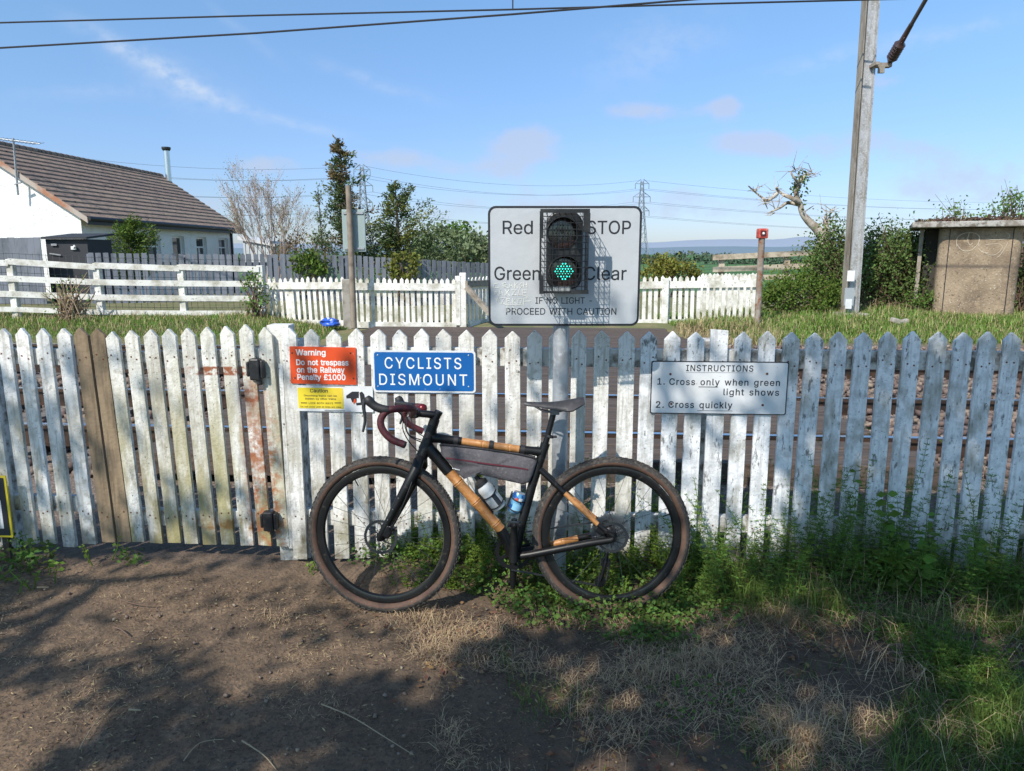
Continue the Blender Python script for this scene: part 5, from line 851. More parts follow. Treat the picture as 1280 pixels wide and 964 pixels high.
# ---------------------------------------------------------------- concrete shelter on the right
t = thing('concrete_shelter', 'old brown concrete trackside shelter with a flat mossy roof and chalk scrawl', 'shelter', (PX(1220, 15, .4), 15, .3))
mat_agg = M('pebbled_concrete', (.33, .25, .17), .95, 0, [((.17, .125, .085), 2, .42, .62), ((.5, .46, .38), 30, .60, .66, None, (.6, 2.0, .35)), ((.13, .095, .065), 22, .58, .66), ((.36, .27, .18), 4, .55, .7), ((.13, .10, .075), 4, .2, .5, None, None, [(2, 1.35, .03, .02)])], bump=.7, bscale=30)
SA = rad(27); SO = Vector((PX(1170, 14.4, 1.2), 14.4, 0)); se, sn = Vector((math.cos(SA), -math.sin(SA), 0)), Vector((math.sin(SA), math.cos(SA), 0))
def SH(u, v, z): return SO + se * u + sn * v + Vector((0, 0, z))        # along the front, into the depth, up
lo, hi = .5, 4
for _ in range(40):
    mid = (lo + hi) / 2
    if proj(SH(mid, 0, 1.2))[0] < 1274: lo = mid
    else: hi = mid
SW = lo; zt = at(1222, 285, (SO + se * SW * .5).y).z
def rounded_wall(w, dpt, r, zb, zt):
    pts = []
    for cx, cy, a0 in ((w - r, r, 270), (w - r, dpt - r, 0), (r, dpt - r, 90), (r, r, 180)):
        for i in range(7): a = rad(a0 + 15 * i); pts.append((cx + r * math.cos(a), cy + r * math.sin(a)))
    m = MB(); m.prism([SH(x, y, zb) for x, y in pts], (0, 0, zt - zb)); return m
rounded_wall(SW, 2.1, .15, .05, zt).build('wall', mat_agg, t, smooth=40)
RS = Matrix.Rotation(-SA, 3, 'Z')
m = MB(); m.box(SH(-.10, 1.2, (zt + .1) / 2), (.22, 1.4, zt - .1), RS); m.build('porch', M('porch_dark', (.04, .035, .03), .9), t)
m = MB(); m.box(SH(-.30, .35, (zt + .1) / 2), (.07, .07, zt - .1), RS); m.build('porch_post', mat_greywood, t)
m = MB(); m.box(SH(SW / 2 - .12, 1.0, zt + .07), (SW + .75, 2.5, .11), RS); rf = m.build('roof_slab', M('roof_concrete', (.38, .36, .33), .95, 0, [((.08, .065, .05), 8, .48, .62), ((.2, .17, .14), 4, .45, .6)], bump=.5), t, bevel=.015)
n = 1700; uu = rng.uniform(-.4, SW + .2, n); vv = rng.uniform(-.22, 1.4, n); zz = zt + .122 + np.abs(rng.normal(size=n)) * .018 * (1 + 1.2 * (fbm(uu, vv, 3, 2, 5) > .1)); V, Q = leafs(np.stack([SO.x + se.x * uu + sn.x * vv, SO.y + se.y * uu + sn.y * vv, zz], 1), rng.uniform(.03, .09, n), .8)
np_mesh('moss', V, Q, M('roof_moss', (.085, .045, .032), 1, 0, [((.14, .11, .06), 3, .5, .6)], isl=.3), rf)
for u in (.165, SW - .165):
    m = MB(); m.tube([SH(u, .0, zt - .01), SH(u, .0, .3)], .009, 4); m.build('panel_joint', mat_ink, t)
def onS(px, py):
    r = ray(px, py); o = SH(0, -.002, 0); e = Vector((0, 0, EYE)); k = (o - e).dot(sn) / r.dot(sn); return e + r * k
C5 = lambda x, y: (1100 + x / 4.386, 240 + y / 4.386)
m = MB()
for s in ([(420, 300), (425, 250), (470, 225), (530, 230), (545, 270), (500, 320), (450, 320), (420, 285)], [(490, 225), (480, 260), (492, 290), (510, 280)], [(545, 240), (540, 290), (545, 300)], [(575, 258), (640, 262), (700, 255), (710, 235), (690, 222)], [(580, 290), (650, 285), (670, 305), (640, 340), (600, 345), (550, 320)], [(700, 275), (690, 300), (660, 345), (640, 360)], [(540, 310), (560, 330), (590, 335)]):
    m.tube(smooth_path([onS(*C5(x, y)) for x, y in s], 5), .006, 4)
m.build('chalk_scrawl', M('chalk', (.50, .43, .34), 1), t)
t = thing('concrete_block', 'broken pale concrete lump lying in the grass before the shelter', 'block', at(1124, 405, 12.9)); c = at(1124, 403, 12.9); m = MB(); m.box(c + Vector((-.05, 0, .02)), (.2, .12, .09), Matrix.Rotation(.3, 3, 'Y')); m.box(c + Vector((.1, .02, .01)), (.13, .12, .08), Matrix.Rotation(-.4, 3, 'Y')); m.build('lump', mat_conc, t, bevel=.02)

# ---------------------------------------------------------------- pylons and their lines
mat_pyl = M('pylon_steel', (.22, .25, .29), .6, .3)
def pylon(base, h, label):
    t = thing('pylon', label, 'pylon', base, 'electricity pylons'); m = MB(); B = Vector(base); r = .13
    def hw(z): return np.interp(z / h, [0, .28, .62, 1], [.115 * h, .065 * h, .032 * h, .012 * h])
    lev = [0, .14, .28, .38, .47, .55, .62, .69, .76, .83, .90, .96]
    for i in range(len(lev) - 1):
        z0, z1 = lev[i] * h, lev[i + 1] * h; a, b = hw(z0), hw(z1)
        for sx, sy in ((1, 1), (1, -1), (-1, -1), (-1, 1)):
            m.tube([B + Vector((sx * a, sy * a, z0)), B + Vector((sx * b, sy * b, z1))], r * 1.3, 4, False)
            nx2, ny2 = (-sy, sx) if True else (0, 0)
            m.tube([B + Vector((sx * a, sy * a, z0)), B + Vector((nx2 * b, ny2 * b, z1))], r * .8, 4, False); m.tube([B + Vector((nx2 * a, ny2 * a, z0)), B + Vector((sx * b, sy * b, z1))], r * .8, 4, False)
    m.build('lattice', mat_pyl, t); m = MB(); tips = []
    for f, w in ((.62, .115), (.78, .125), (.93, .10)):
        z = f * h; a = hw(z)
        for s in (-1, 1):
            tip = B + Vector((s * w * h * .8, 0, z)); tips.append(tip - Vector((0, 0, .06 * h)))
            for sy in (-1, 1): m.tube([B + Vector((s * a, sy * a, z)), tip], r, 4, False); m.tube([B + Vector((s * a, sy * a, z + .05 * h)), tip], r, 4, False)
            m.tube([tip, tip - Vector((0, 0, .06 * h))], r * 1.4, 4, False)
    m.build('cross_arms', mat_pyl, t); tips.append(B + Vector((0, 0, h * .97))); return tips
def pyl_at(px, ytop, Y, zb=-3.2): p = at(px, ytop, Y); return (p.x, Y, zb), p.z - zb
b1, h1 = pyl_at(803, 222, 330); b2, h2 = pyl_at(452, 203, 276)
T1 = pylon(b1, h1, 'lattice pylon standing in the field right of the big crossing board'); T2 = pylon(b2, h2, 'faint lattice pylon behind the tall evergreen')
P0 = Vector(b2) * 2 - Vector(b1); T0 = [q - Vector(b2) + P0 + Vector((0, 0, 2)) for q in T2]; P3 = Vector((345, 440, -4)); T3 = [q - Vector(b1) + P3 for q in T1]
mat_line = M('power_line', (.12, .13, .16), .6)
k = 0
for TA, TB, nm in ((T0, T2, 'left span'), (T2, T1, 'middle span'), (T1, T3, 'right span')):
    t = thing('power_lines', {'left span': 'thin power lines crossing the sky above the bungalow to the left pylon', 'middle span': 'thin power lines strung between the two pylons behind the crossing board', 'right span': 'thin power lines leaving the right pylon towards the mast and shelter'}[nm], 'power lines', TA[0])
    for a, b in zip(TA, TB):
        m = MB(); pts = [a.lerp(b, s / 16) - Vector((0, 0, 4.5 * 4 * (s / 16) * (1 - s / 16))) for s in range(17)]; m.tube(pts, .055, 4, False); m.build('conductor', mat_line, t)
a = at(520, 268, 60); b = at(612, 255, 60); c = at(560, 305, 60)
# ---------------------------------------------------------------- the bicycle leaning on the sign post
LEAN = 6.0
BLOC = Vector((PX(622, 3.06, 0), 3.06, 0.0))
BM = Matrix.Translation(BLOC) @ Matrix.Rotation(rad(-LEAN), 4, 'X'); BI = BM.inverted(); BN = (BM.to_3x3() @ Vector((0, 1, 0)))
def B(px, py, off=0.0):
    r = ray(px, py); o = BLOC + BN * off; e = Vector((0, 0, EYE)); k = (o - e).dot(BN) / r.dot(BN); return BI @ (e + r * k)
def bb(m, name, mats, parent, smooth=35, bevel=0):
    m.v = [tuple(BM @ Vector(v)) for v in m.v]; return m.build(name, mats, parent, smooth=smooth, bevel=bevel)
bike = thing('bicycle', 'gravel bicycle with bamboo and black tubes leaning on the grey sign post', 'bicycle', BLOC)
mat_carbon = M('black_gloss_lug', (.0075, .0075, .008), .40, 0, [((.04, .034, .03), 40, .60, .72)], spec=.35)
mat_bamboo = M('bamboo', (.43, .195, .062), .42, 0, [((.33, .13, .035), 20, .45, .65, (.6, .6, 3)), ((.52, .27, .10), 50, .5, .7), ((.16, .06, .02), 60, .68, .72)], coat=.25)
mat_tread = M('tyre_tread', (.042, .038, .035), .9, 0, [((.11, .092, .075), 70, .50, .66)], bump=.3, bscale=200)
mat_tan = M('tyre_tan_sidewall', (.112, .060, .040), .8, 0, [((.075, .05, .038), 60, .45, .65), ((.22, .16, .12), 90, .62, .72)])
mat_rim = M('rim_black', (.009, .009, .0095), .28, 0, [((.07, .06, .05), 50, .60, .72)], coat=.3)
mat_steel = M('steel', (.45, .45, .46), .3, 1); mat_dsteel = M('dark_steel', (.10, .10, .105), .38, .9); mat_rubber = M('black_rubber', (.016, .016, .018), .6); mat_tape = M('burgundy_bar_tape', (.085, .012, .018), .62, 0, [((.05, .008, .012), 60, .45, .6)], bump=.25, bscale=120)
mat_alloy = M('black_alloy', (.02, .02, .022), .35, .6)
WR = .355
def wheel(c, yaw, parent, name, rear):
    R = Matrix.Rotation(yaw, 3, 'Z'); ax = R @ Vector((0, 1, 0)); fx = R @ Vector((1, 0, 0)); fz = Vector((0, 0, 1))
    def wp(r, a, o=0): return c + fx * (r * math.cos(a)) + fz * (r * math.sin(a)) + ax * o
    m = MB(); m.lathe(c, ax, [(-.0125, .311), (-.0135, .300), (-.010, .282), (0, .276), (.010, .282), (.0135, .300), (.0125, .311), (0, .306)], 72, closed=True)
    root = bb(m, name, mat_rim, parent, 40)
    # tyre
    k = 24; m = MB(); prof = []
    for i in range(k):
        a = 2 * math.pi * i / k; prof.append((.0225 * math.sin(a), .3325 + .0205 * math.cos(a)))
    m.lathe(c, ax, prof, 96, closed=True); m.m = [(0 if (i % k) in (0, 1, 2, 3, 4, 5, 18, 19, 20, 21, 22, 23) else 1) for i in range(len(m.f))]
    for q in range(84):
        a = 2 * math.pi * q / 84
        for (o, dr, wy, wx, sh) in ((-.005, 0, .0075, .012, 0), (.005, 0, .0075, .012, .5), (-.0145, -.0035, .0065, .010, .5), (.0145, -.0035, .0065, .010, 0)):
            aa = a + sh * 2 * math.pi / 84; rd = fx * math.cos(aa) + fz * math.sin(aa); tg = -fx * math.sin(aa) + fz * math.cos(aa)
            m.box(c + rd * (.3538 + dr) + ax * o, (wx, wy, .0035), Matrix((tg, ax, rd)).transposed(), 0)
    bb(m, 'tyre', [mat_tread, mat_tan], root, 50)
    m = MB()
    for q in range(28):
        s = -1 if q % 2 else 1; a = 2 * math.pi * q / 28; d = rad(75) * (1 if (q // 2) % 2 else -1)
        m.tube([wp(.021 if s < 0 else .027, a + d, s * .031), wp(.284, a, s * .002)], .0011, 4, False)
    bb(m, 'spokes', mat_dsteel, root)
    m = MB(); m.lathe(c, ax, [(-.055, 0), (-.055, .009), (-.04, .011), (-.034, .022), (-.029, .022), (-.026, .014), (.02, .015), (.027, .028), (.032, .028), (.036, .014), (.06, .011), (.06, 0)], 24); bb(m, 'hub', mat_alloy, root)
    rr = .068 if rear else .076; m = MB(); o = -.041
    m.lathe(c, ax, [(o, rr - .011), (o, rr), (o + .0018, rr), (o + .0018, rr - .011)], 48, closed=True)
    for q in range(6): a = 2 * math.pi * q / 6; m.beam(wp(.018, a, o), wp(rr - .012, a + .5, o), .0018, .006, up=tuple(wp(1, a + .3 + math.pi / 2) - c))
    for q in range(48):
        a = 2 * math.pi * q / 48; m.beam(wp(rr - .001, a, o + .001), wp(rr + .0018, a, o + .001), .0018, .006, up=tuple(wp(1, a + math.pi / 2) - c))
    bb(m, 'brake_rotor', mat_dsteel, root, None)
    m = MB(); va = rad(118) if not rear else rad(20); m.tube([wp(.285, va), wp(.245, va)], .003, 8); bb(m, 'valve', mat_alloy, root)
    return root, wp
cR = Vector((B(764, 671).x, 0, WR + .002)); cF = Vector((B(479.5, 668).x, 0, WR + .004))
STEER = rad(-9)
fw, wpF = wheel(cF, STEER, bike, 'front_wheel', False); rw, wpR = wheel(cR, 0, bike, 'rear_wheel', True)
# cassette and derailleur on the far side
m = MB()
for i in range(10):
    r = .088 - i * .0062; o = .030 + i * .0034; m.lathe(cR, (0, 1, 0), [(o, r - .0075), (o, r), (o + .0018, r), (o + .0018, r - .0075)], 40, closed=True)
    nt_ = int(r * 2 * math.pi / .0127)
    for q in range(nt_): a = 2 * math.pi * q / nt_; rd = Vector((math.cos(a), 0, math.sin(a))); m.box(cR + rd * (r + .002) + Vector((0, o + .001, 0)), (.0045, .0018, .0075), Matrix((Vector((-rd.z, 0, rd.x)), Vector((0, 1, 0)), rd)).transposed())
for q in range(6): a = q * math.pi / 3; m.beam(cR + Vector((.02 * math.cos(a), .031, .02 * math.sin(a))), cR + Vector((.078 * math.cos(a + .3), .031, .078 * math.sin(a + .3))), .002, .008, up=(0, 1, 0))
bb(m, 'cassette', mat_steel, rw, None)
bbk = B(642, 693.5); bbk = Vector((bbk.x, 0, bbk.z))
d1 = B(757, 703, .05); d2 = B(750, 727, .055)
m = MB(); m.tube([cR + Vector((.0, .06, -.02)), d1], .011, 8); m.tube([d1, d2], .010, 8); m.lathe(d1, (0, 1, 0), [(-.006, 0), (-.006, .024), (.006, .024), (.006, 0)], 16); m.lathe(d2, (0, 1, 0), [(-.006, 0), (-.006, .026), (.006, .026), (.006, 0)], 16); bb(m, 'rear_derailleur', mat_alloy, bike)
m = MB(); co = .045; m.lathe(bbk, (0, 1, 0), [(co, .066), (co, .083), (co + .003, .083), (co + .003, .066)], 44, closed=True)
for q in range(40): a = 2 * math.pi * q / 40; rd = Vector((math.cos(a), 0, math.sin(a))); m.box(bbk + rd * .086 + Vector((0, co + .0015, 0)), (.005, .002, .008), Matrix((Vector((-rd.z, 0, rd.x)), Vector((0, 1, 0)), rd)).transposed())
for q in range(4): a = q * math.pi / 2 + .5; m.beam(bbk + Vector((0, co, 0)), bbk + Vector((.07 * math.cos(a), co, .07 * math.sin(a))), .004, .016, up=(-math.sin(a), 0, math.cos(a)))
bb(m, 'chainring', mat_alloy, bike, None)
m = MB(); top = cR + Vector((-.01, .045, .055)); m.beam(bbk + Vector((0, co, .084)), top, .005, .008); m.beam(bbk + Vector((-.01, co, -.084)), d2 + Vector((0, 0, -.02)), .005, .008); m.beam(d2 + Vector((.025, 0, 0)), d1 + Vector((.02, 0, 0)), .005, .007); m.beam(d1 + Vector((-.02, 0, 0.01)), cR + Vector((-.052, .045, -.01)), .005, .007); bb(m, 'chain', mat_dsteel, bike, None)
# frame: black lugs and bamboo
ht0, ht1 = B(531.5, 561), B(543.5, 524); st1 = B(678, 567); st_top = B(681, 557)
def P2(px, py): q = B(px, py); return Vector((q.x, 0, q.z))
ht0, ht1, st1, st_top = [Vector((q.x, 0, q.z)) for q in (ht0, ht1, st1, st_top)]
m = MB(); m.tube([ht0 - (ht1 - ht0) * .03, ht0.lerp(ht1, .3), ht0.lerp(ht1, .75), ht1], [.030, .0255, .023, .023], 16)
tt0, tt1 = P2(541, 547), P2(676, 565); ttb0, ttb1 = P2(577, 551.5), P2(649, 561.5)
dt0, dt1 = P2(535, 559), bbk; dtb0, dtb1 = P2(561, 590), P2(626, 662)
m.tube([tt0, tt0.lerp(ttb0, .5), ttb0], [.023, .0195, .018], 14); m.tube([ttb1, ttb1.lerp(tt1, .5), tt1], [.018, .019, .022], 14)
m.tube([dt0, dt0.lerp(dtb0, .5), dtb0], [.028, .026, .0255], 14); m.tube([dtb1, dtb1.lerp(dt1, .5), dt1], [.0255, .026, .03], 14)
m.tube([bbk, P2(652, 655), P2(666, 604), st_top], [.028, .021, .020, .020], 14); m.lathe(bbk, (0, 1, 0), [(-.036, 0), (-.036, .024), (.036, .024), (.036, 0)], 18)
ssA = P2(674.5, 586)
def S3(px, py, off): q = B(px, py, off); return q
for s in (-1, 1):
    a0 = ssA + Vector((0, s * .018, 0)); e = cR + Vector((0, s * .062, 0)); bam0 = a0.lerp(e, .34); bam1 = a0.lerp(e, .79)
    m.tube([a0, bam0], [.0125, .012], 10); m.tube([bam1, e + Vector((0, 0, .012))], [.012, .011], 10)
    c0 = bbk + Vector((.01, s * .03, .0)); cb0, cb1 = c0.lerp(e, .36), c0.lerp(e, .66)
    if s < 0: m.tube([c0, c0.lerp(e, .15) + Vector((0, -.008, 0)), c0.lerp(e, .75), e + Vector((-.01, 0, -.006)), e], [.018, .0175, .0165, .014, .012], 12)
    else: m.tube([c0, cb0], [.0175, .0165], 12); m.tube([cb1, e], [.0165, .013], 12)
    m.lathe(e + Vector((0, -.004, 0)), (0, 1, 0), [(0, 0), (0, .016), (.008, .016), (.008, 0)], 14); m.tube([e + Vector((0, 0, -.012)), e + Vector((.004, 0, .03)), e + Vector((-.03, 0, .035))], [.009, .011, .009], 8)
frame = bb(m, 'frame', mat_carbon, bike, 40)
def bamboo(a, b, r, nodes, par=None):
    mm = MB(); pts = [a]; rs = [r * .99]
    for n in nodes:
        for dn, k in ((-.012, 1.0), (-.004, 1.15), (0, 1.0), (.004, 1.13), (.012, 1.0)): pts.append(a.lerp(b, n) + (b - a).normalized() * dn); rs.append(r * k)
    pts.append(b); rs.append(r * .99); mm.tube(pts, rs, 16); return bb(mm, 'bamboo_tube', mat_bamboo, frame, 50)
bamboo(ttb0, ttb1, .0165, (.36, .82)); bamboo(dtb0, dtb1, .0232, (.18, .52, .9))
for s in (-1, 1):
    a0 = ssA + Vector((0, s * .018, 0)); e = cR + Vector((0, s * .062, 0)); bamboo(a0.lerp(e, .335), a0.lerp(e, .795), .011, (.5,))
    if s > 0: c0 = bbk + Vector((.01, s * .03, 0)); bamboo(c0.lerp(e, .35), c0.lerp(e, .67), .0155, (.45,))
# fork
m = MB(); cr = B(524.5, 577); cr = Vector((cr.x, 0, cr.z)); R8 = Matrix.Rotation(STEER, 3, 'Z')
m.tube([ht0, ht0.lerp(cr, .5), cr + Vector((.004, 0, .012))], [.026, .027, .026], 14)
for s in (-1, 1):
    o = R8 @ Vector((0, s * .055, 0)); tip = cF + R8 @ Vector((0, s * .057, 0)); tp = cr + o * .95 + Vector((0, 0, -.022))
    m.tube([ht0 + (cr - ht0) * .6, cr + o * .62 + Vector((.002, 0, .004)), tp, tp.lerp(tip, .35), tp.lerp(tip, .72), tip + Vector((.003, 0, .008)), tip + Vector((-.002, 0, -.012))], [.020, .025, .0245, .021, .0165, .0145, .011], 12)
fork = bb(m, 'fork', mat_carbon, bike, 50)
m = MB(); o = R8 @ Vector((0, -.077, 0)); q0 = cr + R8 @ Vector((0, -.055, 0)); q1 = cF + R8 @ Vector((0, -.057, 0))
for f in (.45, .60, .74): c = q0.lerp(q1, f) + R8 @ Vector((0, -.016, 0)); m.lathe(c, R8 @ Vector((0, -1, 0)), [(0, .0035), (.003, .003), (.003, 0)], 8)
bb(m, 'mount_bolts', mat_steel, fork)
m = MB(); c = cF + R8 @ Vector((.038, -.05, .03)); m.box(c, (.035, .03, .055), Matrix.Rotation(.5, 3, 'Y')); m.box(c + Vector((.012, -.004, .012)), (.02, .022, .03)); bb(m, 'brake_caliper', mat_alloy, fork, bevel=.005)
m = MB(); c = cR + Vector((-.055, -.045, .035)); m.box(c, (.05, .03, .03), Matrix.Rotation(.5, 3, 'Y')); bb(m, 'brake_caliper', mat_alloy, frame, bevel=.005)
# cockpit
m = MB(); s0, s1 = P2(542, 528), P2(548.2, 515.5); m.tube([ht1, s0, s1], [.0185, .018, .018], 14); m.tube([s1 - (s1 - s0).normalized() * .004, s1 + (s1 - s0).normalized() * .006], [.0195, .0185], 14); sc0 = P2(546.5, 519); bc = B(520.5, 516.5); bc = Vector((bc.x, 0, bc.z))
m.tube([sc0, bc], [.017, .0165], 12); bx_ = R8 @ Vector((0, 1, 0)); m.lathe(bc - bx_ * .024, bx_, [(0, 0), (0, .0215), (.048, .0215), (.048, 0)], 16); bb(m, 'stem', mat_alloy, bike, 40)
m = MB(); m.tube([bc - bx_ * .07, bc + bx_ * .07], .0155, 12); bar_ = bb(m, 'handlebar', mat_alloy, bike, 40)
nr = smooth_path([bc - bx_ * .065, B(516.5, 511.5, -.14), B(509, 510.5, -.188), B(496, 511, -.202), B(484.5, 513.5, -.205), B(477.5, 521, -.207), B(475.8, 530, -.210), B(480, 540, -.213), B(490, 549.5, -.217), B(505.5, 556, -.222)], 5)
m = MB(); m.tube(nr, .0152, 12); bb(m, 'bar_tape', mat_tape, bar_, 60)
m = MB(); m.tube([nr[-1], nr[-1] + (nr[-1] - nr[-2]).normalized() * .006], [.0158, .0135], 12); bb(m, 'bar_plug', mat_rubber, bar_)
fr_p = smooth_path([bc + bx_ * .065, B(524, 510, .14), B(527, 509, .19), B(519, 508, .204), B(510, 510, .206), B(505.5, 516, .208), B(506, 523, .211), B(512, 531, .214), B(529, 539.5, .222)], 5)
m = MB(); m.tube(fr_p, .0152, 12); bb(m, 'bar_tape', mat_tape, bar_, 60)
def hood(pts, rs, lev, off):
    m = MB(); m.tube(smooth_path([B(x, y, off) for x, y in pts], 4), list(np.interp(np.linspace(0, 1, (len(pts) - 1) * 4 + 1), np.linspace(0, 1, len(rs)), rs)), 14); h_ = bb(m, 'brake_hood', mat_rubber, bar_, 60)
    m = MB(); P = smooth_path([B(x, y, off - .004) for x, y in lev], 4); n = len(P)
    for i in range(n - 1): m.tube([P[i], P[i + 1]], [.009 - .004 * i / n, .009 - .004 * (i + 1) / n], 8)
    bb(m, 'brake_lever', mat_dsteel, h_, 60)
hood([(486, 512.5), (478, 511.5), (469, 508), (462, 502), (457.8, 496.2)], [.017, .019, .0185, .018, .021, .012], [(456, 500), (454.5, 508), (455.8, 518), (456.2, 527), (453.6, 540)], -.205)
hood([(510, 509), (504, 507), (499.5, 501), (496.5, 496)], [.017, .019, .018, .020, .012], [(497, 500), (499, 511), (503, 520), (500, 530)], .206)
m = MB(); c = bc + Vector((-.052, -.0, .040)); m.box(c, (.085, .05, .017), Matrix.Rotation(rad(8), 3, 'Y')); m.beam(bc, c + Vector((.02, 0, -.01)), .02, .008); bb(m, 'bike_computer', mat_rubber, bar_, bevel=.006)
m = MB(); c = bc + bx_ * .055 + Vector((.012, 0, .018)); m.lathe(c, (.3, 0, 1), [(-.008, .022), (.004, .022), (.016, .014), (.019, 0)], 14); bb(m, 'bell', M('dark_red_bell', (.14, .012, .016), .3, .3), bar_, 60)
m = MB()
for pts in ([(B(492, 511, -.19)), B(503, 521, -.14), B(504, 538, -.1), B(512, 553, -.06), B(524, 566, -.035)], [B(512, 512, -.1), B(506, 530, -.1), B(512, 545, -.07), B(527, 553, -.03)], [B(515, 514, .05), B(508, 527, .0), B(511, 543, -.03), B(526, 550, -.026)], [B(523, 575, -.04), B(514, 605, -.072), B(500, 640, -.074), B(489, 660, -.06)], [B(518, 512, .08), B(514, 524, .03), B(519, 538, -.01), B(533, 548, -.024)]):
    m.tube(smooth_path(pts, 6), .0024, 6)
bb(m, 'cables', mat_rubber, bike)
# seat post and saddle
m = MB(); sp0, sp1 = P2(680.5, 560), P2(692, 516); m.tube([sp0, sp1], .0136, 14); m.lathe(st_top, (st_top - st1), [(-.016, .021), (.012, .021), (.012, .014)], 16); post_ = bb(m, 'seat_post', mat_alloy, bike, 40)
m = MB(); q = P2(687, 545.5); d = (sp1 - sp0).normalized(); m.lathe(q, d, [(-.006, .0145), (-.006, .018), (.006, .018), (.006, .0145)], 14); m.box(q + Vector((-.018, 0, .006)), (.028, .02, .008)); m.box(q + Vector((.022, 0, -.002)), (.02, .016, .01)); bb(m, 'light_mount', mat_rubber, post_, bevel=.002)
xn, xt = B(655, 503).x, B(729.5, 496.5).x; zn, zt_ = B(655, 502.5).z, B(728, 497).z
vs = []; fs = []; NS, NC = 16, 13
for i in range(NS):
    t_ = i / (NS - 1); x = xn + (xt - xn) * t_; w_ = float(np.interp(t_, [0, .06, .25, .45, .62, .8, .95, 1], [.007, .016, .019, .027, .048, .071, .069, .058])); z = zn + (zt_ - zn) * t_ - .010 * math.sin(math.pi * min(1, t_ * 1.05)) ** 1 + .002
    dr = float(np.interp(t_, [0, .3, .55, .78, 1], [.012, .018, .032, .046, .022]))
    row = [(x, w_ * s, z - dr * abs(s) ** 2.2) for s in np.linspace(-1, 1, NC)]; row += [(x, w_ * .93 * s, z - dr * abs(s) ** 2.2 - .010 + .004 * abs(s)) for s in np.linspace(1, -1, NC)]
    vs += row
n = 2 * NC
for i in range(NS - 1):
    for j in range(n): fs.append((i * n + j, i * n + (j + 1) % n, (i + 1) * n + (j + 1) % n, (i + 1) * n + j))
fs.append(tuple(range(n))); fs.append(tuple((NS - 1) * n + j for j in reversed(range(n))))
m = MB(); m.add(vs, fs); sad = bb(m, 'saddle', M('saddle_cover', (.035, .033, .036), .5, 0, [((.07, .066, .068), 30, .5, .7)]), bike, 60)
m = MB()
for s in (-1, 1): m.tube(smooth_path([Vector((xn + .035, s * .008, zn - .012)), Vector((xn + .09, s * .022, zn - .040)), Vector((xn + .16, s * .022, zn - .040)), Vector((xt - .03, s * .035, zt_ - .03))], 5), .0035, 8)
m.box(sp1 + Vector((.004, 0, .004)), (.04, .05, .022)); bb(m, 'saddle_rails', mat_dsteel, sad, 50)
# cranks and pedals
ca = Vector((.015, 0, 1)).normalized()
for s, d in ((-1, 1), (1, -1)):
    a0 = bbk + Vector((0, s * .062, 0)); a1 = a0 + ca * d * .1725 + Vector((0, s * .012, 0)); m = MB(); m.tube([a0 - ca * d * .012, a0 + ca * d * .03, a0.lerp(a1, .6), a1 + ca * d * .010], [.022, .019, .016, .014], 10); m.lathe(a0, (0, s, 0), [(0, .019), (.012, .017), (.013, .009), (.010, .009), (.010, 0)], 16)
    cr_ = bb(m, 'crank_arm', mat_carbon, bike, 40)
    m = MB(); pc = a1 + Vector((0, s * .048, 0)); m.tube([a1, pc + Vector((0, s * .03, 0))], .008, 8)
    for k in (-1, 1): m.box(pc + Vector((k * .024, 0, 0)), (.012, .055, .014))
    m.box(pc, (.05, .03, .022)); bb(m, 'pedal', mat_alloy, cr_, None, bevel=.003)
m = MB()
for s in (-1, 1): m.tube([bbk + Vector((0, s * .036, 0)), bbk + Vector((0, s * .064, 0))], .015, 12)
bb(m, 'axle', mat_steel, bike)
# bottle cages
def cage(p, axis, r, L_, side):
    m = MB(); e1 = axis.cross(Vector((0, 1, 0))).normalized(); e2 = Vector((0, 1, 0))
    for f in (.22, .62):
        m.tube([p + axis * L_ * (f + .10 * math.sin(a_)) + e1 * (r + .003) * math.cos(a_) + e2 * (r + .003) * math.sin(a_) for a_ in np.linspace(rad(200), rad(520), 18)], .003, 6)
    for s in (-.5, .5): m.tube([p + e1 * side * (r + .003) + e2 * s * .03, p + e1 * side * (r + .004) + e2 * s * .03 + axis * L_ * .75], .003, 6)
    return bb(m, 'bottle_cage', mat_rubber, frame, 60)
b0, b1 = P2(625.5, 635), P2(596.5, 597.5); bax = (b1 - b0).normalized(); bl = (b1 - b0).length
cage(b0, bax, .036, .14, 1)
def place(name, label, cat, p): w = BM @ p; return thing(name, label, cat, w)
bt = place('water_bottle', 'white water bottle in the cage on the bamboo down tube', 'bottle', b0)
m = MB(); m.lathe(b0, bax, [(0, 0), (0, .030), (.004, .0345), (bl * .45, .0345), (bl * .50, .0315), (bl * .55, .0345), (bl * .68, .0345), (bl * .76, .028), (bl * .78, .027), (bl * .78, 0)], 28); bo = bb(m, 'bottle_body', M('white_plastic', (.62, .63, .62), .45, 0, [((.45, .44, .42), 9, .52, .7)]), bt, 50)
m = MB(); m.lathe(b0 + bax * bl * .765, bax, [(0, 0), (0, .0300), (.018, .0300), (.022, .023), (.030, .012), (.05, .011), (.052, 0)], 24); bb(m, 'cap', mat_rubber, bt, 50)
m = MB(); e1 = bax.cross(Vector((0, 1, 0))).normalized()
for f0, f1, a0_, a1_ in ((.10, .42, 225, 262), ):
    g = [[b0 + bax * bl * f + (e1 * math.cos(rad(a_)) + Vector((0, 1, 0)) * math.sin(rad(a_))) * .0349 for a_ in np.linspace(a0_, a1_, 6)] for f in (f0, f1)]
    m.add(g[0] + g[1], [(i, i + 1, i + 7, i + 6) for i in range(5)])
bb(m, 'printed_mark', mat_ink, bo, None)
c0, c1 = P2(641.5, 640.5), P2(650.5, 616); cax = (c1 - c0).normalized(); cl_ = (c1 - c0).length
cage(c0, cax, .0315, .115, 1 if cax.cross(Vector((0, 1, 0))).x < 0 else -1)
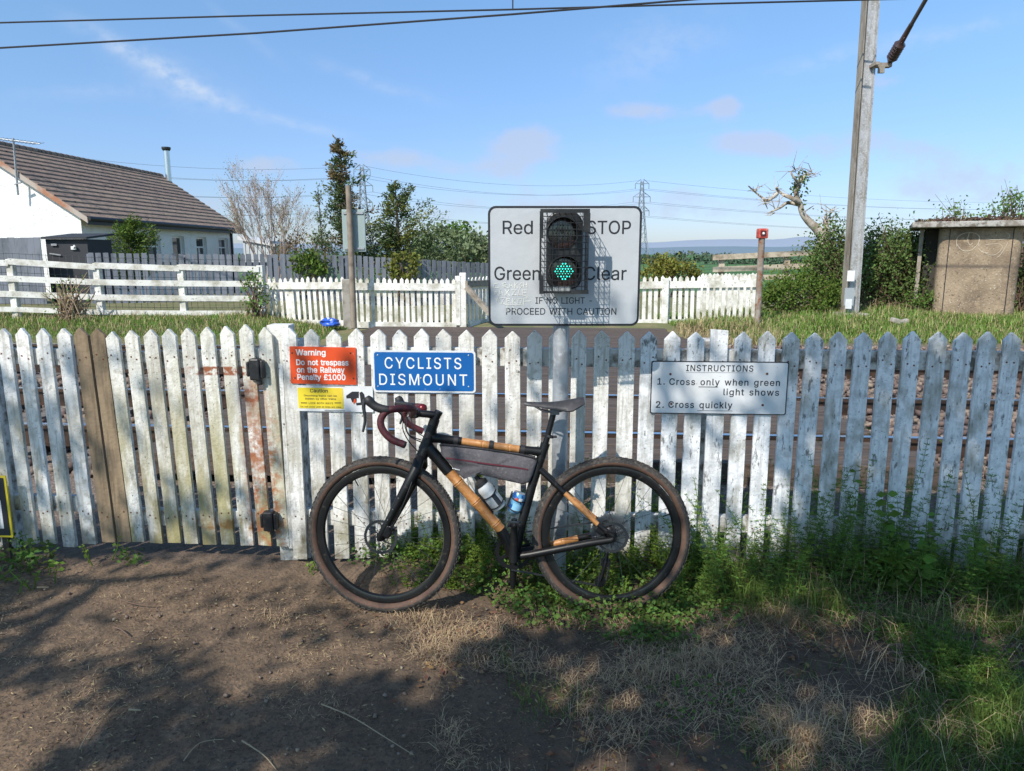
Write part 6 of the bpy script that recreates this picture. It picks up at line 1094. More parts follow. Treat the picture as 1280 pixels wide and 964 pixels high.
cn = place('drinks_can', 'blue and pale blue drinks can held on the seat tube', 'can', c0)
CR = .031
m = MB(); m.lathe(c0, cax, [(0, 0), (0, .022), (.006, .028), (.010, CR), (cl_ - .012, CR), (cl_ - .003, .027), (cl_, .026), (cl_ - .002, .024), (cl_ - .003, 0)], 32); cb_ = bb(m, 'can_body', M('can_blue', (.018, .10, .34), .3, .3, [((.16, .40, .62), 30, .45, .5)]), cn, 40)
m = MB(); m.lathe(c0 + cax * (cl_ - .001), cax, [(-.004, .0272), (.001, .0262), (-.001, .0235), (-.002, 0)], 28); bb(m, 'can_lid', mat_steel, cn, 40)
e1 = cax.cross(Vector((0, 1, 0))).normalized()
for f0, f1, a0_, a1_, mt in ((.62, .80, 235, 265, mat_white), (.64, .76, 272, 300, mat_red), (.10, .50, 215, 300, M('can_pale_blue', (.22, .46, .64), .35))):
    m = MB(); g = [[c0 + cax * cl_ * f + (e1 * math.cos(rad(a_)) + Vector((0, 1, 0)) * math.sin(rad(a_))) * (CR + .0003) for a_ in np.linspace(a0_, a1_, 8)] for f in (f0, f1)]
    m.add(g[0] + g[1], [(i, i + 1, i + 9, i + 8) for i in range(7)]); bb(m, 'printed_mark', mt, cb_, None)
# frame bag
mat_bag = M('grey_bag_fabric', (.092, .086, .095), .8, 0, [((.06, .056, .062), 9, .45, .65), ((.15, .14, .14), 80, .55, .7)], bump=.3, bscale=50)
poly = [(549.5, 556), (562, 556.5), (610, 562), (650, 568), (669.5, 572.5), (671, 578), (666, 594), (662, 603), (654, 605.5), (639, 602.5), (612, 596), (595, 592.5), (588, 594.5), (580, 599), (575, 595), (563, 581), (552, 569)]
pf = [B(x, y, -.026) for x, y in poly]; cB = sum(pf, Vector()) / len(pf)
bg_ = thing('frame_bag', 'grey fabric frame bag strapped under the top tube of the bicycle', 'bag', BM @ B(625, 600, 0))
ring = []; n = len(poly)
dense = []
for i in range(n):
    a, b = pf[i], pf[(i + 1) % n]
    for j in range(4): dense.append(a.lerp(b, j / 4))
n = len(dense); m = MB(); vs = []; fs = []
levels = [(.052, .9), (.054, .985), (.046, 1.0), (.004, 1.0), (-.004, .985), (-.009, .93), (-.0135, .80), (-.0165, .55), (-.018, .25)]
for (o, s) in levels:
    for q in dense:
        w_ = .0025 * float(lattice_noise(q.x * 22, q.z * 22 + o * 40, 1, 8)) * (1 if o < 0 else 0)
        vs.append(cB + (q - cB) * s + Vector((0, o + w_ * 3.6, 0)))
for k in range(len(levels) - 1):
    for i in range(n): fs.append((k * n + i, k * n + (i + 1) % n, (k + 1) * n + (i + 1) % n, (k + 1) * n + i))
fs.append(tuple(range(n))); fs.append(tuple((len(levels) - 1) * n + i for i in reversed(range(n)))); m.add(vs, fs)
bag = bb(m, 'bag_body', mat_bag, bg_, 60)
zp = smooth_path([B(557.5, 572.5, -.0395), B(580, 575.5, -.045), B(610, 580, -.0475), B(640, 583.8, -.045), B(660, 587, -.0385)], 5)
m = MB()
for a, b in zip(zp[:-1], zp[1:]): m.beam(a, b, .0035, .006)
bb(m, 'zip', M('burgundy_zip', (.10, .012, .022), .6), bag, None)
m = MB(); m.tube(smooth_path([Vector((q.x, .013 - .026, q.z)) + Vector((0, -.022, 0)) for q in dense[0:20]], 1), .003, 6); bb(m, 'piping', mat_rubber, bag)
m = MB(); lg = [B(566 + i * 1.6, 585.5 + i * .42, -.0405) for i in range(6)]
for i in range(6): m.box(lg[i], (.0036, .0012, .0040 if i % 2 else .0048))
bb(m, 'small_mark', mat_white, bag, None)
for px, py in ((570, 550.5), (614, 556.5), (653, 562)):
    q = P2(px, py); d = (ttb1 - ttb0).normalized(); m = MB(); m.lathe(q, d, [(-.010, .0185), (-.010, .0205), (.010, .0205), (.010, .0185)], 20, closed=True); m.box(q + Vector((0, 0, -.022)), (.018, .028, .018), Matrix.Rotation(-.13, 3, 'Y')); bb(m, 'strap', mat_rubber, bg_, 40)
# ---------------------------------------------------------------- vegetation beyond the tracks
def green(name, c, isl=.35, tr=.3, layers=(), rough=.65): return M(name, c, rough, 0, layers, isl=isl, transl=tr, spec=.25)
G_dark = green('evergreen_dark', (.085, .125, .045), .4, .2); G_brown = green('evergreen_brown', (.17, .125, .055), .4, .2); G_yel = green('evergreen_yellow', (.19, .20, .04), .35, .3)
G_mid = green('leaf_mid', (.13, .21, .045), .4); G_fresh = green('leaf_fresh', (.115, .175, .030), .35); G_hedge = green('leaf_hedge', (.115, .17, .045), .45); G_grey = green('leaf_greygreen', (.19, .235, .12), .3)
mat_bark = M('bark', (.13, .10, .075), .9, 0, [((.07, .055, .04), 8, .45, .6)]); mat_twig = M('twig_brown', (.145, .095, .065), .9, isl=.3); mat_birch = M('birch_twig', (.36, .27, .22), .9, isl=.25); mat_dead = M('dead_wood', (.46, .41, .345), .85, 0, [((.22, .17, .12), 6, .45, .6)], bump=.4)
def conifer(name, label, base, top, profile, nb, mats, up=.7, group=None, leaf=.105, per=120, droop=.1):
    """trunk from base to top; profile: (height fraction, left reach, right reach)"""
    base, top = Vector(base), Vector(top); t = thing(name, label, 'tree', base, group); m = MB(); r0 = .085 * max(p[2] for p in profile); m.tube([base, base.lerp(top, .5), base.lerp(top, .97)], [r0, r0 * .6, .010], 7); m.build('trunk', mat_bark, t)
    C = [[] for _ in mats]; D = [[] for _ in mats]; tb = MB(); hgt = (top - base).length
    for i in range(nb):
        f = rng.uniform(.03, .985) ** .9; az = rng.uniform(0, 2 * np.pi); l = np.interp(f, [p[0] for p in profile], [p[1] for p in profile]); r = np.interp(f, [p[0] for p in profile], [p[2] for p in profile])
        reach = (r if math.cos(az) > 0 else l) * abs(math.cos(az)) + (l + r) / 2 * (1 - abs(math.cos(az))); reach *= 1.45 * rng.uniform(.25, 1.15)
        o = base.lerp(top, f); d = Vector((math.cos(az), math.sin(az), up * rng.uniform(.5, 1.4))).normalized(); reach = min(reach, (top.z - o.z + .12) / d.z); e = o + d * reach * 1.05
        tb.tube([o, o.lerp(e, .5) - Vector((0, 0, .03)), e], [.014, .009, .003], 4, False)
        k = 0 if len(mats) == 1 else min(len(mats) - 1, int(rng.choice(len(mats), p=PM(f, len(mats)))))
        n = int(per * (.25 + reach / max(p[2] for p in profile))); s = rng.uniform(.12, 1.05, n) ** .8
        P = np.array(o)[None] + (np.array(e - o))[None] * s[:, None] + rng.normal(size=(n, 3)) * (.045 + .13 * reach * (1 - .5 * s))[:, None] * np.array([.8, .8, .6])
        C[k].append(P); dd = np.array(d)[None] + rng.normal(size=(n, 3)) * .55 - np.array([0, 0, droop]); D[k].append(dd)
    for k, mt in enumerate(mats):
        if C[k]: c_ = np.concatenate(C[k]); V, Q = leafs(c_, rng.uniform(.5, 1.2, len(c_)) * leaf, .38, dirs=np.concatenate(D[k])); np_mesh('crown', V, Q, mt, t)
    tb.build('branches', mat_bark, t); return t
PM = lambda f, n: np.array([.75 - .45 * f, .05 + .6 * f, .2 - .15 * f][:n]) / sum([.75 - .45 * f, .05 + .6 * f, .2 - .15 * f][:n])
def gp(px, Y): x = PX(px, Y, 0); return (x, Y, float(gz(x, Y)))
b = gp(446, 21); conifer('evergreen_tree', 'tall ragged brownish evergreen behind the grey fence, the tallest tree', b, at(423, 176, 21), [(0, 1.0, .9), (.25, .75, 1.0), (.45, .5, .75), (.62, .42, .5), (.8, .30, .32), (.93, .15, .22), (1, .05, .1)], 120, [G_dark, G_brown, G_yel], per=120)
PM = lambda f, n: np.array([.72, .0, .28][:n])
b = gp(503, 21.5); conifer('evergreen_tree', 'shorter spreading evergreen with yellowish branches beside the tall brownish evergreen', b, at(494, 229, 21.5), [(0, .9, 1.15), (.3, .75, 1.1), (.5, .5, .85), (.7, .35, .62), (.88, .22, .3), (1, .06, .1)], 110, [G_dark, G_brown, G_yel], per=130, up=.62)
b = gp(408, 20.8); conifer('evergreen_sapling', 'thin wispy evergreen sapling left of the tall brownish evergreen', b, at(397, 230, 20.8), [(0, .45, .4), (.4, .28, .25), (.7, .14, .12), (1, .04, .04)], 46, [G_grey], per=26, leaf=.10)
b = gp(420, 21.3); conifer('evergreen_sapling', 'low bushy evergreen between the wispy sapling and the tall evergreen', b, at(413, 285, 21.3), [(0, .45, .45), (.6, .3, .35), (1, .08, .08)], 50, [G_dark, G_yel], per=45, leaf=.12) if False else None
b = gp(167, 20.5); conifer('garden_conifer', 'small yellow green conifer in front of the bungalow window', b, at(164, 276, 20.5), [(0, .5, .6), (.5, .45, .55), (.75, .35, .42), (1, .1, .12)], 90, [G_fresh], per=60, leaf=.10, up=1.0)
def twig_tree(name, label, base, height, seed, mat, levels=4, spread=.5, trunks=3, leaf=None, nl=0, r0=.03, lsize=.05, cat_='tree'):
    rn = np.random.default_rng(seed); t = thing(name, label, cat_, base); m = MB(); tips = []
    def grow(p, d, l, r, lev):
        q = p + d * l * .5 + Vector(rn.normal(size=3)) * l * .04; e = q + d * l * .5 + Vector((0, 0, .04 * l)); m.tube([p, q, e], [r, r * .8, r * .6], 4 if lev > 1 else 6, False); tips.append(e)
        if lev >= levels: return
        for i in range(rn.integers(2, 5)):
            f = rn.uniform(.35, 1.0); o = p.lerp(e, f); dd = (d + Vector(rn.normal(size=3)) * spread); dd.z = abs(dd.z) * .9 + .15; dd.normalize(); grow(o, dd, l * rn.uniform(.5, .8), max(r * .55, .004), lev + 1)
    for i in range(trunks):
        d = Vector((rn.normal() * .17, rn.normal() * .17, 1)).normalized(); grow(Vector(base) + Vector((rn.normal() * .1, rn.normal() * .1, -.05)), d, height * rn.uniform(.36, .46), r0, 0)
    m.build('branches', mat, t)
    if leaf and nl:
        idx = rn.integers(0, len(tips), nl); P = np.array([tips[i] for i in idx]) + rn.normal(size=(nl, 3)) * .09; V, Q = leafs(P, rng.uniform(.6, 1.3, nl) * lsize, .6); np_mesh('foliage', V, Q, leaf, t)
    return t
twig_tree('bare_birch', 'pinkish bare birch just coming into leaf beside the bungalow', gp(343, 24), 4.0, 4, mat_birch, 5, .24, 7, green('birch_bud', (.30, .29, .18), .3), 2600, .03, .05)
def bush(name, label, c, r, nclump, nleaf, leaf, mat, spread=.12, stems=30, cat_='bush', group=None, stem_mat=None, shell=.5, asp=.6):
    t = thing(name, label, cat_, (c[0], c[1], float(gz(c[0], c[1]))), group)
    P, cc = clump_points(c, *r, nclump, nleaf, spread, shell); zg = gz(P[:, 0], P[:, 1]); P = P[P[:, 2] > zg - .05]; V, Q = leafs(P, rng.uniform(.6, 1.3, len(P)) * leaf, asp, up=.3); np_mesh('foliage', V, Q, mat, t)
    m = MB(); b0 = Vector((c[0], c[1], float(gz(c[0], c[1])) - .05))
    for i in range(stems):
        e = Vector(cc[rng.integers(len(cc))]) + Vector(rng.normal(size=3)) * .1; o = b0 + Vector((rng.normal() * r[0] * .35, rng.normal() * r[1] * .3, 0)); mid = o.lerp(e, .5) + Vector((0, 0, .12 * (e - o).length)) + Vector(rng.normal(size=3)) * .05; e2 = e + (e - mid) * rng.uniform(.0, .45)
        m.tube([o, mid, e, e2], [.016, .011, .006, .003], 4, False)
    m.build('stems', stem_mat or mat_twig, t); return t
def bc_(px, py, Y): p = at(px, py, Y); return (p.x, p.y, p.z)
# behind the far gate and the boards
bush('green_bush', 'rounded grey green bush right of the evergreens, left of the big crossing board', bc_(552, 314, 34), (1.5, 1.2, 1.1), 40, 2600, .2, G_grey, .22)
bush('green_bush', 'brighter green pointed bush behind the boards beside the big crossing board', bc_(577, 312, 37), (.85, .9, 1.3), 30, 2200, .2, G_mid, .2)
bush('green_bush', 'pale green bush close against the left edge of the big crossing board', bc_(603, 315, 36), (1.2, 1.0, .9), 30, 2000, .2, G_grey, .22)
bush('brown_thicket', 'low brown thicket between the bare birch and the sapling, behind the boards', bc_(382, 314, 30), (1.6, .9, .75), 40, 900, .12, G_brown, .2, 90)
bush('ivy_clump', 'yellow green ivy hanging over the grey fence below the sapling', bc_(388, 333, 19.25), (.38, .14, .42), 22, 700, .11, G_fresh, .08, 8, 'ivy')
bush('ivy_clump', 'trailing evergreen growth over the grey fence below the shorter evergreen', bc_(505, 338, 19.9), (.5, .16, .5), 26, 800, .11, G_yel, .10, 8, 'ivy')
bush('brown_bramble', 'brown stemmed scrub growing in front of the white rail fence', bc_(85, 375, 13.2), (.32, .25, .42), 16, 170, .05, G_mid, .09, 80, 'bramble', None, M('dry_stem', (.30, .22, .14), .9, isl=.3))
bush('small_weed', 'small green weed at the foot of the white rail fence, right end', bc_(318, 366, 13.9), (.22, .2, .40), 14, 420, .06, G_mid, .08, 20, 'weed')
bush('gorse_bush', 'yellow flowering gorse bush behind the bright white fence', bc_(836, 343, 22), (1.0, .6, .42), 40, 3200, .09, green('gorse', (.18, .175, .03), .35, .2), .13)
# right bank
bush('hawthorn_bush', 'dense bright green bush between the rusty alarm post and the mast', bc_(1000, 372, 14.6), (.78, .6, .55), 70, 7500, .062, G_fresh, .12, 40)
bush('hawthorn_bush', 'tall loose bush with brown twigs behind the foot of the mast', bc_(1052, 335, 15.4), (.62, .6, 1.0), 70, 6500, .065, G_hedge, .15, 170)
bush('hawthorn_bush', 'broad twiggy bush between the mast and the concrete shelter', bc_(1122, 338, 15.6), (.85, .7, 1.05), 90, 9500, .065, G_hedge, .16, 260)
bush('hawthorn_bush', 'low dark bush against the doorway side of the shelter', bc_(1150, 378, 14.8), (.32, .35, .42), 26, 1700, .055, G_mid, .1, 50)
bush('elder_bush', 'leafy bush showing above the roof of the shelter', bc_(1225, 275, 19), (1.1, .8, .5), 22, 600, .08, G_mid, .16, 50); bush('elder_bush', 'tall sparse bush at the right edge behind the shelter', bc_(1283, 270, 18), (.6, .6, .85), 26, 1000, .08, G_mid, .14, 60)
bush('hawthorn_bush', 'dark bush at the right edge against the shelter wall', bc_(1286, 350, 14.4), (.28, .4, .65), 26, 2000, .06, G_hedge, .11, 60)
# the dead tree
t = thing('dead_tree', 'pale dead tree with a twisted broken limb and a few ivy leaves', 'tree', gp(1030, 17)); m = MB(); T = lambda x, y, o=0: at(x, y, 17 + o)
C4 = lambda x, y, o=0: T(780 + x / 2.296, y / 2.296, o)
m.tube(smooth_path([C4(552, 790), C4(560, 730), C4(572, 690), C4(556, 660), C4(530, 635), C4(512, 612), C4(505, 585), C4(494, 560), C4(498, 535), C4(510, 515), C4(520, 505)], 4), list(np.interp(np.linspace(0, 1, 41), [0, .25, .5, .75, 1], [.17, .115, .065, .05, .028])), 9)
for s, r in (([(572, 690), (582, 660), (578, 640), (580, 615)], .09), ([(505, 585), (480, 568), (460, 560), (440, 545), (442, 538)], .06), ([(505, 588), (470, 582), (450, 595), (430, 605), (412, 612)], .05), ([(440, 555), (415, 575), (400, 570), (375, 550), (357, 534)], .045), ([(400, 570), (408, 590), (412, 600)], .02), ([(500, 525), (488, 510), (480, 495), (490, 485)], .035), ([(518, 505), (530, 500), (545, 498)], .03), ([(512, 612), (530, 600), (545, 590)], .02), ([(375, 550), (368, 545), (356, 548)], .012), ([(460, 560), (448, 572), (440, 580)], .015), ([(530, 500), (535, 508), (546, 510)], .012), ([(580, 640), (590, 625), (592, 600)], .03), ([(572, 690), (595, 672), (600, 655)], .04)):
    m.tube(smooth_path([C4(x, y, rng.uniform(-.2, .2) if i else 0) for i, (x, y) in enumerate(s)], 3), list(np.linspace(r, r * .3, (len(s) - 1) * 3 + 1)), 6)
m.build('trunk', mat_dead, t, smooth=60); m = MB()
for x, y, k in ((520, 505, 9), (500, 545, 5), (490, 490, 7), (440, 545, 6), (415, 572, 6), (430, 605, 5), (375, 550, 6), (580, 640, 12), (545, 498, 4), (590, 610, 8), (405, 590, 3)):
    for _ in range(k):
        p = C4(x + rng.uniform(-9, 9), y + rng.uniform(-6, 6)); d = Vector((rng.normal() * .8, rng.normal() * .3, rng.uniform(-.2, 1.0))).normalized() * rng.uniform(.15, .42); q = p + d * .5 + Vector(rng.normal(size=3)) * .04; m.tube([p, q, p + d + Vector(rng.normal(size=3)) * .05], [.012, .008, .004], 4, False)
m.build('twigs', mat_dead, t)
P = np.concatenate([np.array(C4(x, y))[None] + rng.normal(size=(n, 3)) * s for x, y, n, s in ((510, 515, 60, .09), (496, 545, 45, .08), (502, 570, 40, .10), (578, 640, 15, .12), (585, 680, 40, .15), (555, 740, 120, .25))]); V, Q = leafs(P, rng.uniform(.05, .11, len(P)), .7); np_mesh('ivy', V, Q, G_hedge, t)
# far hedgerow and field trees
n = 16000; X = rng.uniform(-210, 260, n); hh = (2.2 + 3.2 * np.maximum(0, fbm(X, X * 0, .06, 3, 51) + .35)); P = np.stack([X, 232 + rng.normal(size=n) * 2.5, -3.2 + rng.uniform(0, 1, n) ** .8 * hh], 1); V, Q = leafs(P, rng.uniform(.5, 1.3, n), .8)
o = np_mesh('far_hedgerow', V, Q, green('far_leaf', (.075, .10, .06), .45, .1), None, origin=(0, 232, -3.2)); tag(o, 'distant line of hedges and trees across the far side of the green field', 'hedgerow', kind='stuff')
twig_tree('field_tree', 'slender bare young tree rising at the right edge behind the shelter', gp(1276, 19.5), 3.6, 9, mat_twig, 4, .35, 2, G_mid, 120, .02, .07)

# ---------------------------------------------------------------- grass on the verges
def stuff(name, V, Q, mat, label, catg): o = np_mesh(name, V, Q, mat, None, origin=tuple(np.round(V.mean(0), 2))); return tag(o, label, catg, kind='stuff')
def zs(x, y): return gz(x, y)
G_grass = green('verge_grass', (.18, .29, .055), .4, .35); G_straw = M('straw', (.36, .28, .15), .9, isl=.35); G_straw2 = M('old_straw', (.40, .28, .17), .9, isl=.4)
def verge(n, x0, x1, y0, y1, hmin, hmax, w, keep=None):
    x = rng.uniform(x0, x1, n); y = rng.uniform(y0, y1, n)
    if keep is not None: k = keep(x, y); x, y = x[k], y[k]
    h = rng.uniform(hmin, hmax, len(x)) * (.6 + .8 * np.maximum(0, .5 + fbm(x, y, 1.2, 2, 31))); return blades(np.stack([x, y, zs(x, y) - .01], 1), h, rng.uniform(.6, 1.2, len(x)) * w, rng.uniform(.1, .8, len(x)))
nd = lambda x, y: ~((x > -3.2) & (x < 3.1) & (y < 13.2))
V, Q = cat(verge(26000, -11.5, -3.0, 11.6, 14.6, .04, .11, .006, nd), verge(34000, 2.9, 11, 11.5, 15.0, .06, .19, .007, lambda x, y: nd(x, y) & (x > 3.0 + .5 * (13 - y)))); stuff('verge_grass', V, Q, G_grass, 'green grass on the verges beyond the railway tracks', 'grass')
V, Q = cat(verge(6000, -11.5, -3.2, 12.2, 14.6, .07, .20, .004), verge(7000, 3.2, 11, 11.4, 15.0, .10, .27, .004, lambda x, y: x > 3.0 + .5 * (13 - y)), verge(1500, 2.8, 4.5, 11.3, 12.8, .1, .25, .005)); stuff('dry_verge_grass', V, Q, G_straw, 'dry straw coloured grass among the verge grass beyond the tracks', 'grass')
# ballast
def stones(P, s):
    n = len(P); base = np.array([(x, y, z) for x in (-1, 1) for y in (-1, 1) for z in (-.8, .8)], float); V = base[None] * rng.uniform(.45, 1.0, (n, 8, 3)) * s[:, None, None]
    a = rng.uniform(0, 2 * np.pi, n); c, sn = np.cos(a)[:, None], np.sin(a)[:, None]; x, y = V[..., 0] * c - V[..., 1] * sn, V[..., 0] * sn + V[..., 1] * c; tl = rng.uniform(-.5, .5, (n, 1)); z = V[..., 2] + x * tl
    V = np.stack([x, y, z], -1) + P[:, None]; F = np.array([(0, 1, 3, 2), (4, 6, 7, 5), (0, 4, 5, 1), (2, 3, 7, 6), (0, 2, 6, 4), (1, 5, 7, 3)]); Q = (np.arange(n)[:, None, None] * 8 + F[None]).reshape(-1, 4); return V.reshape(-1, 3), Q
n = 11000; x = np.concatenate([rng.uniform(2.72, 8.5, 7000), rng.uniform(-8.5, -2.5, 4000)]); y = rng.uniform(4.5, 11.3, n) + TS * (x - 3) * .8; V, Q = stones(np.stack([x, y, zs(x, y) + rng.uniform(.0, .05, n)], 1), rng.uniform(.018, .042, n))
stuff('ballast', V, Q, M('ballast_stone', (.15, .11, .09), .95, 0, [((.25, .185, .155), 5, .45, .65)], isl=.4), 'brown and pinkish track ballast beside the timber crossing', 'ballast')

# ---------------------------------------------------------------- ground cover near the camera
def G(px, py):
    z = 0.0
    for _ in range(6): r = ray(px, py); k = (z - EYE) / r.z; x, y = r.x * k, r.y * k; z = float(gz(x, min(y, 4.5)))
    return x, y
def inpoly(x, y, P):
    c = np.zeros(len(x), bool); j = len(P) - 1
    for i in range(len(P)):
        xi, yi = P[i]; xj, yj = P[j]; c ^= ((yi > y) != (yj > y)) & (x < (xj - xi) * (y - yi) / (yj - yi + 1e-12) + xi); j = i
    return c
def region(pix, n, noise=None, ymax=None):
    P = [G(*p) for p in pix]; xs = [p[0] for p in P]; ys = [p[1] for p in P]; A = (max(xs) - min(xs)) * (max(ys) - min(ys)); k = 0; X = []; Y = []
    while k < n:
        x = rng.uniform(min(xs), max(xs), n * 2); y = rng.uniform(min(ys), max(ys), n * 2); ok = inpoly(x, y, P)
        if noise: ok &= rng.random(n * 2) < np.clip((fbm(x, y, noise[0], 3, noise[1]) + noise[2]) * noise[3], 0, 1)
        X.append(x[ok]); Y.append(y[ok]); k += ok.sum()
    return np.concatenate(X)[:n], np.concatenate(Y)[:n]
def base(x, y, dz=-.006): return np.stack([x, y, zs(x, y) + dz], 1)
def cleavers(x, y, H, spacing=.03, whorl=6, ll=.024, lw=.20):
    Vs, Qs = [], []; C = []; D = []; SV = []; SQ = []; k = 0
    for xi, yi, h in zip(x, y, H):
        d = np.array([rng.normal() * .28, rng.normal() * .28, 1.0]); bend = np.array([rng.normal() * .35, rng.normal() * .35, -.15]); b0 = np.array([xi, yi, float(gz(xi, yi)) - .01]); n = max(3, int(h / spacing))
        s = np.linspace(0, 1, n + 1)[:, None]; pts = b0 + d * h * s + bend * h * s * s * .6
        wv = np.array([.0012, 0, 0]) if rng.random() < .5 else np.array([.0008, .0009, 0])
        SV.append(np.stack([pts - wv, pts + wv], 1).reshape(-1, 3)); SQ.append(np.array([[2 * i, 2 * i + 1, 2 * i + 3, 2 * i + 2] for i in range(n)]) + k); k += 2 * (n + 1)
        for i in range(1, n + 1):
            f = i / n; L_ = ll * (1.15 - .55 * f) * rng.uniform(.8, 1.2); a = np.arange(whorl) * 2 * np.pi / whorl + rng.uniform(0, 6); up = .25 + .9 * max(0, f - .6)
            C.append(np.repeat(pts[i][None], whorl, 0)); D.append(np.stack([np.cos(a), np.sin(a), np.full(whorl, up)], 1) + rng.normal(size=(whorl, 3)) * .15); Vs.append(np.full(whorl, L_))
    V1, Q1 = leafs(np.concatenate(C), np.concatenate(Vs), lw, .1, dirs=np.concatenate(D)); return cat((V1, Q1), (np.concatenate(SV), np.concatenate(SQ)))
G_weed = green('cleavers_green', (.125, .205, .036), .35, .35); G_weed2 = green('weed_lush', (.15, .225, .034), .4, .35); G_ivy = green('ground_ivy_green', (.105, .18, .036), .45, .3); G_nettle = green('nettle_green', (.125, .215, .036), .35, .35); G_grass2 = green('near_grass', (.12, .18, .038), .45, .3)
# right bank: tall by the fence, lower towards the camera
fy = lambda x: 3.5 + FS * x
x = rng.uniform(.78, 3.0, 520); y = fy(x) - np.abs(rng.normal(size=520)) * .16 - .02; H1 = rng.uniform(.10, .46, 520) * (.75 + .35 * sstep(.9, 1.6, x)) * (.35 + 1.6 * np.clip(.45 + 1.3 * fbm(x, y, 4, 2, 61), 0, 1))
x2, y2 = region([(875, 705), (1300, 690), (1400, 880), (1250, 964), (1160, 850), (1060, 790), (960, 750)], 420, (2.2, 5, .12, 3)); H2 = rng.uniform(.05, .2, 420)
x3 = rng.uniform(.3, 2.9, 240); y3 = fy(x3) + rng.uniform(.06, .5, 240); H3 = rng.uniform(.15, .5, 240)
V, Q = cat(cleavers(x, y, H1, .032, 6, .031, .2), cleavers(x2, y2, H2, .024, 6, .025, .24), cleavers(x3, y3, H3)); stuff('cleavers', V, Q, G_weed, 'tangled green goosegrass along the foot of the right hand picket fence', 'weeds')
# under and behind the bicycle: fresh low growth
xa, ya = region([(485, 690), (575, 655), (860, 655), (872, 745), (800, 760), (720, 765), (640, 735), (590, 748), (545, 735), (500, 720)], 620, (3, 15, .32, 2.6)); Ha = rng.uniform(.04, .20, 620) * (.5 + .8 * sstep(3.1, 3.4, ya))
xb = rng.uniform(-.1, .75, 200); yb2 = fy(xb) + rng.uniform(.04, .4, 200)
xd, yd = region([(480, 690), (500, 680), (565, 672), (572, 735), (530, 740), (485, 735)], 150, (7, 19, .2, 3))
xc, yc = region([(560, 660), (650, 640), (660, 720), (570, 740)], 70)
V, Q = cat(cleavers(xa, ya, Ha, .02, 6, .021, .3), cleavers(xb, yb2, rng.uniform(.08, .3, 200)), cleavers(xc, yc, rng.uniform(.1, .3, 70), .022, 6, .022, .3), cleavers(xd, yd, rng.uniform(.04, .15, 150), .02, 6, .023, .34)); stuff('low_weeds', V, Q, G_weed2, 'fresh light green weeds under and behind the bicycle', 'weeds')
def ivy(x, y, n_up, lo, hi):
    P = base(x, y, 0); P[:, 2] += rng.uniform(.005, n_up, len(x)) ** 1.0; d = rng.normal(size=(len(x), 3)) * np.array([1, 1, .35]) + np.array([0, -.25, .2]); return leafs(P, rng.uniform(lo, hi, len(x)), .95, .12, dirs=d)
a1 = region([(380, 690), (470, 690), (575, 655), (870, 655), (905, 745), (870, 775), (760, 790), (660, 790), (600, 750), (540, 735), (480, 720), (400, 700)], 5200, (3.2, 25, .22, 3)); a2 = region([(660, 765), (920, 755), (960, 800), (800, 810), (700, 800)], 900, (4, 35, .1, 3)); a3 = region([(870, 700), (1300, 690), (1400, 930), (1240, 964), (1160, 860), (1060, 800), (900, 760)], 1100, (2.4, 45, .05, 4)); a4 = region([(0, 690), (60, 690), (80, 715), (20, 735), (-60, 740), (-60, 690)], 420); a5 = region([(800, 860), (900, 850), (960, 880), (900, 910), (820, 900)], 130); a6 = region([(140, 695), (175, 690), (190, 705), (160, 712)], 60)
V, Q = cat(ivy(*a1, .10, .010, .026), ivy(*a2, .05, .012, .026), ivy(*a3, .09, .010, .028), ivy(*a4, .14, .012, .034), ivy(*a5, .03, .01, .022), ivy(*a6, .05, .012, .03)); stuff('ground_ivy', V, Q, G_ivy, 'small round green leaves creeping over the ground round the wheels', 'ground cover')
# grass
g1 = region([(875, 715), (1300, 690), (1420, 930), (1270, 980), (1170, 870), (1060, 800), (930, 770)], 6500, (2.0, 55, .15, 3)); g2 = region([(1120, 880), (1300, 850), (1400, 1000), (1100, 1000)], 2200, (2.4, 65, .25, 2.6)); g3 = region([(600, 780), (1050, 760), (1150, 1000), (700, 1000)], 1500, (3, 75, -.02, 4)); g4 = region([(560, 690), (870, 680), (870, 770), (620, 760)], 1100, (3, 85, .2, 3))
def gb(r, lo, hi, w, l0=.2, l1=1.0): x, y = r; n = len(x); return blades(base(x, y), rng.uniform(lo, hi, n), rng.uniform(.6, 1.2, n) * w, rng.uniform(l0, l1, n))
V, Q = cat(gb(g1, .06, .24, .0017, .2, 1.2), gb(g2, .05, .16, .0017), gb(g3, .03, .08, .0013), gb(g4, .04, .14, .0014)); stuff('near_grass', V, Q, G_grass2, 'dark green grass in the shade at the bottom right', 'grass')
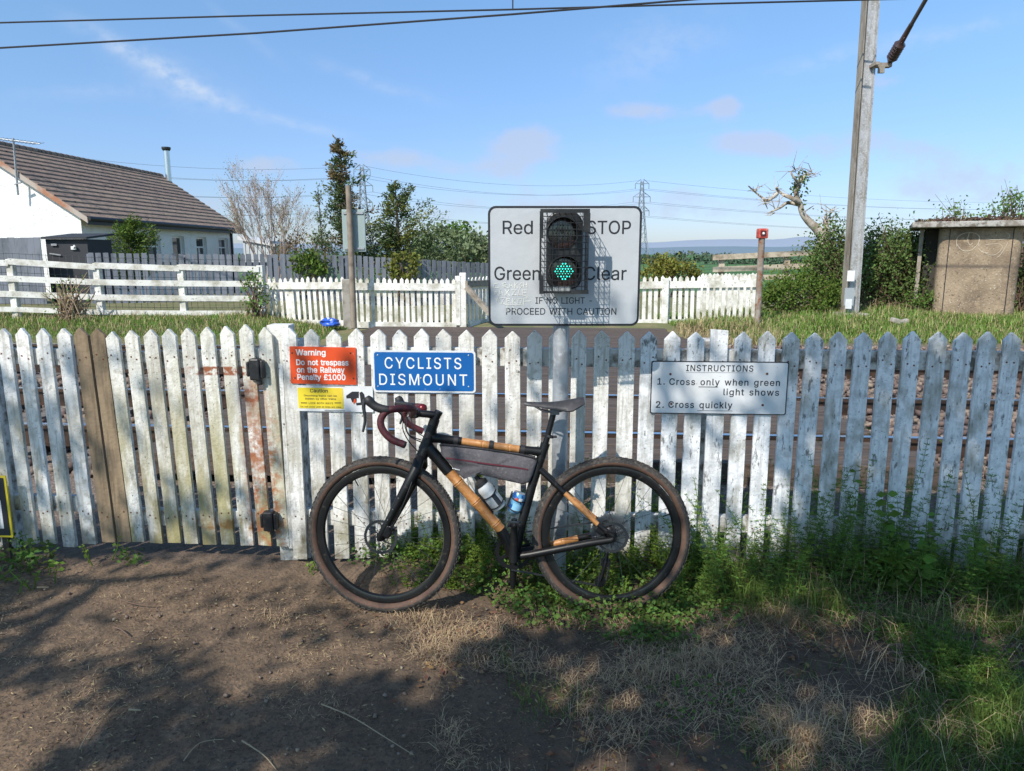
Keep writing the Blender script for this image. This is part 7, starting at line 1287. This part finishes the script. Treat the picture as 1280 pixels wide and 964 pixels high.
# dead grass, straw and litter
s1 = region([(520, 790), (900, 760), (1120, 800), (1250, 1000), (560, 1000)], 6000, (2.6, 95, .06, 4)); s2 = region([(-40, 715), (560, 760), (620, 1000), (-200, 1000)], 5200, (3, 105, .12, 3)); s3 = region([(1000, 720), (1300, 700), (1400, 1000), (1150, 1000)], 1300); s4 = region([(480, 770), (760, 780), (760, 850), (520, 830)], 1300, (4, 115, .1, 3))
parts = [gb(s1, .03, .12, .0011, .95, 1.35), gb(s2, .008, .045, .0011, 1.1, 1.35), gb(s3, .08, .28, .0011, .6, 1.3), gb(s4, .03, .11, .0011, .9, 1.35)]
for px, py, n, sd_, h in ((985, 775, 420, .05, .14), (950, 770, 160, .04, .10), (1000, 925, 420, .05, .15), (870, 830, 260, .07, .10), (1060, 900, 200, .06, .12), (810, 845, 260, .06, .10), (540, 775, 140, .05, .09), (345, 775, 120, .05, .06), (1150, 850, 140, .05, .16), (700, 775, 160, .06, .09), (830, 690, 30, .05, .2), (1010, 700, 40, .1, .3)):
    x0, y0 = G(px, py); x = x0 + rng.normal(size=n) * sd_; y = y0 + rng.normal(size=n) * sd_ * .7; parts.append(blades(base(x, y), rng.uniform(.4, 1.2, n) * h, rng.uniform(.0007, .0014, n), rng.uniform(.4, 1.2, n)))
u1 = region([(880, 700), (1300, 690), (1400, 850), (1180, 830), (1000, 770)], 260); x, y = u1; parts.append(blades(base(x, y), rng.uniform(.12, .36, 260), rng.uniform(.0007, .0013, 260), rng.uniform(.1, .9, 260)))
V, Q = cat(*parts); stuff('dead_grass', V, Q, G_straw2, 'pale dead grass and straw strewn over the dark ground at the bottom', 'dead grass')
def flat_leaves(r, lo, hi, lift=.012):
    x, y = r; P = base(x, y, lift); d = rng.normal(size=(len(x), 3)) * np.array([1, 1, .35]); return leafs(P, rng.uniform(lo, hi, len(x)), .6, .15, dirs=d)
l1 = region([(480, 750), (1280, 740), (1400, 1000), (500, 1000)], 800, (2, 125, .2, 2)); l2 = region([(380, 720), (620, 740), (700, 800), (400, 790)], 130)
V, Q = cat(flat_leaves(l1, .008, .032), flat_leaves(l2, .008, .028)); stuff('fallen_leaves', V, Q, M('brown_leaf', (.17, .085, .042), .8, isl=.5), 'curled brown fallen leaves on the dark ground', 'leaves')
q1 = region([(-60, 700), (560, 760), (640, 1000), (-200, 1000)], 900); q2 = region([(560, 760), (1250, 740), (1350, 1000), (560, 1000)], 600)
def pebb(r, lo, hi): x, y = r; return stones(base(x, y, .008), lo + (hi - lo) * rng.random(len(x)) ** 9)
V, Q = cat(pebb(q1, .0015, .009), pebb(q2, .0015, .008)); stuff('pebbles', V, Q, M('pebble', (.21, .16, .125), .9, isl=.5), 'small stones and crumbs of soil scattered over the path', 'pebbles')
c1_ = region([(-60, 690), (570, 755), (900, 770), (1100, 1000), (-250, 1000)], 16000, (2.2, 135, .2, 3)); x, y = c1_; n = len(x); d = rng.normal(size=(n, 3)) * np.array([1, 1, .16]); V, Q = leafs(base(x, y, .007), .004 + .022 * rng.random(n) ** 3, .22, .05, dirs=d)
stuff('litter', V, Q, M('litter_chip', (.235, .155, .095), .9, isl=.75), 'fine chips and crumbs of wood and straw littering the bare path', 'litter')
# sticks lying on the path: each one its own thing
def stick(label, pts, r, mat=mat_twig):
    P = []
    for px, py, dz in pts: x, y = G(px, py); P.append(Vector((x, y, float(gz(x, y)) + .012 + dz)))
    m = MB(); sp = smooth_path(P, 5); m.tube(sp, list(np.linspace(r, r * .45, len(sp))), 6); o = m.build('stick', mat, None, origin=P[0], smooth=60); return tag(o, label, 'stick', 'sticks lying on the ground')
mat_pale = M('pale_stem', (.40, .31, .19), .8, isl=.2)
stick('long pale dry stem lying aslant at the bottom, left of centre', [(402, 884, 0), (440, 902, .006), (480, 926, .004), (517, 948, 0)], .0026, mat_pale); stick('short brown bent stick on the lit path', [(142, 788, .004), (152, 793, .010), (161, 798, .002)], .0042)
stick('thin curved twig on the middle of the lit path', [(150, 752, 0), (170, 760, .006), (198, 761, 0)], .0028); stick('pale dry stalk leaning in the grass at the bottom right', [(1142, 848, .01), (1180, 868, .03), (1225, 890, .03), (1275, 908, .02)], .0028, mat_pale)
stick('pale stalk near the right edge below the fence', [(1175, 745, .05), (1225, 728, .09), (1290, 708, .13)], .0028, mat_pale); stick('pale upright snapped stalk beside the long leaning stalk at the right', [(1140, 846, 0), (1150, 856, .03), (1163, 838, .08)], .0025, mat_pale)
stick('thin twig at the bottom edge left of the long pale stem', [(100, 940, 0), (118, 912, .006), (145, 882, 0)], .0022, mat_pale); stick('pale stem at the bottom edge below the lit patch', [(303, 930, 0), (330, 950, .005), (345, 966, 0)], .0028, mat_pale); stick('little brown stub of wood on the lower left path', [(162, 892, .004), (176, 893, .004)], .0048, mat_pale)
stick('dark twig across the lower middle of the path', [(230, 955, 0), (250, 935, .006), (280, 928, 0)], .0022, mat_pale); stick('small chip of wood beside the fence on the far left path', [(47, 738, .004), (61, 738, .004)], .004, mat_pale); stick('thin straw leaning in the weeds at the right', [(1060, 780, .03), (1090, 812, .06)], .0018, mat_pale)
# leafy plants one can tell apart
def leafy(name, label, px, h, n, L_, seed, off=.12, mat=G_nettle, behind=False, cat_='weed'):
    x = PX(px, 3.4, .2); y = fy(x) + (off if behind else -off); b = Vector((x, y, float(gz(x, y)))); t = thing(name, label, cat_, b); m = MB(); C = []; D = []; Ls = []
    for s in range(n):
        d = Vector((rng.normal() * .25, rng.normal() * .2, 1)).normalized(); hh = h * rng.uniform(.55, 1.05); o = b + Vector((rng.normal() * .05, rng.normal() * .04, -.01)); e = o + d * hh; m.tube([o, o.lerp(e, .5) + Vector((rng.normal() * .01, 0, 0)), e], [.0035, .003, .0016], 5, False)
        k = max(3, int(hh / .045))
        for i in range(2, k + 1):
            p = o.lerp(e, i / k); a = rng.uniform(0, 6.3) + i * 1.57
            for q in (0, math.pi): C.append(np.array(p)); D.append((math.cos(a + q), math.sin(a + q), rng.uniform(-.35, .45))); Ls.append(L_ * rng.uniform(.6, 1.15) * (1.1 - .55 * (i / k) ** 3))
    m.build('stems', mat, t); V, Q = leafs(np.array(C), np.array(Ls), .66, .12, dirs=np.array(D)); np_mesh('leaves', V, Q, mat, t); return t
leafy('nettle', 'tall nettle with broad leaves in front of the right hand fence', 1108, .50, 7, .085, 1, .22); leafy('nettle', 'broad leaved weed just left of the tall nettle, reaching half as high', 1058, .30, 4, .07, 2, .2); leafy('nettle', 'broad leaved weed leaning at the fence between the tall nettle and the right edge', 1182, .40, 5, .08, 3, .2)
leafy('nettle', 'big leaved weed at the right edge of the photo, before the fence', 1265, .42, 6, .09, 4, .25); leafy('nettle', 'low big leaved weed in the grass below the right edge of the fence', 1215, .2, 4, .07, 5, .42); leafy('climbing_weed', 'green stem climbing between two pickets near the right edge', 1230, .62, 3, .05, 6, .1, G_nettle, True); leafy('climbing_weed', 'green weed seen through the pickets right of the post, behind the fence', 648, .42, 4, .045, 7, .25, G_weed2, True); leafy('climbing_weed', 'bright weed seen between pickets above the rear wheel', 845, .52, 4, .045, 8, .3, G_weed2, True); leafy('climbing_weed', 'leafy weed behind the pickets left of the tall nettle', 1090, .5, 4, .06, 9, .12, G_nettle, True)
leafy('dock_plant', 'little plant with round bright leaves inside the rear wheel', 778, .10, 4, .05, 10, .30, G_weed2); leafy('fern_plant', 'small bright green plant at the foot of the fence by the notice', 58, .13, 5, .05, 11, .32, G_weed2); leafy('fern_plant', 'small yellow green sprout below the left fence run', 92, .14, 3, .045, 12, .1, G_weed2); leafy('fern_plant', 'small green tuft at the foot of the white gate post', 377, .08, 5, .04, 13, .12, G_weed2); leafy('fern_plant', 'dark green clump below the black and yellow notice', 18, .2, 6, .05, 14, .16, G_ivy)

# ---------------------------------------------------------------- the trees behind the camera that shade the foreground
ST = np.array(SUN_TO)
def shade(px, py, x, y, onf):
    d = np.full(len(px), .035 if onf else .07); s = lambda v, a, b: sstep(a, b, v)
    if onf:
        d = np.maximum(d, .95 * s(px, 945, 1010)); d = np.maximum(d, .22 * s(px, 815, 850) * (1 - s(py, 520, 560))); d = np.maximum(d, .30 * (1 - s(px, 85, 140)) * s(py, 430, 480)); d = np.maximum(d, .16 * s(py, 560, 640) * (1 - s(px, 340, 380)))
    else:
        d = np.maximum(d, .97 * s(px - (py - 790) * -.4, 560, 640) * s(py, 772, 800)); d = np.maximum(d, .95 * s(px, 862, 930) * s(py, 690, 720)); d = np.maximum(d, .9 * s(px - (900 - py) * 1.1, 190, 300) * s(py, 815, 870)); d = np.maximum(d, .55 * (1 - s(px, 180, 330)) * s(py, 770, 850)); d = np.maximum(d, .75 * s(py, 930, 1010)); d = np.maximum(d, .7 * (1 - s(px, 20, 90)) * (1 - s(py, 745, 790)))
        d = np.where(py > 1150, .6, d)
        for cx, cy, rx, ry in ((528, 855, 42, 32), (985, 785, 45, 24), (1215, 925, 40, 26), (300, 800, 60, 50), (1000, 930, 40, 30)): d *= 1 - .93 * np.exp(-(((px - cx) / rx) ** 2 + ((py - cy) / ry) ** 2))
    return d
def pj(P): z = P[:, 1] * _ct - (P[:, 2] - EYE) * _st; return 640 + FPX * P[:, 0] / z, 482 + FPX * (-P[:, 1] * _st - (P[:, 2] - EYE) * _ct) / z
n = 52000; x = rng.uniform(-3.6, 4.2, n); y = rng.uniform(.2, 3.55, n); P = np.stack([x, y, np.full(n, .04)], 1); px, py = pj(P); nz_ = np.clip(.62 + 1.5 * fbm(x, y, 3.2, 3, 201), 0, 1.25); k = rng.random(n) < shade(px, py, x, y, False) * nz_; PA = P[k]
n = 15000; x = rng.uniform(-3, 3.6, n); P = np.stack([x, 3.5 + FS * x, rng.uniform(.0, 1.25, n)], 1); px, py = pj(P); nz_ = np.clip(.8 + 1.2 * fbm(x, P[:, 2], 3.0, 3, 221), 0, 1.2); k = rng.random(n) < shade(px, py, x, P[:, 2], True) * nz_; PB = P[k]
PT = np.concatenate([PA, PB]); PT = PT + ST * rng.uniform(5.4, 8.6, (len(PT), 1))
t = thing('shade_tree', 'leafy tree behind the viewer whose branches throw the dappled shade', 'tree', (-2.6, -4.9, -.05))
V, Q = leafs(PT - np.array([0, 0, .03]), rng.uniform(.07, .13, len(PT)), .75); np_mesh('crown', V, Q, green('shade_leaf', (.07, .12, .03), .3, .3), t)
cen = PT[rng.choice(len(PT), 70, replace=False)]; cen = cen[cen[:, 0] > -2.0][:18]; m = MB(); tb = Vector((-2.6, -4.9, -.1)); fk = Vector((-2.5, -4.6, 2.7)); m.tube([tb, Vector((-2.62, -4.8, 1.3)), fk], [.24, .19, .16], 12); m.build('trunk', mat_bark, t, smooth=60); m = MB()
for c in cen: c = Vector(c); mid = fk.lerp(c, .5) + Vector((rng.normal() * .2, rng.normal() * .2, .35)); m.tube(smooth_path([fk - Vector((0, 0, .1)), mid, c], 4), list(np.linspace(.04, .006, 9)), 5)
for pts, r in (([(-60, 850), (20, 808), (70, 775), (120, 735), (150, 722)], .042), ([(-40, 700), (40, 716), (90, 722), (150, 724), (240, 716)], .030), ([(-30, 795), (40, 775), (110, 742)], .03)):
    q = []
    for i, (a_, b_) in enumerate(pts): X_, Y_ = G(a_, b_); q.append(Vector(np.array([X_, Y_, 0.0]) + ST * (6.0 + .1 * i)))
    m.tube(smooth_path([fk + Vector((0, 0, .5))] + q if False else q, 4), r, 6)
m.build('branches', mat_bark, t)
